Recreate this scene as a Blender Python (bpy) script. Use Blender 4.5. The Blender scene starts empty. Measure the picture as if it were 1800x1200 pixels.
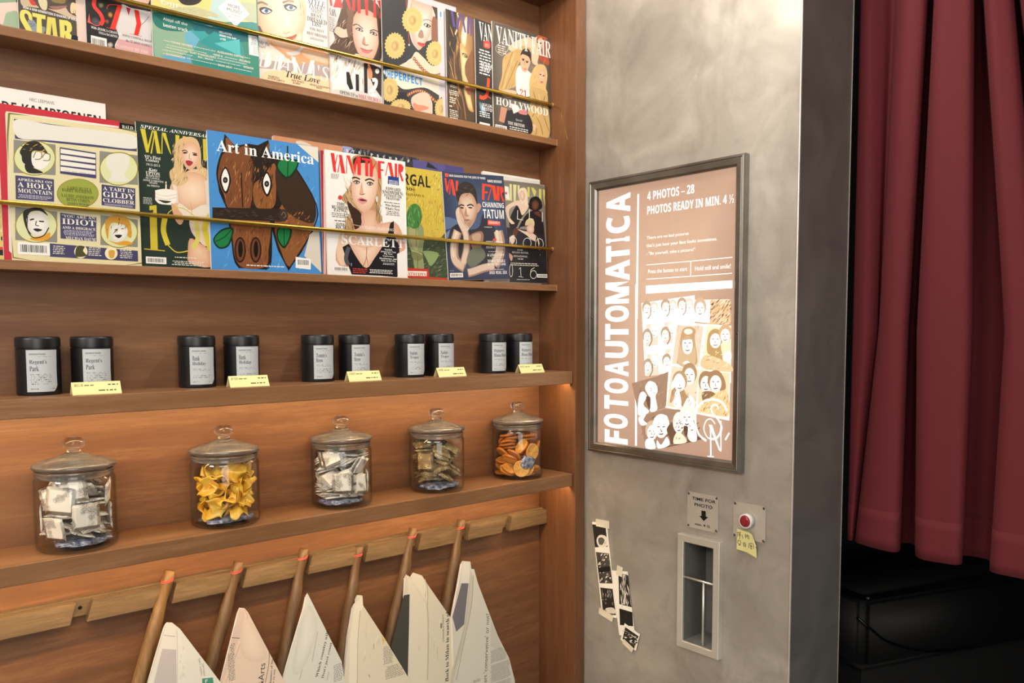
import bpy, bmesh, math, random
from mathutils import Vector, Matrix, Euler
from mathutils.geometry import tessellate_polygon
PI = math.pi
SC = bpy.context.scene
COL = SC.collection
# ------------------------------------------------------------------ camera, world, lights, exposure
def R(d): return math.radians(d)
_y, _p, _r = R(40.759), R(-3.809), R(-0.150)
_f = Vector((math.sin(_y)*math.cos(_p), math.cos(_y)*math.cos(_p), math.sin(_p)))
_x = Vector((math.cos(_y), -math.sin(_y), 0)); _u = _x.cross(_f)
_x, _u = math.cos(_r)*_x + math.sin(_r)*_u, -math.sin(_r)*_x + math.cos(_r)*_u
cam_data = bpy.data.cameras.new('camera'); cam = bpy.data.objects.new('camera', cam_data); COL.objects.link(cam)
cam_data.sensor_width = 36.0; cam_data.lens = 36.0*1435.14/1800.0; cam_data.shift_y = 74.08/1800.0
cam_data.clip_start = 0.02
cam.matrix_world = Matrix(((_x.x, _u.x, -_f.x, -1.5654), (_x.y, _u.y, -_f.y, -1.526), (_x.z, _u.z, -_f.z, 1.5), (0, 0, 0, 1)))
SC.camera = cam
SC.view_settings.view_transform = 'Standard'; SC.view_settings.look = 'None'
SC.view_settings.exposure = 0.0; SC.view_settings.gamma = 1.0; SC.view_settings.use_curve_mapping = False
SC.cycles.use_denoising = True
SC.cycles.max_bounces = 10; SC.cycles.transparent_max_bounces = 24; SC.cycles.sample_clamp_indirect = 4.0
SC.cycles.caustics_reflective = False; SC.cycles.caustics_refractive = False
world = bpy.data.worlds.new('room_air'); SC.world = world; world.use_nodes = True
world.node_tree.nodes['Background'].inputs[0].default_value = (1.0, 0.93, 0.86, 1)
world.node_tree.nodes['Background'].inputs[1].default_value = 0.22
def area_light(name, loc, target, power, size, color, shape='DISK', sy=None):
    l = bpy.data.lights.new(name, 'AREA'); l.energy = power; l.size = size; l.color = color; l.shape = shape
    if sy: l.size_y = sy
    o = bpy.data.objects.new(name, l); COL.objects.link(o); o.location = loc
    o.rotation_euler = (Vector(target)-Vector(loc)).to_track_quat('-Z', 'Y').to_euler()
    return o
WARM = (1.0, 0.86, 0.70); NEUT = (1.0, 0.94, 0.86)
for i, x in enumerate((-1.85, -1.1, -0.35)):
    area_light('ceiling_downlight_lamp', (x, -0.30, 2.57), (x, 0.02, 1.5), 2.5, 0.16, WARM)
area_light('booth_downlight_lamp', (-0.42, -0.55, 2.57), (0.0, -0.45, 1.2), 8.0, 0.14, NEUT)
area_light('ceiling_fill_light', (-1.9, -2.0, 2.57), (-1.3, -0.6, 1.2), 34.0, 1.3, NEUT, 'RECTANGLE', 1.0)  # soft overhead fill, added; not a fitting of the room
area_light('booth_fill_light', (-3.2, -0.9, 2.57), (-0.3, -0.35, .85), 50.0, 0.8, NEUT, 'RECTANGLE', 0.6)  # unseen fill added on the left to brighten the steel booth
area_light('front_fill_light', (-2.0, -4.40, 1.5), (-1.0, 0.0, 1.4), 72.0, 3.0, (1.0, .97, .93), 'RECTANGLE', 2.2)  # large fill added behind the camera, evens the light at all heights

# ------------------------------------------------------------------ object helpers
def link(name, mesh, mats, parent=None, loc=None, rot=None):
    o = bpy.data.objects.new(name, mesh); COL.objects.link(o)
    for m in (mats if isinstance(mats, (list, tuple)) else [mats]): mesh.materials.append(m)
    if parent: o.parent = parent
    if loc: o.location = loc
    if rot: o.rotation_euler = rot
    return o
def obj(name, bm, mats, parent=None, loc=None, rot=None, smooth=False):
    me = bpy.data.meshes.new(name); bm.normal_update(); bm.to_mesh(me); bm.free()
    if smooth:
        for p in me.polygons: p.use_smooth = True
    return link(name, me, mats, parent, loc, rot)
def tag(o, label, cat=None, group=None, kind=None):
    if label: o['label'] = label
    if cat: o['category'] = cat
    if group: o['group'] = group
    if kind: o['kind'] = kind
    return o
def thing(name, label, cat, loc=(0, 0, 0), rot=(0, 0, 0), group=None):
    o = bpy.data.objects.new(name, None); COL.objects.link(o); o.location = loc; o.rotation_euler = rot
    o.empty_display_size = 0.05
    return tag(o, label, cat, group)
def structure(name, bm, m, label=None): return tag(obj(name, bm, m), label, None, None, 'structure')
def dup(root, loc=None, rot=None, label=None):
    def cp(o, par):
        c = o.copy(); COL.objects.link(c)
        if par: c.parent = par
        for ch in o.children: cp(ch, c)
        return c
    r = cp(root, None)
    if loc: r.location = loc
    if rot: r.rotation_euler = rot
    if label: r['label'] = label
    return r
def box(bm, x0, x1, y0, y1, z0, z1, bev=0.0):
    r = bmesh.ops.create_cube(bm, size=1.0)
    for v in r['verts']:
        v.co = Vector((x0+(v.co.x+.5)*(x1-x0), y0+(v.co.y+.5)*(y1-y0), z0+(v.co.z+.5)*(z1-z0)))
    if bev:
        es = {e for v in r['verts'] for e in v.link_edges}
        bmesh.ops.bevel(bm, geom=list(es), offset=bev, segments=2, affect='EDGES', profile=0.5)
    return bm
def B(*a, **k): return box(bmesh.new(), *a, **k)
def prism(bm, pts, y0, y1):
    """polygon (x,z) extruded from y0 to y1"""
    a = [bm.verts.new((p[0], y0, p[1])) for p in pts]; b = [bm.verts.new((p[0], y1, p[1])) for p in pts]
    bm.faces.new(a); bm.faces.new(b[::-1])
    for i in range(len(pts)):
        j = (i+1) % len(pts); bm.faces.new((a[j], a[i], b[i], b[j]))
    bmesh.ops.recalc_face_normals(bm, faces=bm.faces[:])
    return bm
def lathe(bm, prof, seg=40, cx=0, cy=0):
    rings = []
    for r, z in prof:
        rings.append([bm.verts.new((cx+r*math.cos(2*PI*k/seg), cy+r*math.sin(2*PI*k/seg), z)) for k in range(seg)] if r > 1e-6 else [bm.verts.new((cx, cy, z))])
    for a, b in zip(rings, rings[1:]):
        for k in range(seg):
            j = (k+1) % seg
            if len(a) == 1 and len(b) == 1: continue
            if len(a) == 1: bm.faces.new((a[0], b[j], b[k]))
            elif len(b) == 1: bm.faces.new((a[k], a[j], b[0]))
            else: bm.faces.new((a[k], a[j], b[j], b[k]))
    return bm
def tube(bm, pts, rad, seg=14, cap=True):
    """pts list of Vectors, rad number or list"""
    n = len(pts); rings = []
    for i, p in enumerate(pts):
        t = (pts[min(i+1, n-1)]-pts[max(i-1, 0)]).normalized()
        a = t.cross(Vector((0, 1, 0)) if abs(t.y) < .9 else Vector((1, 0, 0))).normalized(); b = t.cross(a)
        r = rad[i] if isinstance(rad, (list, tuple)) else rad
        rings.append([bm.verts.new(p+a*(r*math.cos(2*PI*k/seg))+b*(r*math.sin(2*PI*k/seg))) for k in range(seg)])
    for A, Bq in zip(rings, rings[1:]):
        for k in range(seg):
            j = (k+1) % seg; bm.faces.new((A[k], A[j], Bq[j], Bq[k]))
    if cap:
        bm.faces.new(rings[0][::-1]); bm.faces.new(rings[-1])
    return bm
def weld(bm):
    bmesh.ops.recalc_face_normals(bm, faces=bm.faces[:]); return bm
# ------------------------------------------------------------------ materials
def srgb(h):
    h = h.lstrip('#'); o = []
    for i in (0, 2, 4):
        c = int(h[i:i+2], 16)/255; o.append(c/12.92 if c <= .04045 else ((c+.055)/1.055)**2.4)
    return (*o, 1.0)
class NT:
    def __init__(s, name):
        s.m = bpy.data.materials.new(name); s.m.use_nodes = True; s.t = s.m.node_tree; s.n = s.t.nodes; s.n.clear()
        s.out = s.n.new('ShaderNodeOutputMaterial')
    def add(s, typ, **k):
        n = s.n.new(typ)
        for a, v in k.items():
            if hasattr(n, a): setattr(n, a, v)
        return n
    def ln(s, a, b): s.t.links.new(a, b)
    def bsdf(s, **k):
        p = s.n.new('ShaderNodeBsdfPrincipled'); s.p = p
        for a, v in k.items(): p.inputs[a.replace('_', ' ')].default_value = v
        s.ln(p.outputs[0], s.out.inputs[0]); return p
    def coords(s, scale=(1, 1, 1), kind='Object'):
        c = s.n.new('ShaderNodeTexCoord'); m = s.n.new('ShaderNodeMapping'); m.inputs['Scale'].default_value = scale
        s.ln(c.outputs[kind], m.inputs[0]); return m.outputs[0]
    def noise(s, vec, scale, detail=4, rough=.55, dist=0.0):
        n = s.n.new('ShaderNodeTexNoise'); n.inputs['Scale'].default_value = scale; n.inputs['Detail'].default_value = detail
        n.inputs['Roughness'].default_value = rough; n.inputs['Distortion'].default_value = dist
        if vec: s.ln(vec, n.inputs['Vector'])
        return n.outputs['Fac']
    def ramp(s, fac, stops):
        r = s.n.new('ShaderNodeValToRGB'); e = r.color_ramp.elements
        while len(e) < len(stops): e.new(.5)
        for q, (p, c) in zip(e, stops): q.position = p; q.color = c if len(c) == 4 else (*c, 1)
        s.ln(fac, r.inputs[0]); return r.outputs[0]
    def mix(s, fac, a, b, mode='MIX'):
        m = s.n.new('ShaderNodeMix'); m.data_type = 'RGBA'; m.blend_type = mode
        for v, i in ((fac, 0), (a, 6), (b, 7)):
            if hasattr(v, 'is_linked') or isinstance(v, bpy.types.NodeSocket): s.ln(v, m.inputs[i])
            else: m.inputs[i].default_value = v
        return m.outputs[2]
    def bump(s, h, strength=.2, dist=.002):
        b = s.n.new('ShaderNodeBump'); b.inputs['Strength'].default_value = strength; b.inputs['Distance'].default_value = dist
        s.ln(h, b.inputs['Height']); s.ln(b.outputs[0], s.p.inputs['Normal'])
def plain(name, col, rough=.5, metal=0.0, **k):
    t = NT(name); p = t.bsdf(Roughness=rough, Metallic=metal, **k); v = t.coords((1, 1, 1))
    n = t.noise(v, 60, 3); c = srgb(col)
    t.ln(t.ramp(n, [(.3, tuple(x*.9 for x in c[:3])), (.7, tuple(min(1, x*1.06) for x in c[:3]))]), p.inputs['Base Color'])
    return t.m
def wood(name, dark, mid, light, axis='x', rough=.42, fine=1.0):
    t = NT(name); p = t.bsdf(Roughness=rough)
    s = {'x': (1.6, 22, 22), 'z': (22, 22, 1.6), 'x2': (3, 60, 60)}[axis]
    v = t.coords(s); a = t.noise(v, 1.6*fine, 6, .62, .6); v2 = t.coords(tuple(q*4 for q in s)); b = t.noise(v2, 3.0, 3, .6)
    v3 = t.coords((1.2, 1.2, 1.2)); c = t.noise(v3, 2.2, 3)
    col = t.ramp(a, [(.28, srgb(dark)), (.5, srgb(mid)), (.74, srgb(light))])
    col = t.mix(t.ramp(b, [(.42, (.0, .0, .0)), (.60, (.5, .5, .5))]), col, srgb(dark))
    col = t.mix(t.ramp(c, [(.35, (0, 0, 0)), (.7, (.3, .3, .3))]), col, srgb(light))
    t.ln(col, p.inputs['Base Color']); t.bump(b, .12, .0006); return t.m
M_BACK = wood('brown_veneer', '#694630', '#7d553a', '#956c49', 'x')
M_SIDE = wood('brown_veneer_upright', '#5e3b25', '#70482d', '#815638', 'z')
M_SHELF = wood('brown_shelf_wood', '#74502f', '#885f3e', '#9d7450', 'x')
M_OAK = wood('weathered_oak', '#55442f', '#745d41', '#8f7756', 'x', .55, 1.6)
M_DOWEL = wood('dark_dowel_wood', '#46321f', '#61462d', '#82643f', 'z', .45, 1.3)
M_DOWEL_PALE = wood('pale_dowel_wood', '#5a4026', '#7c5a34', '#9f7d4c', 'z', .45, 1.3)
def steel(name, c0, c1, r0, r1, metal=.9):
    t = NT(name); p = t.bsdf(Metallic=metal)
    v = t.coords((1, 1, 1)); a = t.noise(v, 5.5, 7, .62, .9); b = t.noise(v, 19, 5, .6, .5); w = t.noise(t.coords((3, 3, .5)), 2.0, 4, .5, .4)
    col = t.ramp(a, [(.3, srgb(c0)), (.7, srgb(c1))]); col = t.mix(t.ramp(b, [(.52, (0, 0, 0)), (.68, (.45, .45, .45))]), col, srgb(c0))
    t.ln(col, p.inputs['Base Color'])
    ad = t.add('ShaderNodeMath', operation='ADD'); t.ln(t.ramp(a, [(.3, (r0, r0, r0)), (.7, (r1, r1, r1))]), ad.inputs[0])
    t.ln(t.ramp(w, [(.35, (0, 0, 0)), (.7, (.12, .12, .12))]), ad.inputs[1]); t.ln(ad.outputs[0], p.inputs['Roughness'])
    t.bump(w, .08, .004); return t.m
M_STEEL = steel('smudged_steel', '#a39d94', '#c3beb5', .32, .50, .55)
M_PLATE = steel('plate_steel', '#c2bcb0', '#d4cec2', .30, .42, .5)
M_STEEL_DARK = steel('dull_grey_steel', '#7c7b78', '#8c8a85', .42, .58, .55)
M_FRAME = steel('frame_steel', '#7d7973', '#95918a', .28, .38, .95)
M_CHROME = steel('polished_steel', '#d8d4cc', '#ece8e0', .26, .36, .75)
M_BRASS = plain('brass', '#c2a44c', .28, 1.0)
M_TIN = plain('black_tin_enamel', '#16171a', .38)
M_BLACK = plain('matt_black_lining', '#262627', .6)
M_VINYL = plain('black_vinyl', '#141415', .62)
M_PIPING = plain('glossy_black_piping', '#0c0c0d', .16)
M_PAGES = plain('page_edges', '#e3ded6', .7)
M_RUBBER = plain('red_rubber', '#e2564e', .5)
M_SCREW = plain('screw_steel', '#6c675f', .3, 1.0)
M_SCREW_DARK = plain('dark_screw', '#1c1a18', .4, .6)
M_WALL = plain('warm_white_plaster', '#d8d2c8', .8)
M_FLOOR = plain('grey_floor_tile', '#8c8680', .5)
M_CARD = plain('yellow_card', '#efe2a2', .6)
M_TAPE = plain('masking_tape', '#d9d2bb', .6)
M_RED = plain('red_button_plastic', '#8c1f26', .25)
M_WHITE_RING = plain('white_plastic', '#dcdad6', .35)
M_CAULK = plain('pale_sealant', '#a5825f', .6)
def printed(name, rough, spec=.5, coat=0.0, k=.86):
    t = NT(name); p = t.bsdf(Roughness=rough); p.inputs['Specular IOR Level'].default_value = spec; p.inputs['Coat Weight'].default_value = coat
    a = t.add('ShaderNodeVertexColor', layer_name='ink'); t.ln(t.mix(1.0, a.outputs[0], (k, k, k*.98, 1), 'MULTIPLY'), p.inputs['Base Color']); return t.m
M_GLOSS = printed('glossy_print', .32, .45)
M_MATT = printed('matt_print', .75, .25, k=.98)
M_LABEL = printed('label_print', .6, .3, k=.95)
def lit_print(name, strength):
    t = NT(name); p = t.bsdf(Roughness=.4); a = t.add('ShaderNodeVertexColor', layer_name='ink')
    mul = t.mix(1.0, a.outputs[0], (.35, .35, .35, 1), 'MULTIPLY'); t.ln(mul, p.inputs['Base Color'])
    t.ln(a.outputs[0], p.inputs['Emission Color']); p.inputs['Emission Strength'].default_value = strength; return t.m
M_LIT = lit_print('backlit_film', 1.15)
def glass(name, tint, amount=1.0, rough=.03):
    """thin clear wall: clear through, tinted at the rim, reflecting more at a glancing angle"""
    t = NT(name); tr = t.add('ShaderNodeBsdfTransparent'); lw = t.add('ShaderNodeLayerWeight'); lw.inputs[0].default_value = .5
    t.ln(t.ramp(lw.outputs['Facing'], [(.6, (.995, .997, .995)), (.99, srgb(tint)[:3])]), tr.inputs[0])
    g = t.add('ShaderNodeBsdfGlossy'); g.inputs['Roughness'].default_value = rough
    pw = t.add('ShaderNodeMath', operation='POWER'); pw.inputs[1].default_value = 4.5; t.ln(lw.outputs['Facing'], pw.inputs[0])
    ma = t.add('ShaderNodeMath', operation='MULTIPLY_ADD'); ma.inputs[1].default_value = .8*amount; ma.inputs[2].default_value = .04*amount; t.ln(pw.outputs[0], ma.inputs[0])
    mx = t.add('ShaderNodeMixShader'); t.ln(ma.outputs[0], mx.inputs[0]); t.ln(tr.outputs[0], mx.inputs[1]); t.ln(g.outputs[0], mx.inputs[2]); t.ln(mx.outputs[0], t.out.inputs[0])
    return t.m
M_GLASS = glass('clear_jar_glass', '#e6eee8', .9)
M_LID = glass('thick_lid_glass', '#d3ddd2', 1.7)
M_PANE = glass('clear_pane', '#e8ece8', .45)
t = NT('solid_knob_glass'); t.bsdf(Base_Color=(.97, .985, .97, 1), Roughness=.02, IOR=1.47); t.p.inputs['Transmission Weight'].default_value = 1.0; M_KNOB = t.m
t = NT('pressed_lid_glass'); t.bsdf(Base_Color=(.93, .96, .91, 1), Roughness=.03, IOR=1.45); t.p.inputs['Transmission Weight'].default_value = .925; M_LIDG = t.m  # slight diffuse share whitens the glass in place of bright reflections
def emit(name, col, s):
    t = NT(name); e = t.add('ShaderNodeEmission'); e.inputs[0].default_value = col; e.inputs[1].default_value = s; t.ln(e.outputs[0], t.out.inputs[0]); return t.m
M_LED = emit('warm_led', (1.0, .73, .40, 1), 62.0)
M_CEIL_LAMP = emit('lamp_glow', (1.0, .9, .75, 1), 6.0)
def fabric(name, c0, c1):
    t = NT(name); p = t.bsdf(Roughness=.85); p.inputs['Sheen Weight'].default_value = .06; p.inputs['Sheen Roughness'].default_value = .5; p.inputs['Sheen Tint'].default_value = srgb('#b04a55')
    v = t.coords((1, 1, 1)); n = t.noise(v, 900, 2); t.ln(t.ramp(n, [(.35, srgb(c0)), (.65, srgb(c1))]), p.inputs['Base Color']); t.bump(n, .1, .0005); return t.m
M_CURTAIN = fabric('wine_red_cloth', '#561019', '#631620')
def speckled(name, base, edge, spots, lo, hi, sc, rough=.75):
    t = NT(name); p = t.bsdf(Roughness=rough); v = t.coords((1, 1, 1)); oi = t.add('ShaderNodeObjectInfo')
    add = t.add('ShaderNodeVectorMath', operation='ADD'); t.ln(v, add.inputs[0]); t.ln(oi.outputs['Random'], add.inputs[1])
    big = t.noise(add.outputs[0], 2.1, 2); fine = t.noise(add.outputs[0], sc, 3, .7)
    m = t.add('ShaderNodeMath', operation='MULTIPLY'); t.ln(t.ramp(big, [(lo, (0, 0, 0)), (hi, (1, 1, 1))]), m.inputs[0]); t.ln(t.ramp(fine, [(.47, (0, 0, 0)), (.53, (1, 1, 1))]), m.inputs[1])
    b2 = t.mix(t.noise(add.outputs[0], 4.5, 2), srgb(base), srgb(edge)); t.ln(t.mix(m.outputs[0], b2, srgb(spots)), p.inputs['Base Color'])
    return t.m
M_SACHET = speckled('white_speckled_paper', '#f6f1e6', '#ebe3d2', '#3d2110', .46, .60, 46)
M_BRICKLE = speckled('brown_speckled_wafer', '#a08456', '#755c38', '#e0cf98', .40, .58, 16)
t = NT('golden_candied_peel'); p = t.bsdf(Base_Color=srgb('#f2a51e'), Roughness=.25); p.inputs['Subsurface Weight'].default_value = .35; p.inputs['Subsurface Radius'].default_value = (.02, .012, .004); p.inputs['Subsurface Scale'].default_value = .4
t.ln(t.ramp(t.noise(t.coords(), 45, 3), [(.3, srgb('#f0a31c')), (.7, srgb('#ffcf52'))]), p.inputs['Base Color']); M_PEEL = t.m
M_ORANGE = printed('dried_orange_flesh', .5, k=1.0)
t = NT('crinkled_film'); p = t.bsdf(Roughness=.22, Metallic=.35)
t.ln(t.ramp(t.noise(t.coords(), 120, 3), [(.35, srgb('#5a6488')), (.55, srgb('#a9aebb')), (.75, srgb('#d8dade'))]), p.inputs['Base Color']); t.bump(t.noise(t.coords(), 90, 4), .8, .004); M_FILM = t.m

# ------------------------------------------------------------------ printing: flat artwork made of coloured polygons and set type
def style(s, st):
    if st == 'R': return s
    out = []
    for c in s:
        o = ord(c)
        base = {'B': (0x1D400, 0x1D41A, 0x1D7CE), 'I': (0x1D434, 0x1D44E, None), 'Z': (0x1D468, 0x1D482, None), 'S': (0x1D5D4, 0x1D5EE, 0x1D7EC)}[st]
        if 65 <= o <= 90: out.append(chr(base[0]+o-65))
        elif 97 <= o <= 122: out.append('\u210e' if st == 'I' and c == 'h' else chr(base[1]+o-97))
        elif 48 <= o <= 57 and base[2]: out.append(chr(base[2]+o-48))
        else: out.append(c)
    return ''.join(out)
def smooth_closed(p, n=5):
    o = []; m = len(p)
    for i in range(m):
        a, b, c, d = p[i-1], p[i], p[(i+1) % m], p[(i+2) % m]
        for k in range(n):
            t = k/n
            o.append(tuple(.5*(2*b[j]+(c[j]-a[j])*t+(2*a[j]-5*b[j]+4*c[j]-d[j])*t*t+(3*b[j]-a[j]-3*c[j]+d[j])*t**3) for j in (0, 1)))
    return o
def smooth_open(p, n=5):
    if len(p) < 3: return p
    o = []; q = [p[0]]+list(p)+[p[-1]]
    for i in range(1, len(q)-2):
        a, b, c, d = q[i-1:i+3]
        for k in range(n):
            t = k/n
            o.append(tuple(.5*(2*b[j]+(c[j]-a[j])*t+(2*a[j]-5*b[j]+4*c[j]-d[j])*t*t+(3*b[j]-a[j]-3*c[j]+d[j])*t**3) for j in (0, 1)))
    o.append(p[-1]); return o
PENDING = []
def inside(p, poly):
    r = False
    for (x0, y0), (x1, y1) in zip(poly, poly[1:]+poly[:1]):
        if (y0 > p[1]) != (y1 > p[1]) and p[0] < (x1-x0)*(p[1]-y0)/(y1-y0)+x0: r = not r
    return r
class Print:
    """a printed sheet in its own plane: u to the right, v up, drawn towards -y"""
    def __init__(s, name, base, w, h, mat, parent=None, loc=None, rot=None, outline=None, curve=None, step=1.2e-5, bounds=None):
        s.w, s.h, s.curve, s.step = w, h, curve, step; s.layers = []; s.rnd = random.Random(name+str(w))
        s.bounds = bounds or (0, w, 0, h)
        s.me = bpy.data.meshes.new(name); s.o = link(name, s.me, mat, parent, loc, rot)
        s.clip = outline
        if outline: s.poly(base, outline)
        elif curve:
            n = 16
            s.layers.append((base, [(w*i/n, h*j) for i in range(n+1) for j in (0, 1)], [(2*i, 2*i+2, 2*i+3, 2*i+1) for i in range(n)]))
        else: s.poly(base, [(0, 0), (w, 0), (w, h), (0, h)])
        PENDING.append(s)
    def clamp(s, pts):
        a, b, c, d = s.bounds
        return [(min(max(u, a), b), min(max(v, c), d)) for u, v in pts]
    def poly(s, col, pts):
        pts = s.clamp(pts); q = []
        for p in pts:
            if not q or (abs(p[0]-q[-1][0])+abs(p[1]-q[-1][1])) > 1e-6: q.append(p)
        if len(q) < 3: return
        tri = tessellate_polygon([[Vector((u, v, 0)) for u, v in q]])
        s.layers.append((col, q, [tuple(t) for t in tri]))
    def fan(s, c1, c2, pts):
        pts = s.clamp(pts); cx = sum(p[0] for p in pts)/len(pts); cy = sum(p[1] for p in pts)/len(pts); n = len(pts)
        mid = [(cx+(p[0]-cx)*.55, cy+(p[1]-cy)*.55) for p in pts]
        a, b = srgb(c1), srgb(c2); m = tuple(x*.6+y*.4 for x, y in zip(a, b))
        s.layers.append(([a]+[m]*n+[b]*n, [(cx, cy)]+mid+list(pts), [(0, 1+i, 1+(i+1) % n) for i in range(n)]+[(1+i, 1+n+i, 1+n+(i+1) % n, 1+(i+1) % n) for i in range(n)]))
    def line(s, col, w, pts):
        V = []; F = []; n = len(pts)
        for i, p in enumerate(pts):
            a, b = pts[max(i-1, 0)], pts[min(i+1, n-1)]; dx, dy = b[0]-a[0], b[1]-a[1]; L = math.hypot(dx, dy) or 1
            V += [(p[0]-dy/L*w/2, p[1]+dx/L*w/2), (p[0]+dy/L*w/2, p[1]-dx/L*w/2)]
        for i in range(n-1): F.append((2*i, 2*i+1, 2*i+3, 2*i+2))
        s.layers.append((col, s.clamp(V), F))
    def quads(s, cols, rects):
        """many small quads in one layer; each rect is four points"""
        V = []; F = []; Cc = []
        for c, r in zip(cols, rects):
            if s.clip and not all(inside(p, s.clip) for p in r): continue
            k = len(V); V += s.clamp(r); F.append((k, k+1, k+2, k+3)); Cc += [srgb(c)]*4
        if V: s.layers.append((Cc, V, F))
    def text(s, st, col, body, x0, y0, x1, y1, rot=None):
        s.layers.append(('TEXT', ('\u0001' if st in 'HD' else '')+style(body, {'H': 'S', 'D': 'R'}.get(st, st)), col, (x0, y0, x1, y1), rot))
    def micro(s, col, x0, y0, x1, y1, n):
        hgt = (y1-y0)/n; rc = []
        for i in range(n):
            y = y1-hgt*(i+.75); x = x0+s.rnd.uniform(0, .08)*(x1-x0); end = x1-s.rnd.uniform(0, .15)*(x1-x0)
            while x < end:
                w = hgt*s.rnd.uniform(.5, 2.2); rc.append([(x, y), (min(x+w, end), y), (min(x+w, end), y+hgt*.45), (x, y+hgt*.45)]); x += w+hgt*.4
        s.quads([col]*len(rc), rc)
    def barcode(s, x0, y0, x1, y1):
        s.poly('#f4f4f2', [(x0, y0), (x1, y0), (x1, y1), (x0, y1)]); rc = []; x = x0+(x1-x0)*.08; u = (x1-x0)/60
        while x < x1-(x1-x0)*.1:
            w = u*s.rnd.choice((.7, 1.2, 2)); rc.append([(x, y0+(y1-y0)*.2), (x+w, y0+(y1-y0)*.2), (x+w, y1-(y1-y0)*.2), (x, y1-(y1-y0)*.2)]); x += w+u*s.rnd.choice((.8, 1.4))
        s.quads(['#2a2a2a']*len(rc), rc)
    def scatter(s, cols, n, x0, y0, x1, y1, ang, ln, w):
        rc = []; cc = []
        for i in range(n):
            x, y = s.rnd.uniform(x0, x1), s.rnd.uniform(y0, y1); a = ang+s.rnd.uniform(-.35, .35); L = ln*s.rnd.uniform(.4, 1.1)/2; ww = w*s.rnd.uniform(.5, 1.2)/2
            c, d = math.cos(a), math.sin(a)
            if not (x0 <= x-c*L and x+c*L <= x1): L *= .5
            rc.append([(x-c*L, y-d*L), (x+d*ww, y-c*ww), (x+c*L, y+d*L), (x-d*ww, y+c*ww)]); cc.append(s.rnd.choice(cols))
        s.quads(cc, rc)
    def art(s, els):
        k = 1e-4
        def P(a): return [(a[i]*k, a[i+1]*k) for i in range(0, len(a), 2)]
        for e in els:
            t = e[0]
            if t == 'p': s.poly(e[1], P(e[2]))
            elif t == 'b': s.poly(e[1], smooth_closed(P(e[2])))
            elif t == 'f': s.fan(e[1], e[2], smooth_closed(P(e[3]), 3))
            elif t == 'l': s.line(e[1], e[2]*k, smooth_open(P(e[3])))
            elif t == 't': s.text(e[1], e[2], e[3], *[v*k for v in e[4:8]])
            elif t == 'v': s.text(e[1], e[2], e[3], *[v*k for v in e[4:8]], rot='v')
            elif t == 'r': s.text(e[1], e[2], e[3], *[v*k for v in e[4:8]], rot=e[8]*k)
            elif t == 'm': s.micro(e[1], *[v*k for v in e[2:6]], e[6])
            elif t == 'c': s.barcode(*[v*k for v in e[1:5]])
            elif t == 'k': s.scatter(e[1], e[2], *[v*k for v in e[3:7]], e[7], e[8]*k, e[9]*k)
        return s
    def finish(s, glyphs):
        V = []; F = []; Cc = []
        for i, L in enumerate(s.layers):
            if L[0] == 'TEXT':
                _, body, col, (x0, y0, x1, y1), rot = L; gv, gf, (a, b, c, d) = glyphs[body]; w, h = max(c-a, 1e-4), max(d-b, 1e-4)
                if rot == 'v': q = [(x1-(y-b)/h*(x1-x0), y0+(x-a)/w*(y1-y0)) for x, y in gv]
                elif rot is not None:
                    dx, dy = x1-x0, y1-y0; L2 = math.hypot(dx, dy); ux, uy = dx/L2, dy/L2
                    q = [(x0+ux*(x-a)/w*L2-uy*(y-b)/h*rot, y0+uy*(x-a)/w*L2+ux*(y-b)/h*rot) for x, y in gv]
                else: q = [(x0+(x-a)/w*(x1-x0), y0+(y-b)/h*(y1-y0)) for x, y in gv]
                cols, pts, faces = srgb(col), s.clamp(q), gf
            else:
                cols, pts, faces = L
                if isinstance(cols, str): cols = srgb(cols)
            k = len(V); y = -(i+1)*s.step
            for u, v in pts:
                if s.curve: a = (u-s.w/2)/s.curve; V.append(((s.curve-y)*math.sin(a), -(s.curve-y)*math.cos(a), v))
                else: V.append((u, y, v))
            for f in faces:
                if len(set(f)) >= 3: F.append(tuple(k+j for j in f))
            Cc += list(cols) if isinstance(cols, list) else [cols]*len(pts)
        s.me.from_pydata(V, [], F); at = s.me.attributes.new('ink', 'FLOAT_COLOR', 'POINT')
        at.data.foreach_set('color', [x for c in Cc for x in c]); s.me.update()
def set_type():
    bodies = sorted({L[1] for p in PENDING for L in p.layers if L[0] == 'TEXT'}); obs = []
    for b in bodies:
        c = bpy.data.curves.new('type', 'FONT'); c.body = b.lstrip('\u0001'); c.offset = .018 if b[0] == '\u0001' else 0; c.resolution_u = 3; c.fill_mode = 'FRONT'; o = bpy.data.objects.new('type', c); COL.objects.link(o); obs.append(o)
    dg = bpy.context.evaluated_depsgraph_get(); G = {}
    for b, o in zip(bodies, obs):
        e = o.evaluated_get(dg); m = e.to_mesh(); v = [(q.co.x, q.co.y) for q in m.vertices]; f = [tuple(q.vertices) for q in m.polygons]
        G[b] = (v, f, (min(q[0] for q in v), min(q[1] for q in v), max(q[0] for q in v), max(q[1] for q in v)) if v else (0, 0, 1, 1)); e.to_mesh_clear()
    for o in obs:
        c = o.data; bpy.data.objects.remove(o); bpy.data.curves.remove(c)
    for p in PENDING: p.finish(G)
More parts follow.
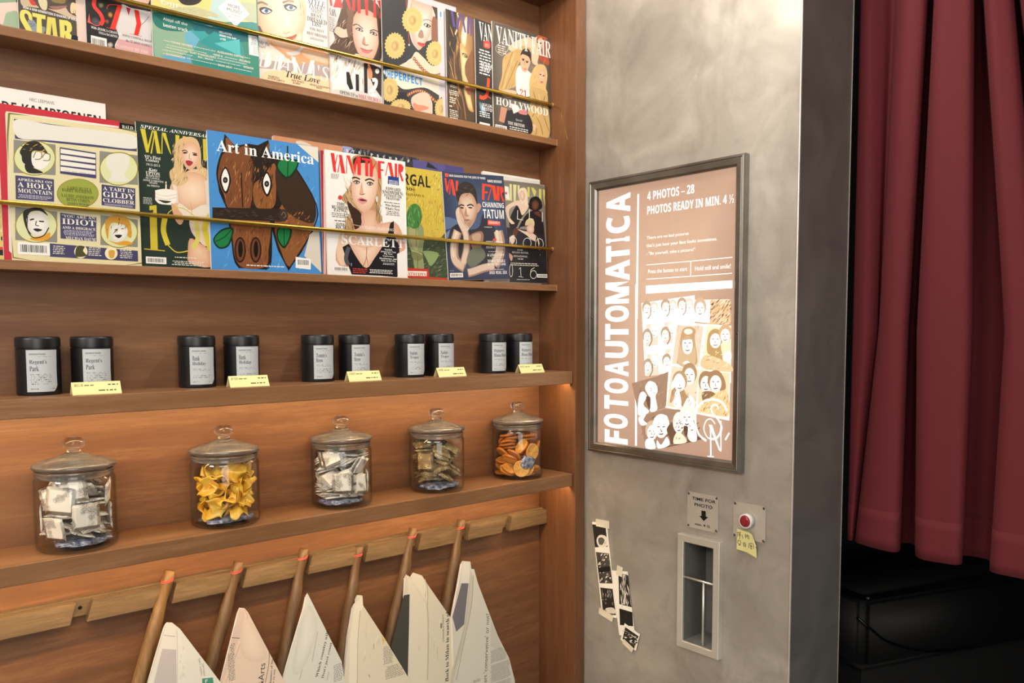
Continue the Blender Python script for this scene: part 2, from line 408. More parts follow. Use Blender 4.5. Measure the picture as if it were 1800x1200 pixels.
ART = {
'abstract':{"base":"#e3cdc6","els":[["b","#9fb79d",[526,-4,558,55,604,91,649,264,703,312,819,340,838,69]],["p","#8fac91",[424,395,573,425,810,501,814,597,428,498]],["p","#26241f",[809,493,836,500,841,604,814,597]],["m","#222222",537,67,589,84,1]],"x":-1.3538,"roll":0.0,"y":0.0895,"z":2.001},
'star':{"base":"#57504c","els":[["b","#c9b69a",[43,546,167,578,227,515,289,505,303,473,162,456,62,448]],["b","#cf4a3e",[167,578,230,585,274,536,273,509,203,500]],["b","#d8cfae",[309,614,436,647,430,479,351,476]],["b","#8d7d50",[520,738,756,799,718,665,596,634,516,649]],["b","#cdb9a2",[455,502,591,518,716,603,794,515,966,458,832,435,589,474]],["b","#a1736b",[480,544,575,514,724,587,750,629,594,581]],["b","#e6cfa6",[826,692,876,714,924,672,919,528,893,504,869,534,819,521,806,598]],["l","#8b6a4c",7,[859,585,850,511]],["l","#8b6a4c",7,[888,592,885,520]],["b","#8b9aa6",[129,205,201,257,261,193,272,82,146,45]],["b","#8b93a0",[338,168,401,165,383,90,350,65]],["b","#20283e",[816,137,904,147,926,90,900,48,809,54]],["k",["#332d2a","#6f6459","#8a7d6c","#413b38"],40,38,684,1008,803,0.6,61,12],["k",["#2b2624","#3a3433","#6e6a66"],34,28,103,985,181,0.9,52,10],["t","S","#ffffff","HOW A NEW GENERATION IS SHAKING UP HOLLYWOOD",73,406,1041,446],["p","#e3dc74",[205,371,410,377,407,307,344,304,345,47,259,53,273,305,207,306]],["b","#e3dc74",[17,291,35,355,90,390,159,377,196,325,200,244,154,250,141,312,111,331,87,307,93,257,135,172,193,55,115,46,57,136,22,214]],["p","#dcd36c",[437,362,561,370,585,48,516,51,501,276,472,49,401,51]],["p","#e3dc74",[621,362,748,375,804,348,822,281,816,217,777,172,808,135,793,51,711,50,702,146,690,55,625,53]],["p","#57504c",[700,288,736,279,733,198,704,182]],["p","#d9cf66",[899,353,978,354,996,51,933,55]]],"x":-1.2709,"roll":0.0,"y":0.0848,"z":2.001},
'sty':{"base":"#2c2c2f","els":[["b","#d9d5d8",[617,875,777,859,1077,877,1132,843,1123,348,1131,65,498,51,542,293,495,457,556,666]],["b","#e3b9a8",[661,1099,1099,1213,1092,1022,962,990,692,977]],["f","#8c9258","#2f2f2c",[214,792,283,818,308,779,280,726,228,722]],["f","#d6923e","#3a2f25",[368,656,417,696,459,660,430,589,378,595]],["f","#a2593c","#332a26",[315,525,368,556,392,507,356,461,314,488]],["f","#5c5c61","#2c2c2f",[66,474,153,540,237,497,233,405,112,358]],["f","#d9d2c4","#2c2c2f",[343,128,414,162,447,105,392,47,341,63]],["b","#d6a9ad",[501,145,541,255,593,249,1109,241,1140,67,655,2,480,48]],["l","#77727a",10,[1092,786,1024,685,948,601]],["l","#e8423f",66,[166,879,143,728,241,616,280,507,234,423]],["l","#e8605c",13,[234,423,173,391,97,409,48,452]],["p","#e8605c",[21,409,57,571,69,439,97,400]],["p","#ee3f33",[546,857,625,858,484,390,397,393]],["l","#ee3f33",11,[357,727,395,810,545,847,625,849]],["l","#ee3f33",9,[336,402,520,398]],["p","#e23128",[830,844,912,846,948,601,885,380,809,386,862,599]],["p","#c52a44",[687,846,767,847,731,708]],["l","#d8302e",8,[741,384,949,390]],["t","B","#f4f4f4","With JESSICA CHASTAIN,",78,314,601,364],["t","B","#f4f4f4","STELLA McCARTNEY,",203,252,526,298],["t","B","#2b2b30","SOFIA COPPOLA, BALD",606,307,1117,353],["t","B","#2b2b30","the 25 MOST FAMOUS",665,227,1123,274],["c",68,2,332,199],["t","B","#f0d6d2","CANNOT BE THE",510,100,1054,147],["t","B","#f0d6d2","SAME AGAIN PLAN",499,37,1070,79]],"x":-1.1668,"roll":0.0,"y":0.0848,"z":2.001},
'music':{"base":"#4d9a94","els":[["p","#8fb39d",[-1,872,324,927,652,834,590,498,759,336,249,-141,17,54]],["b","#2f7a72",[10,850,286,893,703,871,774,751,595,647,275,586,96,605,16,695]],["p","#dcd8a0",[1,1233,2027,1865,2031,1162,1362,1003,1036,975,654,909,0,884]],["p","#e9d789",[8,1114,444,1226,611,1084,290,1004,3,981]],["p","#ecd98c",[921,1348,1180,1414,1171,1160,813,1159]],["f","#2e2b2d","#3f3a38",[341,1419,1008,1658,960,1370,866,1234,713,1158,564,1146,468,1232]],["p","#bfdde0",[1140,1379,1497,1470,1239,1240,1483,1044,1166,1007,1036,988]],["p","#c4cbb0",[1712,1473,2015,1524,2030,1135,1728,1141]],["p","#c9c8a0",[290,1004,813,1159,1145,1140,1299,1089,605,922]],["k",["#b9bf96","#a7b694","#d9d8b0","#93aa90"],60,31,1051,1298,1084,-0.1,146,7],["p","#c3c7d6",[802,832,1135,873,1029,772]],["p","#1f6d77",[702,858,1135,848,1842,883,1851,728,1550,662,1026,696,772,688]],["p","#3fa3ab",[671,677,976,735,1175,502,892,515]],["p","#6fb3cf",[594,622,696,683,868,560,760,361,588,448]],["p","#2f979b",[866,510,1158,777,1686,692,1705,463,1276,397]],["p","#5cc0c4",[1150,547,1660,738,1676,405,1410,477]],["p","#2b8a86",[678,169,1402,219,1944,199,2051,62,749,34]],["p","#66a9c9",[113,99,679,194,700,74,255,31]],["p","#3f8f7d",[1686,692,1865,732,2037,494,2051,62,1884,56]],["p","#1d6a63",[-1,859,46,859,319,804,160,729]],["p","#ffffff",[1567,1565,1883,1282,1587,966,1240,1252]],["t","R","#333333","MORE",1448,1316,1690,1381],["t","R","#333333","MUSIC!",1425,1234,1721,1298],["t","R","#555555","KURT OVERBEGING",1395,1170,1732,1195],["t","R","#555555","BERT DOCKX",1446,1118,1689,1144],["t","R","#ffffff","OVER",168,1203,447,1288],["t","R","#ffffff","DIJF:",174,1035,565,1121],["t","R","#f6f4e2","SANDERS",182,910,914,995],["t","R","#ffffff","Altijd off the",193,743,641,816],["t","R","#ffffff","beaten track",195,646,650,713],["t","R","#ffffff","RELUISTER",1257,768,1509,806],["t","S","#ffffff","MIND THE GAP",1261,712,1595,744],["t","S","#ffffff","#135",1266,643,1378,681],["m","#f3ead2",184,380,317,402,1],["t","S","#f3ead2","YOUNG FATHERS",323,374,727,411],["m","#f3ead2",743,385,1187,408,1],["t","S","#f3ead2","ALESSANDRO CORTINI",1204,382,1734,421],["m","#f3ead2",1745,395,1882,419,1],["m","#f3ead2",188,310,1124,332,1],["t","S","#f3ead2","NENE H.",1130,309,1314,347],["m","#f3ead2",1340,318,1622,341,1],["t","S","#f3ead2","VIOLENCE",1634,312,1867,351],["m","#f3ead2",192,261,660,283,1],["t","S","#f3ead2","KURT D'HAESELEER'S",676,256,1170,293],["m","#f3ead2",1180,266,1882,289,1],["m","#f3ead2",148,203,810,225,1],["t","S","#f3ead2","BIG | BRAVE",825,197,1115,235],["m","#f3ead2",1126,205,1715,228,1],["t","S","#f3ead2","MIZMOR",1725,199,1932,238],["m","#f3ead2",175,138,217,160,1],["t","S","#f3ead2","SCHAMMASCH",224,130,574,167],["m","#f3ead2",584,138,1193,160,1],["t","S","#f3ead2","SWAN MEAT",1202,130,1495,168],["m","#f3ead2",1513,137,1903,161,1],["m","#f3ead2",389,20,713,42,1],["t","S","#f3ead2","JAMES HOLDEN",724,11,1102,48],["m","#f3ead2",1113,16,1681,39,1],["p","#f2f2f2",[1842,863,2022,871,2051,484,1850,480]],["l","#333333",8,[1910,839,2021,845]],["l","#333333",8,[1909,816,2020,821]],["l","#333333",8,[1908,792,2019,797]],["l","#333333",8,[1907,768,2018,774]],["l","#333333",8,[1906,745,2018,750]],["l","#333333",8,[1906,721,2017,726]],["l","#333333",8,[1905,697,2016,702]],["l","#555555",5,[1931,648,2042,653]],["l","#555555",5,[1930,619,2041,624]],["l","#555555",5,[1929,590,2040,595]],["l","#555555",5,[1928,561,2039,565]],["l","#555555",5,[1927,532,2038,536]]],"x":-1.0539,"roll":0.0,"y":0.0848,"z":2.001},
'portrait':{"base":"#e9cdb4","els":[["p","#e4dfdd",[107,2045,2014,2566,1938,1,309,28]],["f","#f7e6d4","#f0b98e",[302,1860,773,2098,1254,2112,1409,1805,1399,1471,1316,1170,1291,948,1140,783,887,712,643,757,442,970,313,1180]],["p","#6c5261",[311,1116,379,1116,444,1002,358,983]],["b","#d9b48e",[69,1877,306,1972,400,1743,291,1540]],["b","#f1a473",[576,839,888,729,993,669,1211,732,1381,902,1925,867,1934,512,1205,532,885,630]],["p","#eddfd6",[337,866,592,794,885,647,804,336,332,193]],["p","#b9a7a4",[340,451,880,498,1278,547,1929,664,1920,373,1494,357,663,307,334,273]],["b","#f4d5ad",[452,217,875,334,1383,352,1919,356,1940,86,1190,65,447,54]],["f","#f9dfc4","#f3bf94",[1288,848,1510,863,1925,850,1929,681,1578,676,1321,722]],["f","#fdf3ea","#f6d6ba",[877,1493,948,1510,995,1309,1046,1223,972,1140,904,1239]],["l","#c98262",11,[882,1111,935,1091,1026,1153]],["f","#fae3d1","#f4c9a6",[1112,1041,1263,1207,1314,1103,1237,970]],["b","#d9694f",[861,984,987,1037,1096,1086,1179,1138,1149,1057,1039,983,931,967]],["l","#7c2f25",10,[878,988,1040,1041,1169,1119]],["l","#8c6a50",42,[308,1529,429,1599,557,1575]],["l","#8c6a50",39,[884,1706,1010,1770,1136,1786]],["b","#33211d",[373,1457,486,1522,624,1511,648,1469,551,1394,430,1380]],["b","#eef0f4",[424,1443,502,1494,597,1481,622,1459,534,1406,457,1403]],["l","#241512",26,[398,1433,494,1502,606,1491,643,1465]],["b","#48628f",[570,1466,561,1438,539,1417,512,1410,491,1421,484,1445,493,1472,515,1493,542,1500,563,1490]],["b","#101820",[546,1460,542,1449,534,1440,523,1437,514,1442,511,1451,515,1463,524,1471,535,1474,543,1470]],["l","#c99a7c",10,[383,1500,505,1570,643,1556]],["b","#33211d",[909,1655,1026,1722,1170,1712,1195,1669,1094,1592,968,1577]],["b","#eef0f4",[961,1640,1043,1694,1141,1680,1168,1659,1076,1604,996,1600]],["l","#241512",26,[934,1631,1034,1701,1151,1691,1190,1665]],["b","#48628f",[1114,1665,1105,1637,1081,1615,1053,1608,1031,1619,1024,1643,1033,1671,1056,1693,1084,1700,1106,1689]],["b","#101820",[1089,1659,1085,1648,1076,1639,1064,1636,1056,1640,1053,1650,1056,1662,1066,1670,1077,1673,1086,1669]],["l","#c99a7c",10,[919,1698,1046,1771,1189,1758]],["k",["#caa27a","#e4c69f","#b98c5e"],14,1262,1571,1402,2361,1.4,265,17],["t","Z","#1d1d1f","STYLE",1432,1843,1864,1960],["t","Z","#1d1d1f","ISSUE!",1475,1754,1842,1855],["m","#444444",1500,1678,1820,1753,3],["t","B","#1d1d1f","BEST-",1516,1590,1798,1665],["t","B","#1d1d1f","DRESSED",1430,1478,1881,1578],["t","B","#1d1d1f","LIST",1538,1403,1754,1496],["t","B","#6a4c3a","THE BEST",1478,1303,1817,1357],["t","B","#6a4c3a","BEST DRESSED",1411,1199,1882,1258],["m","#7c5c48",1481,1107,1840,1157,2],["t","B","#f6ede6","89",1517,955,1769,1090],["t","I","#33333a","Stole the",285,750,577,839],["t","I","#33333a","Heart",282,686,487,750],["t","I","#f2efee","DIANA'S",294,295,1913,601],["p","#f4f2f1",[508,623,595,642,525,336,430,325]],["p","#f4f2f1",[787,626,885,647,796,334,716,318]],["p","#f4f2f1",[1037,662,1136,650,1181,345,1099,346]],["p","#f4f2f1",[1476,672,1578,676,1485,372,1392,370]],["t","Z","#2a1a18","True Love",911,209,1684,341],["t","B","#53382a","MARTHA",520,134,761,174],["t","B","#53382a","STEWART'S",510,89,874,128],["t","B","#53382a","MICHAEL",1031,152,1325,192],["t","B","#53382a","KORS",1057,102,1224,142],["t","B","#53382a","HOLLYWOOD'S",1451,141,1932,181],["t","B","#53382a","RED",1600,105,1730,145],["m","#8c6a50",482,12,868,77,1],["m","#8c6a50",992,19,1301,77,1]],"x":-0.8801,"roll":0.0,"y":0.0895,"z":2.001},
'smile':{"base":"#d8d5d3","els":[["b","#5b4437",[420,2204,825,2347,1326,2161,1328,1369,1295,1045,1105,926,697,1036,516,959,-7,961,129,1200,92,1400,159,1492,277,1806]],["f","#f2dcd0","#cf9f88",[607,1790,770,2004,1045,2052,1226,1919,1273,1516,1207,1224,1060,976,876,937,720,1041,614,1250,577,1532]],["k",["#8a6a52","#cbb299","#a98467","#3b2a22","#e0cdb7"],46,123,1090,587,1711,1.0,286,17],["b","#d9c3ad",[203,1502,399,1491,515,1671,532,1522,415,1303,218,1277,112,1367]],["l","#4a372c",31,[112,1348,283,1273,483,1337]],["b","#3a2a25",[1228,1979,1318,1862,1320,1089,1106,946,1256,1314]],["b","#7a5a48",[445,1942,613,2003,606,1751,555,1527,482,1318,423,1554,473,1758]],["l","#4a2f25",21,[591,1622,704,1674,849,1615]],["l","#4a2f25",22,[1032,1608,1126,1659,1254,1650]],["b","#2d1f1c",[656,1570,759,1617,859,1559,757,1543]],["b","#e8e4e0",[690,1566,758,1597,825,1566,757,1554]],["b","#4a2f22",[783,1580,778,1565,765,1553,749,1550,737,1555,733,1568,738,1583,751,1594,766,1598,778,1592]],["b","#2d1f1c",[1024,1573,1129,1621,1232,1562,1127,1546]],["b","#e8e4e0",[1059,1569,1129,1601,1198,1570,1128,1557]],["b","#4a2f22",[1154,1583,1149,1568,1136,1556,1120,1553,1107,1559,1103,1571,1108,1587,1121,1598,1137,1602,1149,1596]],["b","#c68d77",[818,1315,879,1466,909,1296,977,1292,931,1262,840,1271]],["l","#8a5646",12,[829,1298,908,1277,989,1304]],["b","#d77f78",[769,1188,883,1183,974,1183,1102,1221,1042,1149,949,1099,835,1104]],["l","#8d3f3c",10,[780,1180,928,1164,1095,1215]],["f","#f0d3c2","#d8a88f",[743,1046,899,942,1060,976,1009,788,804,825]],["p","#efeae6",[-11,847,208,931,829,888,788,254,32,134]],["k",["#b48a68","#d9b793","#7c573d","#e8cfae","#96704f"],60,22,370,882,854,1.25,286,19],["p","#3a2a26",[897,883,1104,886,1314,849,1296,208,1091,409,1003,590]],["b","#e9946c",[966,897,1065,720,1049,579,957,581]],["p","#e0383c",[-36,2124,61,2149,96,1913,42,1890]],["p","#e0383c",[106,1887,223,2191,300,2211,346,1918,258,1915]],["p","#e0383c",[366,2228,454,2251,548,2045,522,1923]],["p","#e0383c",[598,2250,665,2267,656,1937,589,1940]],["p","#e0383c",[721,2262,801,2283,802,1934,723,1924]],["p","#e0383c",[914,2292,1006,2316,995,1932,927,1935]],["p","#e0383c",[1145,2332,1203,2347,1203,1943,1134,1936]],["p","#e0383c",[1238,2336,1379,2352,1368,1973,1285,1953,1326,2161]],["t","B","#4a4a4a","ZAR",3,1776,166,1852],["t","B","#4a4a4a","ABS",7,1697,179,1777],["m","#777777",-3,1357,150,1671,10],["l","#f7f5f2",100,[237,833,231,401,166,254,57,233]],["b","#f7f5f2",[115,359,101,311,67,277,27,270,-4,291,-15,334,-2,381,32,415,72,423,104,402]],["l","#f7f5f2",77,[376,698,365,330,472,215,608,279]],["p","#262424",[390,586,472,592,562,251,472,215,398,337]],["p","#f7f5f2",[576,720,632,712,629,244,562,232]],["p","#262424",[628,585,711,591,708,230,624,224]],["p","#262424",[851,873,938,879,929,221,844,225]],["l","#f7f5f2",79,[1060,542,1165,562,1138,418,993,233,1179,227]],["b","#fbfaf8",[1258,779,1246,744,1217,718,1182,711,1155,725,1145,756,1156,791,1185,817,1220,824,1248,809]],["t","B","#333333","OPENS UP to",217,81,673,158],["t","B","#c23a3f","MIKE NICHOLS",690,79,1273,168],["m","#555555",52,3,1274,70,2]],"x":-0.6882,"roll":0.0,"y":0.0848,"z":2.001},
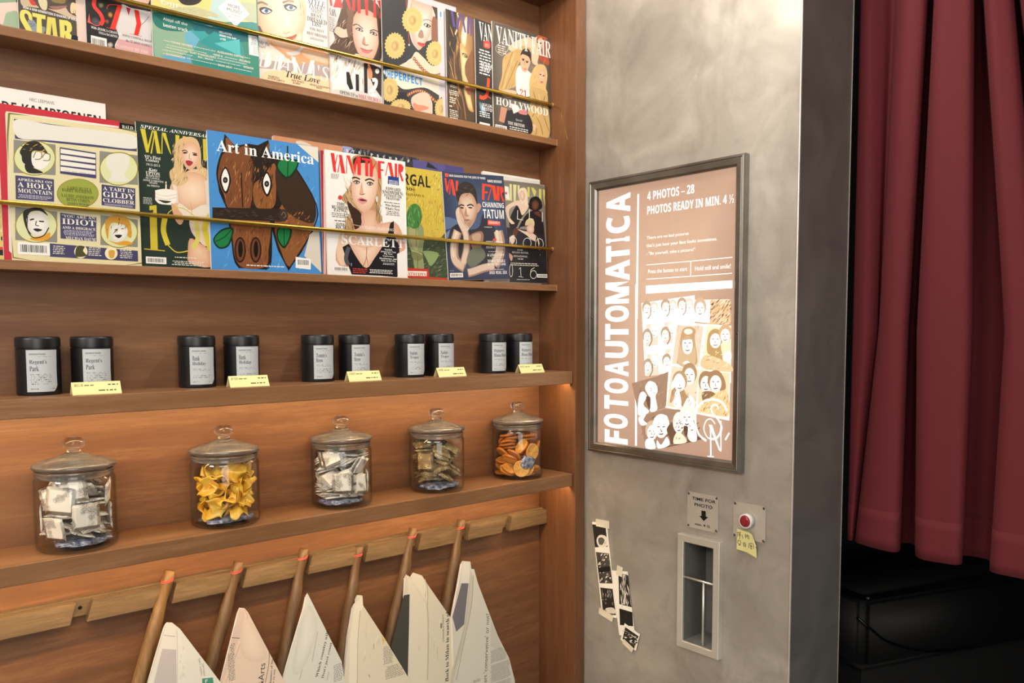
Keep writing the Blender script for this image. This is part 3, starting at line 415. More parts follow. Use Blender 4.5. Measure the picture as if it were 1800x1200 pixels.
'ravioli':{"base":"#38393d","els":[["b","#d9c8bf",[718,2675,1054,2897,1445,2726,1522,2378,1423,1848,1192,1705,1046,1490,935,1511,801,1663,703,2089]],["f","#ece0d8","#bfa596",[793,2425,995,2746,1386,2665,1435,2357,1367,1927,1190,1659,1046,1490,936,1534,830,1714]],["b","#4c3c38",[1400,2669,1615,2631,1817,2542,1703,1493,1535,1735,1604,2190,1495,2463]],["b","#8c5f4e",[1464,2364,1633,2196,1565,1788,1419,1709,1398,2026]],["b","#7b4a44",[663,2661,746,2682,710,2360,669,2349]],["l","#5d4640",14,[1148,2184,1290,2241,1432,2229]],["b","#33261f",[1168,2098,1259,2149,1386,2111,1285,2057]],["b","#efe6df",[1196,2098,1259,2131,1343,2105,1280,2072]],["b","#352820",[1315,2108,1308,2090,1291,2076,1270,2071,1253,2077,1247,2092,1254,2109,1271,2123,1292,2128,1309,2122]],["b","#a88676",[1072,1951,1141,1944,1166,1813,1081,1759,998,1797]],["b","#c75b4c",[980,1646,1106,1663,1219,1665,1132,1577,1020,1587]],["l","#7c322b",11,[988,1637,1105,1628,1213,1659]],["l","#a04a3c",27,[723,1825,743,1560]],["b","#d8d0c8",[762,1537,757,1522,744,1511,729,1508,717,1514,712,1526,717,1540,730,1551,745,1554,758,1549]],["b","#e0cdb6",[402,927,761,1203,933,1420,1154,1331,1406,1199,1728,1312,1763,945,1230,980]],["b","#e7dccd",[134,851,1750,1013,1769,572,1621,545,1165,646,606,496,391,546,103,668]],["b","#8c4d33",[917,1258,908,1232,885,1213,858,1207,836,1217,828,1240,837,1265,860,1285,887,1291,909,1281]],["b","#d9a884",[895,1254,890,1241,879,1231,865,1228,854,1233,850,1244,855,1257,866,1267,880,1270,891,1265]],["b","#8c4d33",[975,1209,966,1183,944,1163,916,1157,894,1168,886,1190,895,1216,918,1235,946,1241,968,1231]],["b","#d9a884",[953,1204,949,1191,937,1181,923,1178,912,1183,908,1195,913,1208,924,1217,938,1220,949,1215]],["b","#8c4d33",[1034,1160,1025,1134,1002,1115,974,1109,952,1119,944,1142,954,1168,976,1187,1004,1193,1026,1183]],["b","#d9a884",[1012,1156,1007,1143,996,1133,982,1130,971,1135,967,1146,971,1159,983,1169,997,1172,1008,1167]],["b","#8c4d33",[1093,1115,1084,1089,1061,1069,1033,1064,1011,1074,1003,1097,1012,1123,1035,1142,1063,1148,1085,1137]],["b","#d9a884",[1070,1110,1066,1097,1054,1088,1040,1085,1029,1090,1025,1101,1030,1114,1041,1124,1055,1127,1066,1122]],["b","#8c4d33",[1152,1074,1143,1048,1120,1028,1092,1023,1070,1033,1062,1056,1071,1082,1094,1101,1122,1107,1144,1097]],["b","#d9a884",[1129,1070,1125,1056,1113,1047,1099,1044,1088,1049,1084,1060,1089,1073,1100,1083,1114,1086,1125,1081]],["b","#8c4d33",[1212,1039,1202,1013,1179,993,1151,988,1129,998,1121,1021,1130,1047,1153,1067,1181,1072,1204,1062]],["b","#d9a884",[1189,1035,1184,1022,1173,1012,1159,1009,1148,1014,1144,1026,1148,1039,1160,1048,1174,1051,1185,1046]],["b","#8c4d33",[1272,1011,1263,985,1239,966,1211,960,1189,971,1181,993,1190,1019,1213,1039,1241,1045,1264,1034]],["b","#d9a884",[1249,1007,1244,994,1233,984,1219,981,1208,987,1203,998,1208,1011,1220,1021,1234,1024,1245,1018]],["b","#8c4d33",[1332,992,1323,966,1300,946,1271,941,1249,951,1241,974,1250,1000,1273,1020,1302,1025,1324,1015]],["b","#d9a884",[1310,987,1305,974,1293,964,1279,962,1268,967,1264,978,1268,991,1280,1001,1294,1004,1305,999]],["b","#8c4d33",[1393,981,1384,955,1361,935,1332,930,1310,941,1302,963,1311,989,1334,1009,1363,1015,1385,1004]],["b","#d9a884",[1370,977,1366,964,1354,954,1340,951,1329,956,1325,968,1329,981,1341,991,1355,994,1366,988]],["b","#8c4d33",[1455,980,1446,954,1422,934,1394,929,1371,939,1363,962,1372,989,1396,1008,1424,1014,1447,1003]],["b","#d9a884",[1432,976,1427,963,1415,953,1401,950,1390,955,1386,967,1390,980,1402,990,1416,993,1428,987]],["b","#8c4d33",[1517,989,1508,963,1484,943,1455,938,1433,948,1424,971,1434,997,1457,1017,1486,1023,1509,1012]],["b","#d9a884",[1494,985,1489,972,1477,962,1463,959,1452,964,1448,976,1452,989,1464,999,1478,1002,1490,996]],["b","#8c4d33",[1580,1008,1570,982,1546,962,1518,956,1495,967,1487,990,1496,1016,1520,1036,1548,1042,1571,1031]],["b","#d9a884",[1556,1003,1552,990,1540,980,1525,978,1514,983,1510,994,1515,1008,1526,1017,1541,1020,1552,1015]],["b","#8c4d33",[1643,1036,1633,1010,1609,990,1580,984,1557,995,1549,1018,1559,1044,1582,1064,1611,1070,1634,1059]],["b","#d9a884",[1619,1032,1614,1019,1603,1009,1588,1006,1577,1011,1573,1023,1577,1036,1589,1046,1604,1049,1615,1043]],["b","#8c4d33",[1706,1074,1697,1047,1673,1027,1644,1022,1621,1032,1612,1055,1622,1082,1646,1102,1675,1107,1698,1097]],["b","#d9a884",[1683,1069,1678,1056,1666,1046,1651,1043,1640,1048,1636,1060,1641,1073,1652,1083,1667,1086,1678,1081]],["b","#8c4d33",[1770,1120,1760,1093,1737,1073,1707,1067,1684,1078,1676,1101,1685,1127,1709,1147,1738,1153,1762,1143]],["b","#d9a884",[1747,1115,1742,1102,1730,1092,1715,1089,1704,1094,1699,1105,1704,1119,1716,1129,1731,1132,1742,1126]],["b","#8c4d33",[707,379,697,351,671,330,641,324,617,336,608,361,618,390,643,411,674,416,698,404]],["b","#d8a683",[682,375,677,361,664,350,649,347,637,353,633,366,638,380,650,390,665,393,678,387]],["b","#8c4d33",[769,421,759,392,734,371,703,366,679,378,670,403,680,431,705,452,736,458,760,446]],["b","#d8a683",[744,416,739,402,727,391,711,389,699,395,695,407,700,421,712,432,728,435,740,429]],["b","#8c4d33",[832,460,821,432,796,410,765,405,741,417,732,442,742,470,768,491,798,497,823,485]],["b","#d8a683",[807,456,802,441,789,431,774,428,761,434,757,446,762,461,775,471,790,474,802,468]],["b","#8c4d33",[894,495,884,466,859,445,828,439,803,451,794,477,805,505,830,526,861,532,886,520]],["b","#d8a683",[869,490,864,476,851,465,836,463,824,469,819,481,824,495,837,506,853,509,865,503]],["b","#8c4d33",[957,523,947,495,921,473,890,468,866,480,857,505,867,533,892,555,924,560,948,548]],["b","#d8a683",[932,519,927,504,914,494,899,491,886,497,882,509,887,524,900,534,915,537,928,531]],["b","#8c4d33",[1020,544,1010,515,984,493,953,488,928,500,919,525,929,554,955,575,986,581,1011,569]],["b","#d8a683",[995,539,990,525,977,514,961,511,949,517,944,530,949,544,962,555,978,557,990,551]],["b","#8c4d33",[1083,555,1073,526,1047,504,1015,499,991,511,982,536,992,565,1018,586,1049,592,1074,580]],["b","#d8a683",[1058,550,1052,535,1039,525,1024,522,1011,528,1007,540,1012,555,1025,566,1041,568,1053,562]],["b","#8c4d33",[1146,556,1135,527,1109,505,1078,500,1053,512,1044,537,1054,566,1080,587,1112,593,1137,581]],["b","#d8a683",[1120,551,1115,536,1102,526,1086,523,1074,529,1069,541,1075,556,1088,567,1103,570,1116,564]],["b","#8c4d33",[1209,547,1198,518,1172,496,1141,490,1116,503,1106,528,1117,557,1143,578,1174,584,1200,572]],["b","#d8a683",[1183,542,1178,527,1165,517,1149,514,1136,520,1132,533,1137,547,1150,558,1166,561,1179,555]],["b","#8c4d33",[1272,528,1261,499,1235,478,1203,472,1178,484,1169,509,1179,538,1205,560,1237,566,1262,554]],["b","#d8a683",[1246,523,1241,509,1228,498,1212,495,1199,501,1195,514,1200,529,1213,539,1229,542,1241,536]],["b","#8c4d33",[1335,501,1324,472,1298,451,1266,445,1241,457,1232,483,1242,512,1268,533,1300,539,1325,527]],["b","#d8a683",[1309,497,1303,482,1290,471,1274,469,1262,475,1257,487,1262,502,1276,513,1291,515,1304,509]],["b","#8c4d33",[1398,468,1387,439,1361,417,1329,411,1303,424,1294,449,1305,478,1331,500,1363,505,1388,493]],["b","#d8a683",[1372,463,1366,448,1353,438,1337,435,1325,441,1320,454,1325,468,1338,479,1354,482,1367,476]],["b","#8c4d33",[1461,429,1450,400,1424,378,1392,373,1366,385,1357,411,1368,440,1394,461,1426,467,1452,455]],["b","#d8a683",[1435,425,1430,410,1416,399,1400,396,1388,402,1383,415,1388,430,1401,441,1417,443,1430,437]],["b","#8c4d33",[1524,388,1514,359,1487,337,1455,332,1429,344,1420,370,1431,399,1457,420,1489,426,1515,414]],["b","#d8a683",[1498,383,1493,369,1480,358,1464,355,1451,361,1446,374,1451,389,1465,400,1481,402,1494,396]],["b","#d8c3b2",[766,322,1048,510,1303,487,1378,84,870,67]],["b","#d48d76",[818,218,1126,226,1266,181,897,49]],["b","#e3c4ae",[848,291,1128,318,1211,240,929,214]],["p","#27272b",[2,318,632,433,759,71,7,31]],["p","#27272b",[1384,294,1769,572,1756,53,1378,61]],["l","#d9dde0",18,[622,1084,706,1169,846,1266]],["p","#d5bd7a",[1121,2183,1155,2147,1108,2103,1127,2057,1073,2025,1077,1971,1020,1955,1008,1898,953,1898,926,1843,878,1859,838,1811,800,1841,751,1803,726,1846,672,1821,663,1872,608,1862,614,1918,563,1924,584,1979,541,2001,575,2052,543,2087,588,2130,570,2176,622,2207,619,2260,674,2276,686,2333,739,2333,766,2388,814,2373,854,2422,892,2393,941,2432,966,2390,1021,2416,1031,2364,1087,2375,1081,2319,1134,2313,1112,2256,1157,2235]],["f","#dac891","#ceb572",[1090,2175,1039,2023,915,1907,765,1872,648,1931,606,2059,655,2209,777,2325,927,2362,1046,2305]],["f","#a07c4c","#d2ba7c",[985,2141,958,2055,891,1991,810,1972,747,2006,724,2079,751,2163,817,2228,897,2247,962,2214]],["f","#d6b984","#c29d69",[891,2128,878,2071,846,2030,808,2021,778,2047,767,2098,781,2155,812,2195,851,2205,881,2179]],["p","#d5bd7a",[596,1476,628,1439,584,1396,602,1348,550,1319,554,1264,500,1249,488,1193,436,1194,410,1140,364,1157,326,1110,291,1142,244,1105,221,1149,169,1126,160,1177,108,1169,114,1225,66,1233,86,1288,45,1311,78,1362,47,1398,90,1440,73,1487,122,1516,119,1570,172,1585,183,1641,234,1640,260,1695,305,1678,343,1726,379,1695,426,1733,449,1689,502,1714,511,1662,564,1671,558,1614,609,1607,588,1550,630,1527]],["f","#dac891","#ceb572",[566,1469,518,1317,400,1205,258,1175,146,1237,107,1368,154,1518,270,1631,412,1663,526,1601]],["f","#a07c4c","#d2ba7c",[467,1438,441,1353,377,1290,301,1274,241,1310,219,1384,245,1469,308,1531,384,1549,445,1513]],["f","#d6b984","#c29d69",[378,1428,365,1371,335,1331,298,1323,270,1350,260,1402,273,1458,303,1498,339,1507,368,1480]],["p","#d5bd7a",[1730,1557,1759,1520,1718,1479,1735,1432,1687,1404,1690,1350,1640,1337,1629,1281,1581,1284,1556,1231,1514,1249,1478,1203,1445,1235,1401,1199,1380,1242,1331,1220,1323,1271,1274,1264,1280,1319,1235,1327,1253,1381,1215,1404,1246,1453,1217,1490,1257,1530,1241,1576,1287,1604,1284,1657,1333,1671,1344,1726,1392,1724,1416,1777,1458,1760,1493,1806,1527,1775,1571,1811,1593,1769,1642,1792,1650,1740,1700,1748,1694,1693,1741,1685,1722,1630,1762,1607]],["f","#dac891","#ceb572",[1702,1551,1657,1403,1547,1294,1414,1267,1310,1330,1273,1459,1317,1605,1425,1714,1558,1743,1664,1681]],["f","#a07c4c","#d2ba7c",[1610,1522,1586,1439,1527,1378,1455,1363,1399,1399,1379,1473,1403,1555,1462,1616,1533,1631,1590,1596]],["f","#d6b984","#c29d69",[1523,1513,1512,1457,1483,1418,1449,1411,1423,1438,1414,1489,1425,1545,1454,1583,1488,1591,1514,1564]],["p","#d5bd7a",[385,444,412,408,374,371,389,326,345,301,348,250,302,239,292,186,248,190,225,141,186,159,154,117,123,148,83,116,63,158,19,138,12,187,-33,182,-28,233,-69,243,-52,293,-87,316,-59,362,-85,397,-48,433,-63,478,-20,503,-23,553,22,564,32,616,76,613,98,662,137,645,169,688,200,657,240,690,260,649,305,669,313,620,358,626,353,574,396,565,378,513,414,490]],["f","#dac891","#ceb572",[359,439,318,300,217,201,95,180,0,243,-34,366,7,503,107,602,228,626,325,564]],["f","#a07c4c","#d2ba7c",[275,415,253,337,199,281,133,270,82,305,64,375,86,453,140,508,205,521,257,485]],["f","#d6b984","#c29d69",[196,409,185,357,159,321,128,315,103,342,95,390,106,442,132,478,163,484,188,457]],["p","#d5bd7a",[724,133,757,115,713,89,732,64,680,45,684,15,630,4,618,-28,566,-29,540,-61,493,-54,455,-82,418,-66,372,-89,348,-66,296,-82,286,-54,233,-61,239,-30,189,-29,209,3,167,13,200,43,168,61,211,86,193,111,243,130,239,159,292,170,303,201,355,204,380,235,426,228,464,257,501,242,548,265,573,242,626,259,636,231,690,238,684,207,735,206,715,174,758,163]],["f","#dac891","#ceb572",[694,128,647,42,528,-26,385,-50,271,-22,229,48,275,132,391,200,535,226,651,198]],["f","#a07c4c","#d2ba7c",[593,102,568,54,505,16,427,3,365,19,343,58,368,106,431,144,508,158,571,141]],["f","#d6b984","#c29d69",[503,95,491,63,461,40,424,33,395,47,384,74,396,106,426,130,463,136,493,123]],["p","#d5bd7a",[1825,277,1847,244,1816,211,1829,170,1793,148,1795,102,1758,93,1749,46,1713,51,1695,7,1663,25,1637,-13,1612,16,1579,-12,1563,26,1527,10,1521,54,1484,51,1489,97,1455,107,1469,152,1440,174,1463,215,1442,247,1472,280,1460,320,1495,342,1493,387,1529,396,1538,443,1573,439,1591,483,1623,466,1650,504,1674,475,1707,503,1724,465,1760,482,1766,438,1803,442,1799,395,1834,386,1819,340,1849,318]],["f","#dac891","#ceb572",[1804,273,1770,149,1688,62,1589,46,1511,105,1484,218,1517,341,1598,428,1697,446,1776,387]],["f","#a07c4c","#d2ba7c",[1738,252,1720,183,1676,134,1622,125,1580,159,1566,223,1584,292,1628,341,1681,350,1723,316]],["f","#d6b984","#c29d69",[1667,249,1658,203,1636,171,1611,167,1591,191,1585,235,1594,282,1615,314,1640,318,1660,294]],["p","#1f8fd6",[1670,2518,1787,2535,1778,2405,1667,2401]],["t","S","#1d9be6","THE",29,664,265,830],["t","S","#1d9be6","PERFECT",306,673,1101,852]],"x":-0.5559,"roll":0.0,"y":0.0848,"z":2.001},
'closeup':{"base":"#4a3a2c","els":[["p","#2a2522",[75,2677,433,2663,315,1863,106,1304,96,891,31,879]],["f","#b98f60","#6b4c33",[331,2510,664,2617,899,2569,868,1197,685,637,563,1137,471,1483,414,1885]],["f","#f2e8d8","#d9b98c",[468,2078,629,2556,694,2468,631,1933,528,1806]],["f","#f3dfb2","#c79a5e",[431,1889,579,1844,675,1630,569,1399,564,1190,694,1006,655,789,493,1019,438,1476]],["f","#f0d99c","#b98a4e",[523,869,754,702,848,349,679,347,583,566]],["b","#7c5636",[673,1577,881,1778,850,402,753,649,725,907,597,1170,586,1402]],["k",["#8a5f3c","#b9834c","#3a2a20","#d9a866","#5c402b"],50,99,123,439,2326,1.75,565,21],["l","#e3c89c",41,[287,2063,427,2404,365,2595,598,2626]],["l","#9a6c45",36,[244,1642,264,1078,483,601,572,93]],["b","#5a4228",[492,1669,626,1684,674,1603,557,1592]],["b","#d9d3a4",[621,1650,612,1629,588,1613,559,1607,536,1613,528,1630,537,1650,561,1666,590,1673,613,1666]],["b","#4f4a22",[608,1647,603,1632,591,1621,577,1618,565,1624,561,1637,566,1652,578,1663,592,1666,604,1660]],["b","#9c5648",[606,858,758,860,721,722,637,733]],["p","#5a4a8c",[154,2607,235,2602,291,2244,226,2241]],["p","#5a4a8c",[308,2247,431,2586,481,2598,371,2159]],["p","#5a4a8c",[481,2598,547,2614,638,2195,587,2183]],["p","#5a4a8c",[680,2595,748,2598,721,2188,661,2174]],["p","#5a4a8c",[781,2567,848,2570,822,2158,771,2147]],["m","#e8e4da",79,785,341,850,2],["m","#e8e4da",60,601,387,730,3],["m","#e8e4da",56,408,300,563,3],["m","#e8e4da",57,305,148,370,1],["m","#e8e4da",55,47,341,266,5]],"x":-0.3781,"roll":0.0,"y":0.0848,"z":2.001},
'jcover':{"base":"#1d1d20","els":[["t","B","#f1f0ee","VANITY",133,2095,959,2558],["b","#d9463f",[295,2108,488,2137,484,1977,292,1961]],["m","#f0c0b8",319,1980,469,2073,3],["m","#eeeeee",108,1272,531,1908,9],["t","B","#eeeeee","SUMMER",180,1487,725,1580],["t","B","#eeeeee","CAMP",195,1397,509,1490],["l","#e2502f",97,[426,1231,372,846,247,717,109,719]],["l","#e2502f",27,[353,790,493,748]],["f","#9fc4d8","#1d1d20",[89,609,243,557,344,360,236,235,102,426]],["t","S","#eeeeee","JULIA",192,494,525,588],["t","S","#eeeeee","RESTO",190,414,523,494],["m","#eeeeee",84,236,485,383,3],["p","#f2f2f2",[95,106,443,108,442,27,93,26]]],"x":-0.2896,"roll":0.0,"y":0.0848,"z":2.001},
'group':{"base":"#6b6259","els":[["f","#8a8077","#4f463e",[87,2627,2106,2724,2059,115,31,71]],["b","#c9a56c",[343,1809,626,2051,949,2253,1279,2484,1310,2199,942,1882,793,1589,822,1279,466,1054,188,1003,299,1386]],["k",["#b8935b","#d6b67f"],14,309,1140,784,1854,1.1,389,31],["l","#96743f",18,[661,2033,478,1630,258,1042]],["l","#96743f",18,[834,1860,614,1448,396,1041]],["l","#e0c48e",24,[731,2022,565,1647,344,1058]],["b","#e5c6a8",[809,2353,1280,2538,1348,2287,1021,2268,661,2059,522,2107,665,2243]],["b","#e9c9ab",[1277,2378,1577,2658,1724,2530,1644,2271,1527,1977,1562,1877,1341,1912,1310,2199]],["f","#efd2b6","#d3a184",[1501,2561,1688,2630,1741,2453,1644,2298,1533,2300,1480,2423]],["b","#b0583a",[1577,2699,1802,2710,1894,2568,1907,2273,1940,1981,1713,1989,1566,2120,1720,2341,1799,2547,1650,2621,1499,2480]],["k",["#8d3c28","#cf7a52","#9c4a30"],24,1576,1974,1902,2605,1.3,296,19],["b","#f3efe8",[794,1615,939,1750,1335,1590,1330,1375,1251,1040,817,1014,753,1371]],["b","#e0b594",[944,1988,1090,2098,1270,2030,1248,1840,1117,1627,973,1651,923,1826]],["b","#2d2320",[926,2011,1019,2176,1201,2228,1290,2115,1286,1927,1215,2032,1017,2056]],["b","#c98f78",[1010,1711,1136,1711,1081,1660]],["l","#2d2320",19,[971,1936,1069,1940]],["l","#2d2320",19,[1115,1905,1202,1905]],["b","#2a1c16",[1057,1917,1050,1905,1032,1894,1010,1889,992,1892,985,1902,992,1914,1010,1925,1033,1929,1051,1926]],["b","#2a1c16",[1191,1889,1184,1877,1165,1866,1143,1861,1125,1864,1118,1874,1125,1886,1143,1897,1166,1901,1184,1898]],["l","#a0695a",13,[1086,1912,1055,1813,1102,1810]],["l","#b08068",11,[1068,1909,1055,1800]],["b","#e0bd82",[1337,1697,1525,1896,1787,1923,1878,1697,1815,1359,1850,1202,1326,1161,1220,1354]],["f","#efcfb0","#d9a88a",[1578,1746,1748,1834,1802,1682,1722,1423,1591,1452,1538,1603]],["k",["#cfa863","#f0dcae","#b98f4e"],22,1265,1202,1549,1790,1.2,161,16],["b","#2a1c16",[1655,1667,1648,1656,1631,1647,1610,1643,1594,1645,1587,1653,1594,1664,1611,1673,1632,1678,1649,1675]],["b","#2a1c16",[1771,1660,1764,1649,1747,1640,1726,1636,1710,1638,1703,1647,1710,1657,1727,1667,1748,1671,1765,1668]],["l","#b5836c",14,[1677,1658,1660,1560,1698,1554]],["b","#2a1c16",[1577,2484,1571,2473,1554,2464,1533,2459,1516,2461,1510,2469,1517,2480,1534,2490,1554,2494,1571,2492]],["b","#2a1c16",[1681,2481,1675,2470,1658,2460,1637,2455,1620,2458,1614,2466,1621,2477,1638,2486,1658,2491,1675,2489]],["b","#b04a44",[1541,2329,1608,2343,1589,2307]],["b","#b9584c",[1610,1483,1723,1491,1666,1453]],["b","#cfae74",[1255,1254,1813,1250,1882,909,1905,92,1268,51,1092,372,1246,825]],["l","#8c6a38",22,[1363,1167,1467,810,1314,515]],["l","#8c6a38",22,[1773,1134,1690,740,1908,230]],["l","#e5cb96",27,[1548,1147,1616,781,1461,485]],["l","#8c6a38",22,[1462,539,1607,346,1678,113]],["l","#a88247",32,[1275,401,1456,214,1416,73]],["b","#e4bfa0",[1092,372,1421,317,1381,176,1234,207,983,354]],["b","#26262c",[455,530,1168,571,1269,78,409,26,308,193]],["p","#c98f76",[248,599,456,583,343,199,171,223]],["p","#eeeae2",[564,732,811,723,916,608,664,487]],["b","#d4868a",[844,596,1061,660,1131,538,878,523]],["b","#e4bfa0",[221,957,466,1054,782,1060,637,876,323,872]],["t","B","#f3f1ee","VANITY FAIR",120,2146,2012,2583],["m","#ded8d0",161,1912,452,2131,4],["l","#ded8d0",10,[108,2043,299,2200,507,2195,504,2051,310,1880,123,1943,108,2043]],["t","B","#e4393c","21",891,974,1124,1160],["t","B","#f6f4f0","HOLLYWOOD",82,621,1877,816],["t","I","#f0eeea","Special",733,313,965,380],["t","B","#f0eeea","THE BRITISH",467,192,1036,271],["m","#f0eeea",482,11,1234,168,3],["c",50,9,429,126]],"x":-0.235,"roll":0.0,"y":0.0848,"z":2.001},
'yellowcomic':{"base":"#e2cf7a","els":[["p","#d94a33",[600,210,814,224,812,176,599,172]],["p","#1f1f1d",[598,163,812,176,808,80,595,77]],["b","#2b2b26",[816,368,812,345,803,330,793,330,785,343,783,365,787,388,796,403,806,403,814,390]],["b","#efe6b0",[818,511,810,488,793,473,773,471,757,484,751,506,759,529,776,544,796,546,812,533]],["k",["#8a7a3a","#c7b25c"],20,684,243,815,2247,1.2,151,19]],"x":-1.3876,"roll":0.0,"y":0.094,"z":1.618},
'red':{"base":"#c5303f","els":[["p","#e9e3df",[129,2499,1905,2530,1903,2494,186,2467,114,120,79,160]],["p","#d8d2cc",[1834,2533,1905,2530,1903,2494,1833,2494]]],"x":-1.3068,"roll":0.0,"y":0.0895,"z":1.618},
'panels':{"base":"#e2dab0","els":[["l","#7c7a3a",33,[49,2463,2146,2456,2095,54,6,47,49,2463]],["p","#46446a",[118,2383,2070,2384,2074,2106,117,2051]],["b","#e6e4de",[142,2373,654,2371,1340,2392,2056,2388,2062,2156,1330,2127,643,2100,167,2077]],["p","#e6e4de",[178,2365,2041,2373,2048,2169,180,2102]],["p","#8b8c86",[97,2034,731,2040,710,1509,74,1476]],["b","#9a8c3e",[726,1806,656,1619,487,1489,287,1466,132,1554,79,1721,146,1903,310,2034,510,2063,670,1976]],["b","#dbe0ae",[708,1804,642,1628,482,1505,293,1482,147,1566,96,1723,160,1895,315,2018,504,2046,655,1964]],["p","#8b8c86",[1436,2030,2092,2036,2072,1493,1414,1461]],["b","#9a8c3e",[2089,1792,2016,1602,1842,1470,1634,1447,1474,1539,1418,1709,1487,1895,1656,2028,1864,2056,2030,1967]],["b","#dbe0ae",[2068,1790,2000,1611,1836,1486,1641,1464,1490,1551,1437,1712,1502,1887,1662,2012,1857,2038,2013,1954]],["p","#8b8c86",[75,905,710,878,689,344,52,344]],["b","#9a8c3e",[706,642,636,458,466,336,266,323,111,420,58,591,125,771,289,894,489,912,650,817]],["b","#dbe0ae",[688,641,621,467,461,352,272,339,125,431,75,592,139,762,294,878,483,895,635,805]],["p","#8b8c86",[1406,882,2043,856,2024,346,1385,346]],["b","#9a8c3e",[2040,627,1970,449,1800,332,1599,320,1443,414,1388,578,1455,751,1620,869,1821,886,1982,794]],["b","#dbe0ae",[2019,625,1954,459,1795,349,1606,337,1459,426,1408,579,1471,742,1625,852,1814,869,1966,782]],["b","#26241f",[182,1851,287,2006,439,2056,537,1985,608,1853,508,1896,381,1879,353,1791,399,1684,370,1596,224,1662,203,1771]],["b","#f0eee8",[380,1851,608,1853,601,1682,470,1580,360,1651]],["l","#8a6a2a",14,[377,1766,432,1886,507,1868,490,1767,401,1741]],["l","#8a6a2a",14,[516,1784,557,1861,633,1857,617,1755,527,1743]],["k",["#b48a3c","#d9b45c","#26241f"],24,213,1850,582,1995,0.4,112,14],["b","#26241f",[247,1637,370,1596,518,1530,291,1502]],["b","#e4e4da",[1539,1831,1600,1987,1884,2026,1936,1882,1842,1659,1924,1548,1582,1509,1615,1632]],["p","#46446a",[794,2007,1374,1986,1362,1528,781,1547]],["p","#eceae4",[806,1980,1365,1961,1362,1896,803,1903]],["p","#eceae4",[802,1877,1361,1861,1358,1796,799,1799]],["p","#eceae4",[798,1773,1357,1760,1354,1695,795,1695]],["p","#eceae4",[794,1669,1353,1660,1350,1595,791,1591]],["m","#d9d6cc",811,1579,1340,1637,1],["p","#46446a",[97,1437,681,1435,668,1047,88,1032]],["t","B","#f2efe2","APRÈS-SKI ON",127,1354,655,1407],["t","B","#f2efe2","A HOLY",124,1247,652,1334],["t","B","#f2efe2","MOUNTAIN",125,1153,648,1225],["m","#d6d2e0",116,1062,644,1132,3],["b","#9a8c3e",[1390,1266,1318,1102,1142,989,934,970,772,1049,715,1195,784,1355,954,1468,1162,1492,1330,1415]],["b","#9aa646",[1373,1264,1305,1110,1138,1003,939,984,785,1059,731,1197,796,1347,958,1455,1156,1478,1316,1405]],["t","B","#3f4220","LAIRD HUNT &",885,1288,1273,1343],["t","B","#3f4220","HARRY MATHEWS",797,1244,1277,1299],["t","B","#3f4220","LAURIE ANDERSON",788,1148,1309,1203],["t","B","#3f4220","BETSY COHEN",864,1083,1238,1139],["t","B","#3f4220","JAMES WOOD",874,1012,1222,1067],["p","#46446a",[1446,1435,2020,1423,2006,1048,1432,1063]],["t","B","#f2efe2","A TART IN",1467,1336,2000,1401],["t","B","#f2efe2","GILDY",1464,1217,2002,1315],["t","B","#f2efe2","CLOBBER",1459,1121,1992,1193],["m","#d6d2e0",1455,1065,1989,1104,2],["b","#26241f",[186,733,216,862,444,926,566,794,441,869,289,827,245,654,299,460,228,540]],["f","#f4f3ee","#dcdad2",[249,767,441,854,552,764,569,566,475,444,324,448,241,569]],["l","#26241f",23,[284,699,348,724]],["l","#26241f",23,[422,691,498,689]],["b","#26241f",[328,547,391,566,466,544,389,509]],["l","#26241f",14,[384,693,369,621,419,611]],["b","#e0a032",[271,387,450,443,580,509,550,392,370,352]],["l","#26241f",17,[249,767,240,540,322,405,475,444,570,594]],["p","#46446a",[754,868,1335,832,1318,401,744,420]],["t","B","#f2efe2","\"YOU ARE AN",779,792,1314,842],["t","B","#f2efe2","IDIOT",777,674,1319,775],["t","B","#f2efe2","AND A DISGRACE",779,593,1315,640],["m","#d6d2e0",769,480,1303,581,4],["t","B","#f2efe2","MEGHAN DAUM",825,397,1307,464],["b","#d19a3a",[1479,635,1500,816,1671,906,1869,847,1921,700,1914,517,1830,572,1807,721,1638,768,1551,701,1514,459]],["f","#f5f3ee","#dddad0",[1579,703,1779,749,1861,634,1797,478,1653,408,1571,493]],["l","#26241f",15,[1633,632,1676,651]],["l","#26241f",15,[1747,662,1790,671]],["b","#26241f",[1630,542,1757,551,1698,487]],["b","#e0a032",[1514,444,1653,408,1825,450,1938,397,1708,367]],["k",["#26241f","#7c5a22"],12,1501,578,1916,846,1.2,150,12],["p","#46446a",[572,322,2021,280,2020,81,563,92]],["c",83,107,569,318],["b","#efe8c4",[1167,214,1143,143,1088,97,1021,94,969,134,952,201,975,271,1030,317,1096,322,1149,282]],["b","#4a4c2c",[973,217,1017,308,1124,300,1094,224,1145,139,983,115]],["b","#f0e6c0",[1668,213,1645,145,1590,100,1524,97,1472,135,1454,201,1477,269,1532,314,1598,318,1650,280]],["b","#d9a34a",[1520,250,1619,256,1600,134,1530,130]],["m","#e0dcd0",610,138,815,296,5],["m","#e0dcd0",1178,140,1395,303,5],["m","#e0dcd0",1705,125,1932,291,5]],"x":-1.2951,"roll":0.0,"y":0.0848,"z":1.618},
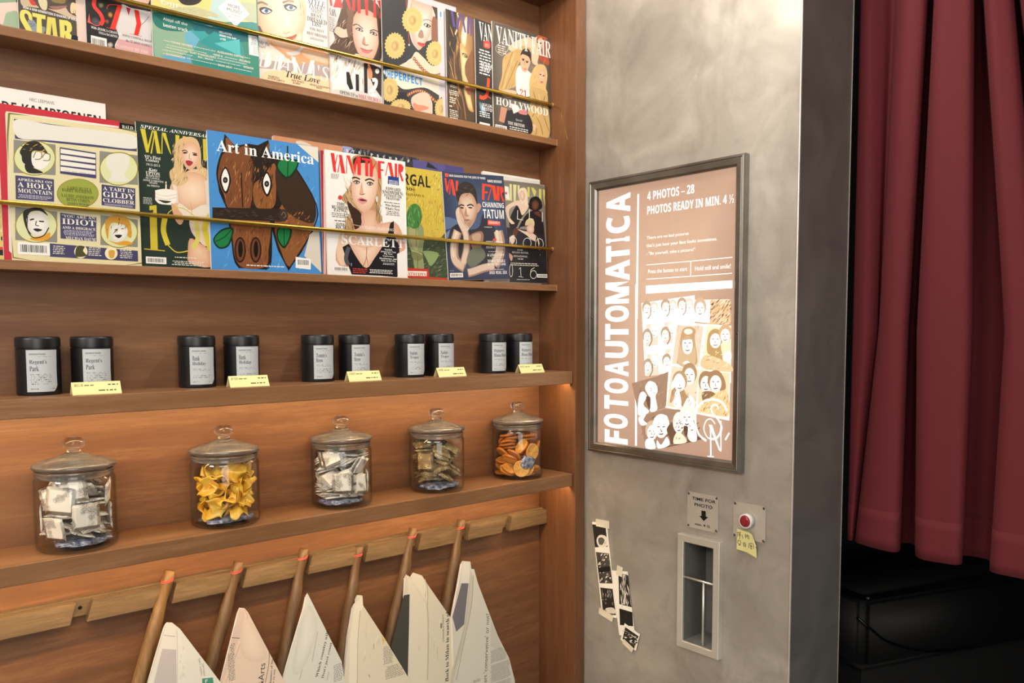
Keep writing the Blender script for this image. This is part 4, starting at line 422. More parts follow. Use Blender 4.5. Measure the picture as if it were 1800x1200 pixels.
'hundred':{"base":"#26362f","els":[["t","Z","#f1f3ee","SPECIAL ANNIVERSARY ISSUE",80,2560,1789,2625],["p","#d6c63e",[77,2546,165,2550,219,2130,165,2123]],["p","#d6c63e",[165,2123,286,2549,310,2553,205,2128]],["p","#d6c63e",[309,2541,368,2550,431,2135,360,2130]],["p","#d6c63e",[242,2109,332,2532,344,2529,270,2113]],["p","#d6c63e",[462,2533,534,2534,627,2132,593,2181]],["p","#d6c63e",[441,2136,461,2503,478,2506,460,2134]],["p","#d6c63e",[714,2529,787,2528,761,2130,705,2135]],["p","#d6c63e",[848,2525,910,2527,891,2346,841,2339]],["p","#d6c63e",[1235,2532,1311,2536,1296,2114,1233,2118]],["p","#d6c63e",[1311,2544,1517,2549,1515,2498,1309,2481]],["b","#e3bf9e",[582,1542,733,1707,936,1880,1138,1930,1248,1818,1360,1730,1363,1070,954,984,710,1062,594,1199]],["f","#f4dcc4","#dbaa88",[610,1644,935,1855,1235,1816,1343,1626,1318,1269,959,1134,692,1233]],["b","#d9b98a",[681,2291,784,2454,984,2533,1132,2480,1187,2262,1191,2012,1291,1949,1337,1803,1136,1880,998,2237,899,2223,839,1918,930,1705,728,1558,610,1644,580,1812,669,1946]],["k",["#b08a58","#efdcb4","#8c6538","#e0c48c"],60,636,1603,901,2383,1.3,221,15],["k",["#b08a58","#efdcb4"],14,1128,1828,1337,2379,1.3,176,15],["f","#f3d9c4","#dba98c",[841,2314,956,2429,1104,2401,1161,2234,1116,2028,986,1899,877,1947,821,2114]],["l","#4a3526",17,[826,2238,888,2264,936,2228]],["l","#4a3526",18,[1023,2228,1110,2227]],["b","#2f2320",[837,2207,887,2231,928,2215,878,2195]],["b","#2f2320",[1022,2195,1073,2217,1122,2199,1071,2182]],["b","#a83440",[893,2061,968,2078,1029,2046,964,1971,903,2000]],["l","#b9866c",12,[973,2208,957,2119,1006,2113]],["b","#e7ddd0",[729,1237,862,1175,959,1122,1164,1241,1343,1246,1336,1042,955,1009,734,1039]],["l","#c9a88c",13,[951,1259,972,1136,956,1034]],["p","#e5dacb",[620,1596,703,1556,729,1237,680,1232]],["p","#e5dacb",[1244,1716,1361,1780,1344,1271,1267,1264]],["p","#f4efe8",[304,1439,700,1457,681,1257,298,1268]],["b","#f4efe8",[296,1426,496,1484,700,1457,492,1390]],["b","#f7f2ea",[298,1280,486,1213,682,1294,618,1202,473,1188,354,1201]],["l","#d8c8bc",10,[302,1378,491,1349,698,1407]],["l","#d8c8bc",10,[300,1317,489,1287,696,1345]],["p","#f7f2e4",[494,1569,518,1572,514,1466,490,1464]],["b","#f2e6a0",[517,1604,514,1589,508,1579,500,1579,494,1587,493,1601,496,1616,502,1625,509,1626,515,1618]],["b","#dba986",[607,1225,724,1113,817,972,751,830,656,909,592,1150]],["b","#e2cdb8",[954,984,1335,1016,1321,608,1238,450,1089,542,945,732]],["f","#ecc8ac","#d19c7c",[915,580,1088,516,1237,424,1312,353,1301,46,898,102,869,326]],["p","#cdbb3a",[187,1136,317,1161,311,330,181,334]],["p","#26362f",[184,1051,255,1070,253,1021,182,1002]],["l","#cdbb3a",19,[64,327,441,313]],["l","#d6c63e",98,[464,942,426,693,498,428]],["l","#d6c63e",20,[498,428,658,301,881,340]],["l","#d8cd6a",86,[970,383,1066,590,1053,942]],["l","#d6c63e",15,[1054,992,860,1125,689,1147,540,1047,463,917]],["l","#d6c63e",107,[1337,1067,1212,803,1313,378]],["t","B","#f1f3ee","VF's First",134,2010,422,2075],["t","B","#f1f3ee","Century",154,1948,396,2013],["t","Z","#f1f3ee","1913-2013",165,1882,405,1925],["t","Z","#f1f3ee","Kate",195,1784,354,1842],["t","B","#f1f3ee","UPTON",146,1716,399,1776],["t","B","#e4e8e0","BLOWS OUT",150,1678,397,1712],["t","B","#e4e8e0","the CANDLE,",142,1636,396,1670],["t","B","#e4e8e0","ANNIE LEIBOVITZ",89,1591,461,1625],["t","B","#e4e8e0","SNAPS",204,1551,345,1585],["t","B","#e4e8e0","the PHOTO",160,1498,383,1532],["m","#c9d0c8",77,1161,250,1294,5],["c",87,61,459,188],["m","#e4e8e0",607,187,1078,224,1],["m","#e4e8e0",556,48,1279,147,3]],"x":-1.0866,"roll":0.0,"y":0.0895,"z":1.618},
'horse':{"base":"#4a90d4","els":[["k",["#3f86cf","#62a6e0","#7db8ea","#3a7cc4"],120,77,68,2346,2656,1.1,206,26],["p","#231b16",[348,2682,556,2475,809,2556,1032,2557,1263,2698,1287,2409,1719,2374,2283,1518,2213,966,1970,500,1612,52,1389,465,1271,893,1232,206,1112,45,568,51,449,227,403,706,330,1238,202,1523,154,1873,275,2302]],["b","#8a5732",[376,2612,525,2470,397,2318]],["b","#7b4a2b",[1175,2486,1278,2639,1255,2436]],["b","#7a4a2b",[304,2276,554,2400,868,2443,830,1285,360,1241,320,1417,194,1730,202,1937]],["b","#8c5831",[1108,1926,1380,2236,1396,1712,1318,1331,958,1298,908,1720]],["b","#855130",[476,1012,1211,1074,1190,453,1114,107,662,56,481,259,434,708]],["b","#8a5733",[1414,1247,1693,1555,2175,1476,2232,1031,1973,596,1648,133,1456,469,1337,898]],["b","#3a291f",[1447,2245,1850,2202,2265,1517,2216,1094,1817,1157,1552,1353,1398,1774]],["k",["#a86c3e","#c08a56","#5c361e","#6e4326"],150,240,1334,1351,2179,1.35,178,18],["k",["#a86c3e","#5c361e","#6e4326","#94592f"],90,491,143,1213,1013,1.45,181,18],["k",["#a86c3e","#c08a56","#5c361e"],70,1449,511,2145,1281,0.9,156,19],["k",["#2e221b","#4a362a","#1f1713"],70,838,1704,1330,2469,1.35,243,24],["l","#1d1713",30,[275,2302,169,1874,274,1412,358,1181,419,707,465,228,568,51]],["l","#1d1713",24,[663,1964,671,1271]],["l","#1d1713",25,[1271,893,1232,206,1112,45]],["l","#1d1713",28,[1719,2374,2283,1518,2213,966,1612,52]],["b","#1b1512",[342,2041,449,1789,336,1504,217,1762]],["b","#f2f0ec",[340,1999,413,1799,331,1552,254,1781]],["b","#1b1512",[382,1781,371,1744,346,1720,315,1717,292,1735,284,1769,294,1806,319,1830,350,1834,373,1815]],["b","#6f6a64",[354,1778,349,1761,338,1750,325,1749,315,1757,311,1773,316,1789,327,1800,340,1801,350,1793]],["b","#1b1512",[1203,2051,1313,1811,1200,1539,1077,1784]],["b","#f2f0ec",[1202,2008,1274,1822,1195,1588,1117,1804]],["b","#1b1512",[1247,1803,1236,1766,1209,1741,1177,1737,1151,1757,1143,1792,1154,1829,1181,1854,1213,1858,1239,1839]],["b","#6f6a64",[1218,1800,1213,1783,1201,1772,1187,1770,1176,1779,1172,1795,1177,1812,1189,1823,1203,1825,1214,1816]],["b","#2a1d16",[709,424,681,270,618,173,544,169,488,259,471,409,498,562,561,659,635,664,691,575]],["b","#6d4128",[678,422,656,292,610,210,555,207,514,284,502,411,523,540,569,622,624,626,665,550]],["b","#120d0a",[643,435,631,336,605,274,576,272,555,332,549,429,561,528,587,590,616,592,638,533]],["b","#2a1d16",[1037,443,1008,288,943,189,868,185,810,277,792,429,820,583,884,682,960,687,1018,596]],["b","#6d4128",[1004,442,983,310,935,227,879,224,837,302,824,431,845,561,893,645,949,649,991,571]],["b","#120d0a",[969,455,957,355,930,292,900,290,878,350,872,449,885,549,911,612,941,614,963,554]],["p","#2d231d",[56,1213,1483,1316,1632,1235,1628,1109,1475,1049,49,1000]],["k",["#4c3d33","#1c1512","#5e4d40"],60,56,1071,1543,1198,0.05,178,15],["b","#3c3029",[1641,1198,1620,1123,1567,1072,1505,1067,1456,1109,1439,1181,1461,1256,1512,1306,1575,1312,1624,1271]],["l","#7c6a5a",16,[1496,1186,1549,1259,1597,1185,1538,1133]],["b","#12301c",[1419,2210,1534,2381,1668,2367,1907,2367,1867,2173,1655,1953,1474,2062]],["b","#1c7a44",[1452,2215,1550,2352,1668,2342,1872,2331,1833,2184,1657,1997,1498,2096]],["l","#12301c",19,[1676,2618,1678,2337,1656,1975]],["l","#12301c",31,[1677,2634,1668,2367]],["b","#12301c",[50,591,223,797,454,845,432,648,334,461,149,420]],["b","#1c7a44",[77,593,237,768,426,813,402,661,319,490,166,450]],["l","#12301c",15,[63,533,279,652,438,829]],["b","#12301c",[1386,871,1540,992,1707,927,1684,735,1542,505,1395,653]],["b","#1c7a44",[1415,857,1539,951,1673,899,1651,749,1540,552,1423,680]],["l","#12301c",16,[1540,976,1542,521]],["p","#e3ddd0",[1900,2697,2408,2705,2405,2384]],["p","#d8d2c6",[2120,830,2345,1008,2381,37,1983,373]],["t","B","#ffffff","Art in America",178,2323,2267,2547],["m","#f4f4f4",681,99,1547,142,1],["p","#f4f2ee",[1785,346,2139,311,2125,91,1778,113]],["c",1805,146,2116,325]],"x":-0.9563,"roll":0.0,"y":0.0848,"z":1.618},
'cover_star':{"base":"#f1efec","els":[["b","#b9946c",[653,2555,828,2677,1176,2674,1378,2472,1414,2145,1388,1759,1321,1497,1407,1351,1312,1189,1138,1328,616,1283,750,994,436,920,503,1273,622,1483,374,1657,520,1870,669,2135]],["k",["#8c6a48","#d9bf98","#6b4c33","#e8d4b2"],60,443,1037,666,2108,1.9,272,17],["k",["#8c6a48","#d9bf98","#4a3222"],40,1225,1248,1404,2301,1.5,280,18],["b","#3a2820",[513,1621,652,1535,849,1403,899,1156,722,992,616,1283]],["b","#33241e",[696,2560,827,2640,1117,2666,1069,2509,793,2486,706,2412]],["f","#f0cfb8","#d8a58a",[878,1406,1202,1486,1283,1213,1739,1276,1948,979,1937,559,1048,203,275,216,232,610,436,920,840,1101]],["f","#f6e2d2","#dcae94",[655,2133,734,2391,938,2517,1230,2478,1312,2235,1272,1874,1145,1582,995,1442,850,1454,683,1638,633,1882]],["l","#33211b",32,[655,2145,741,2173,855,2144]],["l","#33211b",33,[980,2133,1103,2180,1220,2148]],["b","#2a1c19",[682,2071,763,2116,854,2081,760,2025]],["b","#dfe0dc",[704,2064,762,2091,825,2073,761,2040]],["b","#4f6350",[796,2074,790,2058,775,2046,758,2044,743,2052,738,2068,744,2085,759,2096,777,2098,791,2090]],["b","#2a1c19",[1019,2077,1102,2122,1195,2087,1099,2031]],["b","#dfe0dc",[1042,2070,1101,2097,1165,2078,1100,2046]],["b","#4f6350",[1136,2080,1130,2063,1115,2051,1097,2049,1082,2058,1077,2074,1083,2091,1098,2102,1116,2104,1131,2096]],["b","#d9a98f",[832,1841,897,2086,933,1839,977,1843,918,1800,854,1806]],["l","#8c5748",15,[832,1828,875,1808,971,1838]],["b","#d98a8c",[776,1697,858,1743,916,1737,1031,1693,941,1613,826,1627]],["b","#5a2428",[814,1691,901,1715,1016,1686,900,1670]],["b","#e09a98",[798,1662,914,1661,1001,1670,912,1598,840,1616]],["b","#d9d4d0",[1307,1756,1300,1716,1283,1690,1263,1688,1247,1711,1242,1749,1249,1789,1266,1815,1286,1817,1302,1794]],["l","#c99a80",15,[892,1407,930,1209,840,1101]],["l","#b98a70",20,[640,1135,869,1103]],["b","#e8c8b0",[324,912,515,727,475,326,331,219,227,461]],["p","#19191e",[371,618,528,703,959,186,1420,736,1548,1002,1616,1240,1715,1300,1707,988,1848,737,1829,30,580,31,448,374]],["p","#19191e",[612,183,1771,158,1767,14,580,56]],["p","#f1efec",[1781,550,2034,670,2048,25,1782,15]],["f","#f2d6c2","#dcb096",[557,730,943,654,1421,787,1172,413,959,186,733,390]],["l","#a8705c",18,[978,656,959,402,873,220]],["l","#a8705c",15,[967,453,1005,252]],["l","#55555e",100,[526,628,448,374,514,228]],["p","#dd3838",[141,2628,231,2631,266,2222,197,2239]],["p","#dd3838",[192,2238,297,2618,313,2620,225,2230]],["p","#dd3838",[341,2616,416,2617,488,2225,390,2225]],["p","#dd3838",[293,2226,374,2591,387,2593,321,2229]],["p","#dd3838",[528,2632,613,2631,706,2226,659,2258]],["p","#dd3838",[502,2226,528,2612,542,2614,525,2229]],["p","#dd3838",[691,2411,798,2648,812,2650,728,2216]],["p","#dd3838",[798,2636,884,2635,878,2234,792,2236]],["p","#dd3838",[912,2626,1175,2623,1167,2577,911,2583]],["p","#dd3838",[994,2629,1072,2625,1070,2232,988,2235]],["p","#dd3838",[1116,2615,1175,2618,1199,2424,1178,2232,1099,2235]],["p","#dd3838",[1184,2448,1293,2613,1307,2615,1198,2399]],["p","#dd3838",[1322,2617,1397,2614,1395,2219,1317,2223]],["p","#dd3838",[1397,2614,1502,2615,1494,2568,1396,2571]],["p","#dd3838",[1392,2435,1467,2437,1466,2401,1391,2397]],["p","#dd3838",[1508,2309,1592,2614,1611,2616,1529,2299]],["p","#dd3838",[1592,2614,1683,2613,1742,2285,1659,2288]],["p","#dd3838",[1769,2611,1837,2612,1828,2282,1766,2283]],["p","#dd3838",[1868,2616,1961,2617,2015,2551,1987,2457,1931,2424,2007,2238,1950,2226,1878,2431,1874,2275,1852,2277]],["p","#20408c",[1584,2305,1875,2306,1870,2124,1573,2124]],["t","B","#f0f0f0","SPECIAL",1606,2179,1851,2223],["t","B","#f0f0f0","REPORT",1604,2128,1850,2171],["t","B","#2c2c2e","EDWARD",1516,1990,1915,2054],["t","B","#2c2c2e","SNOWDEN:",1424,1893,1991,1980],["t","B","#2c2c2e","PATRIOT OR",1467,1833,1942,1890],["t","B","#2c2c2e","TRAITOR?",1510,1771,1893,1827],["t","B","#2c2c2e","Who Helped.",1491,1605,1889,1666],["t","B","#2c2c2e","What's Next.",1489,1540,1887,1602],["t","B","#2c2c2e","THE",255,1520,455,1584],["t","B","#2c2c2e","RUSHDIE",134,1442,538,1511],["t","B","#2c2c2e","FATWA",187,1378,493,1442],["t","B","#2c2c2e","SUPER-",233,1090,456,1139],["t","B","#2c2c2e","RICH",213,1015,463,1089],["m","#666666",1432,1686,1969,1725,1],["m","#777777",1502,1410,1900,1526,3],["m","#777777",116,1252,547,1362,3],["m","#888888",136,2084,333,2194,4],["m","#777777",194,1161,472,1210,1],["b","#d8403c",[392,1696,381,1666,355,1645,324,1642,300,1658,291,1686,302,1716,327,1736,358,1739,383,1724]],["t","I","#ffffff","SPOTLIGHT FEATURING",797,1060,1705,1123],["t","B","#ffffff","SCARLETT",351,691,1977,884],["t","B","#f4f4f4","Scarlett",1448,611,1645,655],["t","B","#f4f4f4","Johansson's Very",1341,558,1752,602],["t","B","#f4f4f4","Big Year:",1430,512,1658,556],["t","B","#f4f4f4","Controversy,",1398,459,1703,503],["t","B","#f4f4f4","Blockbusters, and a",1307,402,1809,446],["t","B","#f4f4f4","Baby on the Way",1350,353,1746,397],["m","#d8d8d8",1379,283,1744,334,2],["m","#d04a44",584,56,1002,181,3],["m","#f0f0f0",1023,74,1647,176,3],["c",136,86,512,190],["l","#e4e4e4",10,[581,281,579,216]]],"x":-0.7033,"roll":0.0,"y":0.0848,"z":1.618},
'forest':{"base":"#cdb648","els":[["k",["#e6d45e","#b89a32","#f0e48c","#a8842c","#d9c24a"],240,238,1275,2082,2479,1.2,128,19],["k",["#7c4a22","#8c5a2c","#b0603a"],60,1164,1299,2009,1865,1.4,201,12],["b","#3a4a34",[828,864,1352,1015,1781,987,2078,1126,2053,83,806,34]],["k",["#4c6a3c","#2c3a2a","#6c7a4c","#8a8a5c","#1f2a20"],180,829,83,2053,921,0.5,143,23],["k",["#c98a4a","#d9b45a"],40,1217,1002,2001,1208,0.2,145,23],["b","#8aa06a",[1343,666,1773,633,1548,327,1410,495]],["b","#8c9a6a",[888,1210,1062,1267,1323,1245,1351,957,1306,606,1332,229,1086,218,1025,532,896,868]],["b","#a8a878",[938,1157,1112,1199,1208,889,1132,654,965,873]],["b","#7a7c50",[1010,618,1272,633,1303,490,1161,424,1024,475]],["l","#55603a",17,[1164,540,1156,222]],["l","#c9c9a0",14,[994,660,1167,627,1306,577]],["l","#55603a",14,[1128,1172,1135,769]],["b","#3f7a3a",[860,1436,969,1674,1126,1760,1264,1673,1311,1475,1217,1236,1076,1168,940,1215,837,1206]],["k",["#2c5a2c","#5c9a4c","#7cb06a"],40,866,1213,1287,1664,1.6,200,17],["k",["#7a6a3a","#e6dca0"],20,1639,2063,1972,2523,1.0,117,23],["t","S","#1c1a14","URGAL",567,2169,1573,2436],["t","S","#1c1a14","Renoé",625,2050,1137,2134],["t","B","#4a3a1c","NOSTRADAMUS",554,1930,1379,1986],["p","#c23a2c",[811,249,1475,251,1488,61,2052,53,2051,8,805,20]],["p","#f0ece2",[809,177,1420,190,1406,72,806,63]],["t","B","#b03428","IN ANTWERPEN",707,59,1393,150]],"x":-0.5814,"roll":0.0,"y":0.0895,"z":1.618},
'thinker':{"base":"#31405e","els":[["f","#4b5f86","#2a3552",[64,2460,1964,2401,1977,-57,4,55]],["b","#5a7196",[2,1511,299,1472,474,1381,223,1279,-21,1226]],["b","#7388a8",[-20,1059,33,1156,219,1231,19,988]],["b","#262a38",[125,1181,474,1381,648,1240,1030,1297,1183,1621,1367,1503,1606,1210,1711,859,1535,305,703,362,105,558]],["b","#1d212e",[253,1279,470,1333,644,1191,571,1044,388,1066]],["l","#a98672",253,[367,1186,234,847,250,486,511,290]],["l","#d8bfab",178,[352,1185,212,847,220,486,482,315]],["l","#e9d6c6",72,[335,1161,182,847,189,558]],["l","#b08c78",204,[474,412,603,753,619,1069,544,1286]],["l","#e0c8b6",141,[474,412,594,753,610,1069,534,1286]],["b","#dfc5b2",[345,1666,459,1766,538,1600,598,1384,728,1266,578,1141,463,1236,371,1426]],["l","#b08c78",14,[453,1693,524,1431,681,1265]],["b","#9c7660",[728,1071,1086,1200,1170,1053,1055,805,827,729]],["b","#c4a28c",[791,1072,1050,1150,1070,1002,931,853]],["l","#a98672",302,[1655,1211,1715,910,1658,607,1473,356]],["l","#d9c0ac",216,[1632,1210,1682,910,1625,607,1443,381]],["l","#ead8c8",85,[1608,1235,1626,959,1565,682]],["l","#a98672",211,[1471,331,1110,284,785,201,594,167]],["l","#dcc5b4",151,[1456,344,1111,297,786,214,611,179]],["b","#6e7466",[732,729,1055,805,1200,607,1026,434,731,312,586,460]],["f","#ecd6c6","#b08468",[448,2005,532,2105,844,2145,1002,1957,1031,1714,914,1441,746,1291,627,1361,520,1575,444,1765]],["b","#c79a82",[1015,1836,1092,1888,1150,1816,1077,1691,1011,1664]],["b","#2a2422",[379,2098,454,2269,647,2388,892,2353,1020,2178,1026,1861,945,2028,812,2131,593,2096,494,2007,438,1885]],["k",["#443a36","#1d1918","#5c504a"],24,427,2053,963,2315,0.3,144,19],["l","#2f2420",34,[445,1784,525,1828,616,1808]],["l","#2f2420",34,[700,1811,821,1847,912,1812]],["b","#241c1a",[474,1761,543,1778,602,1752,533,1735]],["b","#241c1a",[728,1771,801,1788,871,1767,798,1749]],["b","#b88c76",[599,1590,660,1773,693,1605,752,1570,678,1541,611,1554]],["b","#a8705f",[589,1469,699,1484,828,1463,709,1423]],["l","#6c3f36",10,[598,1462,712,1460,821,1458]],["f","#a88a78","#c29c86",[631,1409,887,1489,777,1291,684,1301]],["p","#e2492e",[63,2448,121,2440,138,2098,89,2155]],["p","#e2492e",[98,2155,210,2426,231,2428,132,2086]],["p","#e2492e",[239,2423,314,2418,374,2038,290,2046]],["p","#e2492e",[166,2064,247,2400,265,2401,202,2065]],["p","#e2492e",[404,2409,479,2402,429,2148,384,2158]],["p","#e2492e",[1227,2384,1306,2379,1262,1973,1186,1985]],["p","#e2492e",[1306,2379,1532,2367,1510,2301,1302,2327]],["p","#e2492e",[1292,2191,1388,2191,1384,2142,1288,2147]],["p","#e2492e",[1365,1973,1531,2357,1557,2358,1404,1975]],["p","#e2492e",[1531,2357,1645,2353,1682,1987,1584,1987]],["p","#e2492e",[1694,2348,1793,2341,1758,1978,1665,1981]],["p","#e2492e",[1809,2342,1907,2323,1923,2223,1845,2157,1930,1960,1862,1957,1804,2142]],["p","#d9534a",[87,2568,191,2562,183,2472,80,2480]],["t","S","#f0f0f0","NEW DANGERS FOR THE JEWS OF PARIS",210,2473,1338,2540],["t","S","#f0f0f0","MARIE BRENNER",1405,2424,1870,2488],["t","S","#f6f6f6","CHANNING",1191,1798,1898,1929],["t","S","#f6f6f6","TATUM",1193,1522,1880,1749],["p","#e2553e",[1333,1490,1750,1451,1742,1351,1323,1353]],["t","S","#f6e6e0","SERIOUSLY",1356,1391,1722,1453],["m","#eeeeee",1192,1288,1499,1325,1],["t","S","#f4f2ee","PRINCE ANDREW",1243,905,1801,960],["t","S","#f4f2ee","DOUBLE DEALING",1233,776,1841,831],["t","S","#f4f2ee","A LOVE STORY",1251,575,1809,644],["t","S","#f4f2ee","DOUBLE TROUBLE",1256,425,1830,495],["t","S","#f4f2ee","IN THE FAST LANE",1249,348,1841,408],["t","S","#f4f2ee","AND REAL SEX",1282,128,1875,208],["m","#e8e4e0",1302,232,1847,262,1],["m","#e8e4e0",1256,682,1799,711,1],["m","#e8e4e0",1358,527,1753,557,1],["b","#d9534a",[1589,996,1575,976,1541,962,1500,962,1468,974,1458,995,1472,1015,1505,1029,1546,1029,1578,1017]],["c",44,66,441,174],["m","#9aa8c0",50,210,199,246,1]],"x":-0.3786,"roll":-3.2,"y":0.0848,"z":1.618},
'trio':{"base":"#8e887c","els":[["f","#a09a8e","#777064",[558,2578,2135,2567,1972,1233,532,1161]],["p","#25252a",[610,1419,1941,1363,1993,835,2089,-3,653,17,622,911]],["p","#dedaa0",[758,2534,833,2533,815,2107,740,2114]],["p","#dedaa0",[877,2532,996,2530,945,2104,883,2104]],["p","#dedaa0",[1031,2531,1100,2526,1084,2320,1023,2328]],["p","#d3cf72",[1371,2512,1455,2512,1438,2246,1368,2266]],["p","#d3cf72",[1501,2511,1590,2506,1694,2423,1616,2261]],["p","#d3cf72",[1787,2497,1877,2497,1856,2162,1773,2168]],["p","#d3cf72",[1931,2496,2059,2494,2071,2350,1979,2316,2071,2073,1988,2080,1941,2287]],["p","#dedaa0",[585,2430,660,2209,740,2114,605,2103]],["p","#f0eeea",[587,2468,721,2454,740,2114,608,2179]],["p","#d9534a",[597,2317,664,2310,662,2254,595,2264]],["b","#1e1d20",[720,1629,975,2004,1181,1968,1396,2087,1389,1931,1098,1653,951,1439,744,1376]],["b","#e7cdb8",[598,1925,841,2071,1084,2141,1326,2108,1392,1983,1172,1761,1074,1909,975,2004,731,1884,722,1680,887,1538,750,1529,623,1725]],["b","#e9dcc0",[1039,2316,1131,2452,1306,2468,1369,2292,1358,2033,1219,2048,1117,2118]],["f","#efd6c4","#d2a68e",[1092,2346,1233,2397,1280,2259,1205,2137,1103,2193]],["k",["#cdb890","#f2e8d0"],18,1062,2033,1358,2446,1.4,128,13],["b","#1a1718",[1409,1985,1453,2196,1653,2290,1830,2225,1887,2020,1746,1931,1637,1897,1460,1936]],["f","#7a4e3a","#4a2c20",[1521,2123,1649,2198,1771,2116,1730,1982,1602,1915,1516,1992]],["b","#1c1b1f",[984,1389,1277,1768,1566,1918,1817,1909,1884,1756,1922,1336,1650,1322,1441,1467,1090,1447,874,1229]],["f","#6a4030","#4a2c20",[1564,1866,1781,1907,1847,1754,1668,1794]],["b","#5a3428",[881,1409,1018,1391,943,1233,801,1123,808,1277]],["b","#e6cdb9",[984,1389,1225,1351,1436,1336,1646,1243,1747,1063,1666,823,1771,748,1618,532,1506,423,1439,527,1626,743,1639,1059,1429,1153,1291,1251]],["b","#1a1a1e",[1208,935,1291,1251,1389,1047,1566,1029,1646,1243,1709,1009,1769,695,1930,168,692,146,722,864,933,1001]],["f","#edd5c2","#cfa48c",[1300,1459,1410,1569,1550,1525,1562,1369,1452,1285,1330,1331]],["b","#dcc89a",[1249,1508,1307,1641,1486,1704,1589,1606,1548,1473,1446,1571,1320,1512]],["b","#e6cdb9",[701,1170,857,1229,868,1075,779,994,714,1068]],["b","#d8a8a0",[667,760,783,687,743,558,679,632]],["p","#f0eeea",[977,1646,997,1878,1018,1879,1002,1660,1185,1646,1184,1633]],["p","#f0eeea",[1407,1933,1432,1934,1422,1687,1397,1685]],["p","#f0eeea",[1380,1697,1557,1682,1556,1669,1379,1682]],["p","#f0eeea",[1871,1887,1896,1889,1886,1638,1861,1636]],["l","#efece6",15,[936,1066,897,973,810,932,727,966,696,1055,735,1147,821,1188,904,1155,936,1066]],["l","#efece6",16,[1449,1050,1404,952,1302,908,1204,944,1167,1037,1212,1135,1313,1179,1412,1144,1449,1050]],["l","#efece6",16,[1892,1043,1845,939,1740,892,1640,930,1602,1031,1648,1135,1752,1182,1853,1144,1892,1043]],["l","#efece6",15,[771,314,750,201,710,154,673,200,662,312,682,425,723,472,760,427,771,314]],["l","#efece6",16,[1613,229,1576,153,1494,121,1414,150,1384,224,1420,299,1502,331,1582,302,1613,229]],["l","#efece6",16,[1047,399,1052,178]],["l","#efece6",13,[993,358,1047,399]],["l","#efece6",13,[968,164,1124,149]],["l","#efece6",16,[1391,224,1414,342,1541,411]],["t","B","#f0eeea","BIGGER, BETTER,",771,758,1344,810],["t","B","#f0eeea","SENSATIONAL",818,668,1304,714],["m","#e4e0da",945,832,1170,878,1],["m","#e4e0da",953,595,1161,647,1],["m","#e4e0da",674,440,1762,530,2],["m","#e4e0da",879,72,1368,103,1],["c",1624,150,2024,242]],"x":-0.2455,"roll":-1.2,"y":0.0895,"z":1.618},
'kamp':{"base":"#eeebe7","els":[["t","R","#444444","HEC LEEMANS",1034,2754,1410,2810],["t","S","#1f1f1f","DE KAMPIOENEN",617,2508,2155,2688]],"x":-1.3597,"roll":0.0,"y":0.098,"z":1.618},
'dark':{"base":"#191817","els":[["t","B","#e8e6e0","RALD.",619,2513,823,2573]],"x":-1.1711,"roll":0.0,"y":0.094,"z":1.618},
'tan':{"base":"#c98f6c","els":[["b","#d9cbb8",[506,2773,856,2759,1060,2399,972,1903,809,2367]],["t","S","#f0e6da","THE",1038,2565,1222,2630]],"x":-0.8135,"roll":0.0,"y":0.0985,"z":1.618},
'strip':{"base":"#33343a","els":[["b","#9aa0d0",[2,2851,255,2837,195,2722,14,2737]],["k",["#15151a","#55565c","#77787c"],30,10,2694,2017,2852,1.2,166,53],["t","S","#e8e8ea","S",91,2734,139,2794],["t","S","#e8e8ea","T",244,2732,293,2792],["t","S","#e8e8ea","R",400,2730,449,2791],["t","S","#e8e8ea","I",557,2728,572,2789],["t","S","#e8e8ea","P",716,2726,766,2788],["t","S","#e8e8ea","S",876,2724,927,2786],["t","S","#e8e8ea","C",1039,2722,1091,2784],["t","S","#e8e8ea","H",1203,2720,1255,2783],["t","S","#e8e8ea","R",1369,2718,1422,2781],["t","S","#e8e8ea","I",1537,2716,1553,2779],["t","S","#e8e8ea","F",1707,2714,1762,2778],["t","S","#e8e8ea","T",1880,2712,1935,2776]],"x":-0.652,"roll":0.0,"y":0.0985,"z":1.618},
'bluemag':{"base":"#4f7fb8","els":[],"x":-0.7188,"roll":0.0,"y":0.0937,"z":1.618},
'redmag':{"base":"#b02a34","els":[["p","#e6c9c6",[64,2583,107,2582,52,12,8,17]]],"x":-0.7111,"roll":0.0,"y":0.0892,"z":1.618},
'purple':{"base":"#54508c","els":[["p","#1d1b20",[422,2803,742,2653,382,2667]],["p","#47437c",[929,2794,1492,2791,1490,2685,925,2646]]],"x":-0.4672,"roll":0.0,"y":0.098,"z":1.618},
'white':{"base":"#e9e7e2","els":[["p","#d9d6cf",[7,2736,1955,2744,1954,2663,5,2644]]],"x":-0.2597,"roll":0.0,"y":0.094,"z":1.618},
'plainpage':{"base":"#cfc9d2","els":[],"x":-0.5134,"roll":0.0,"y":0.092,"z":2.001},
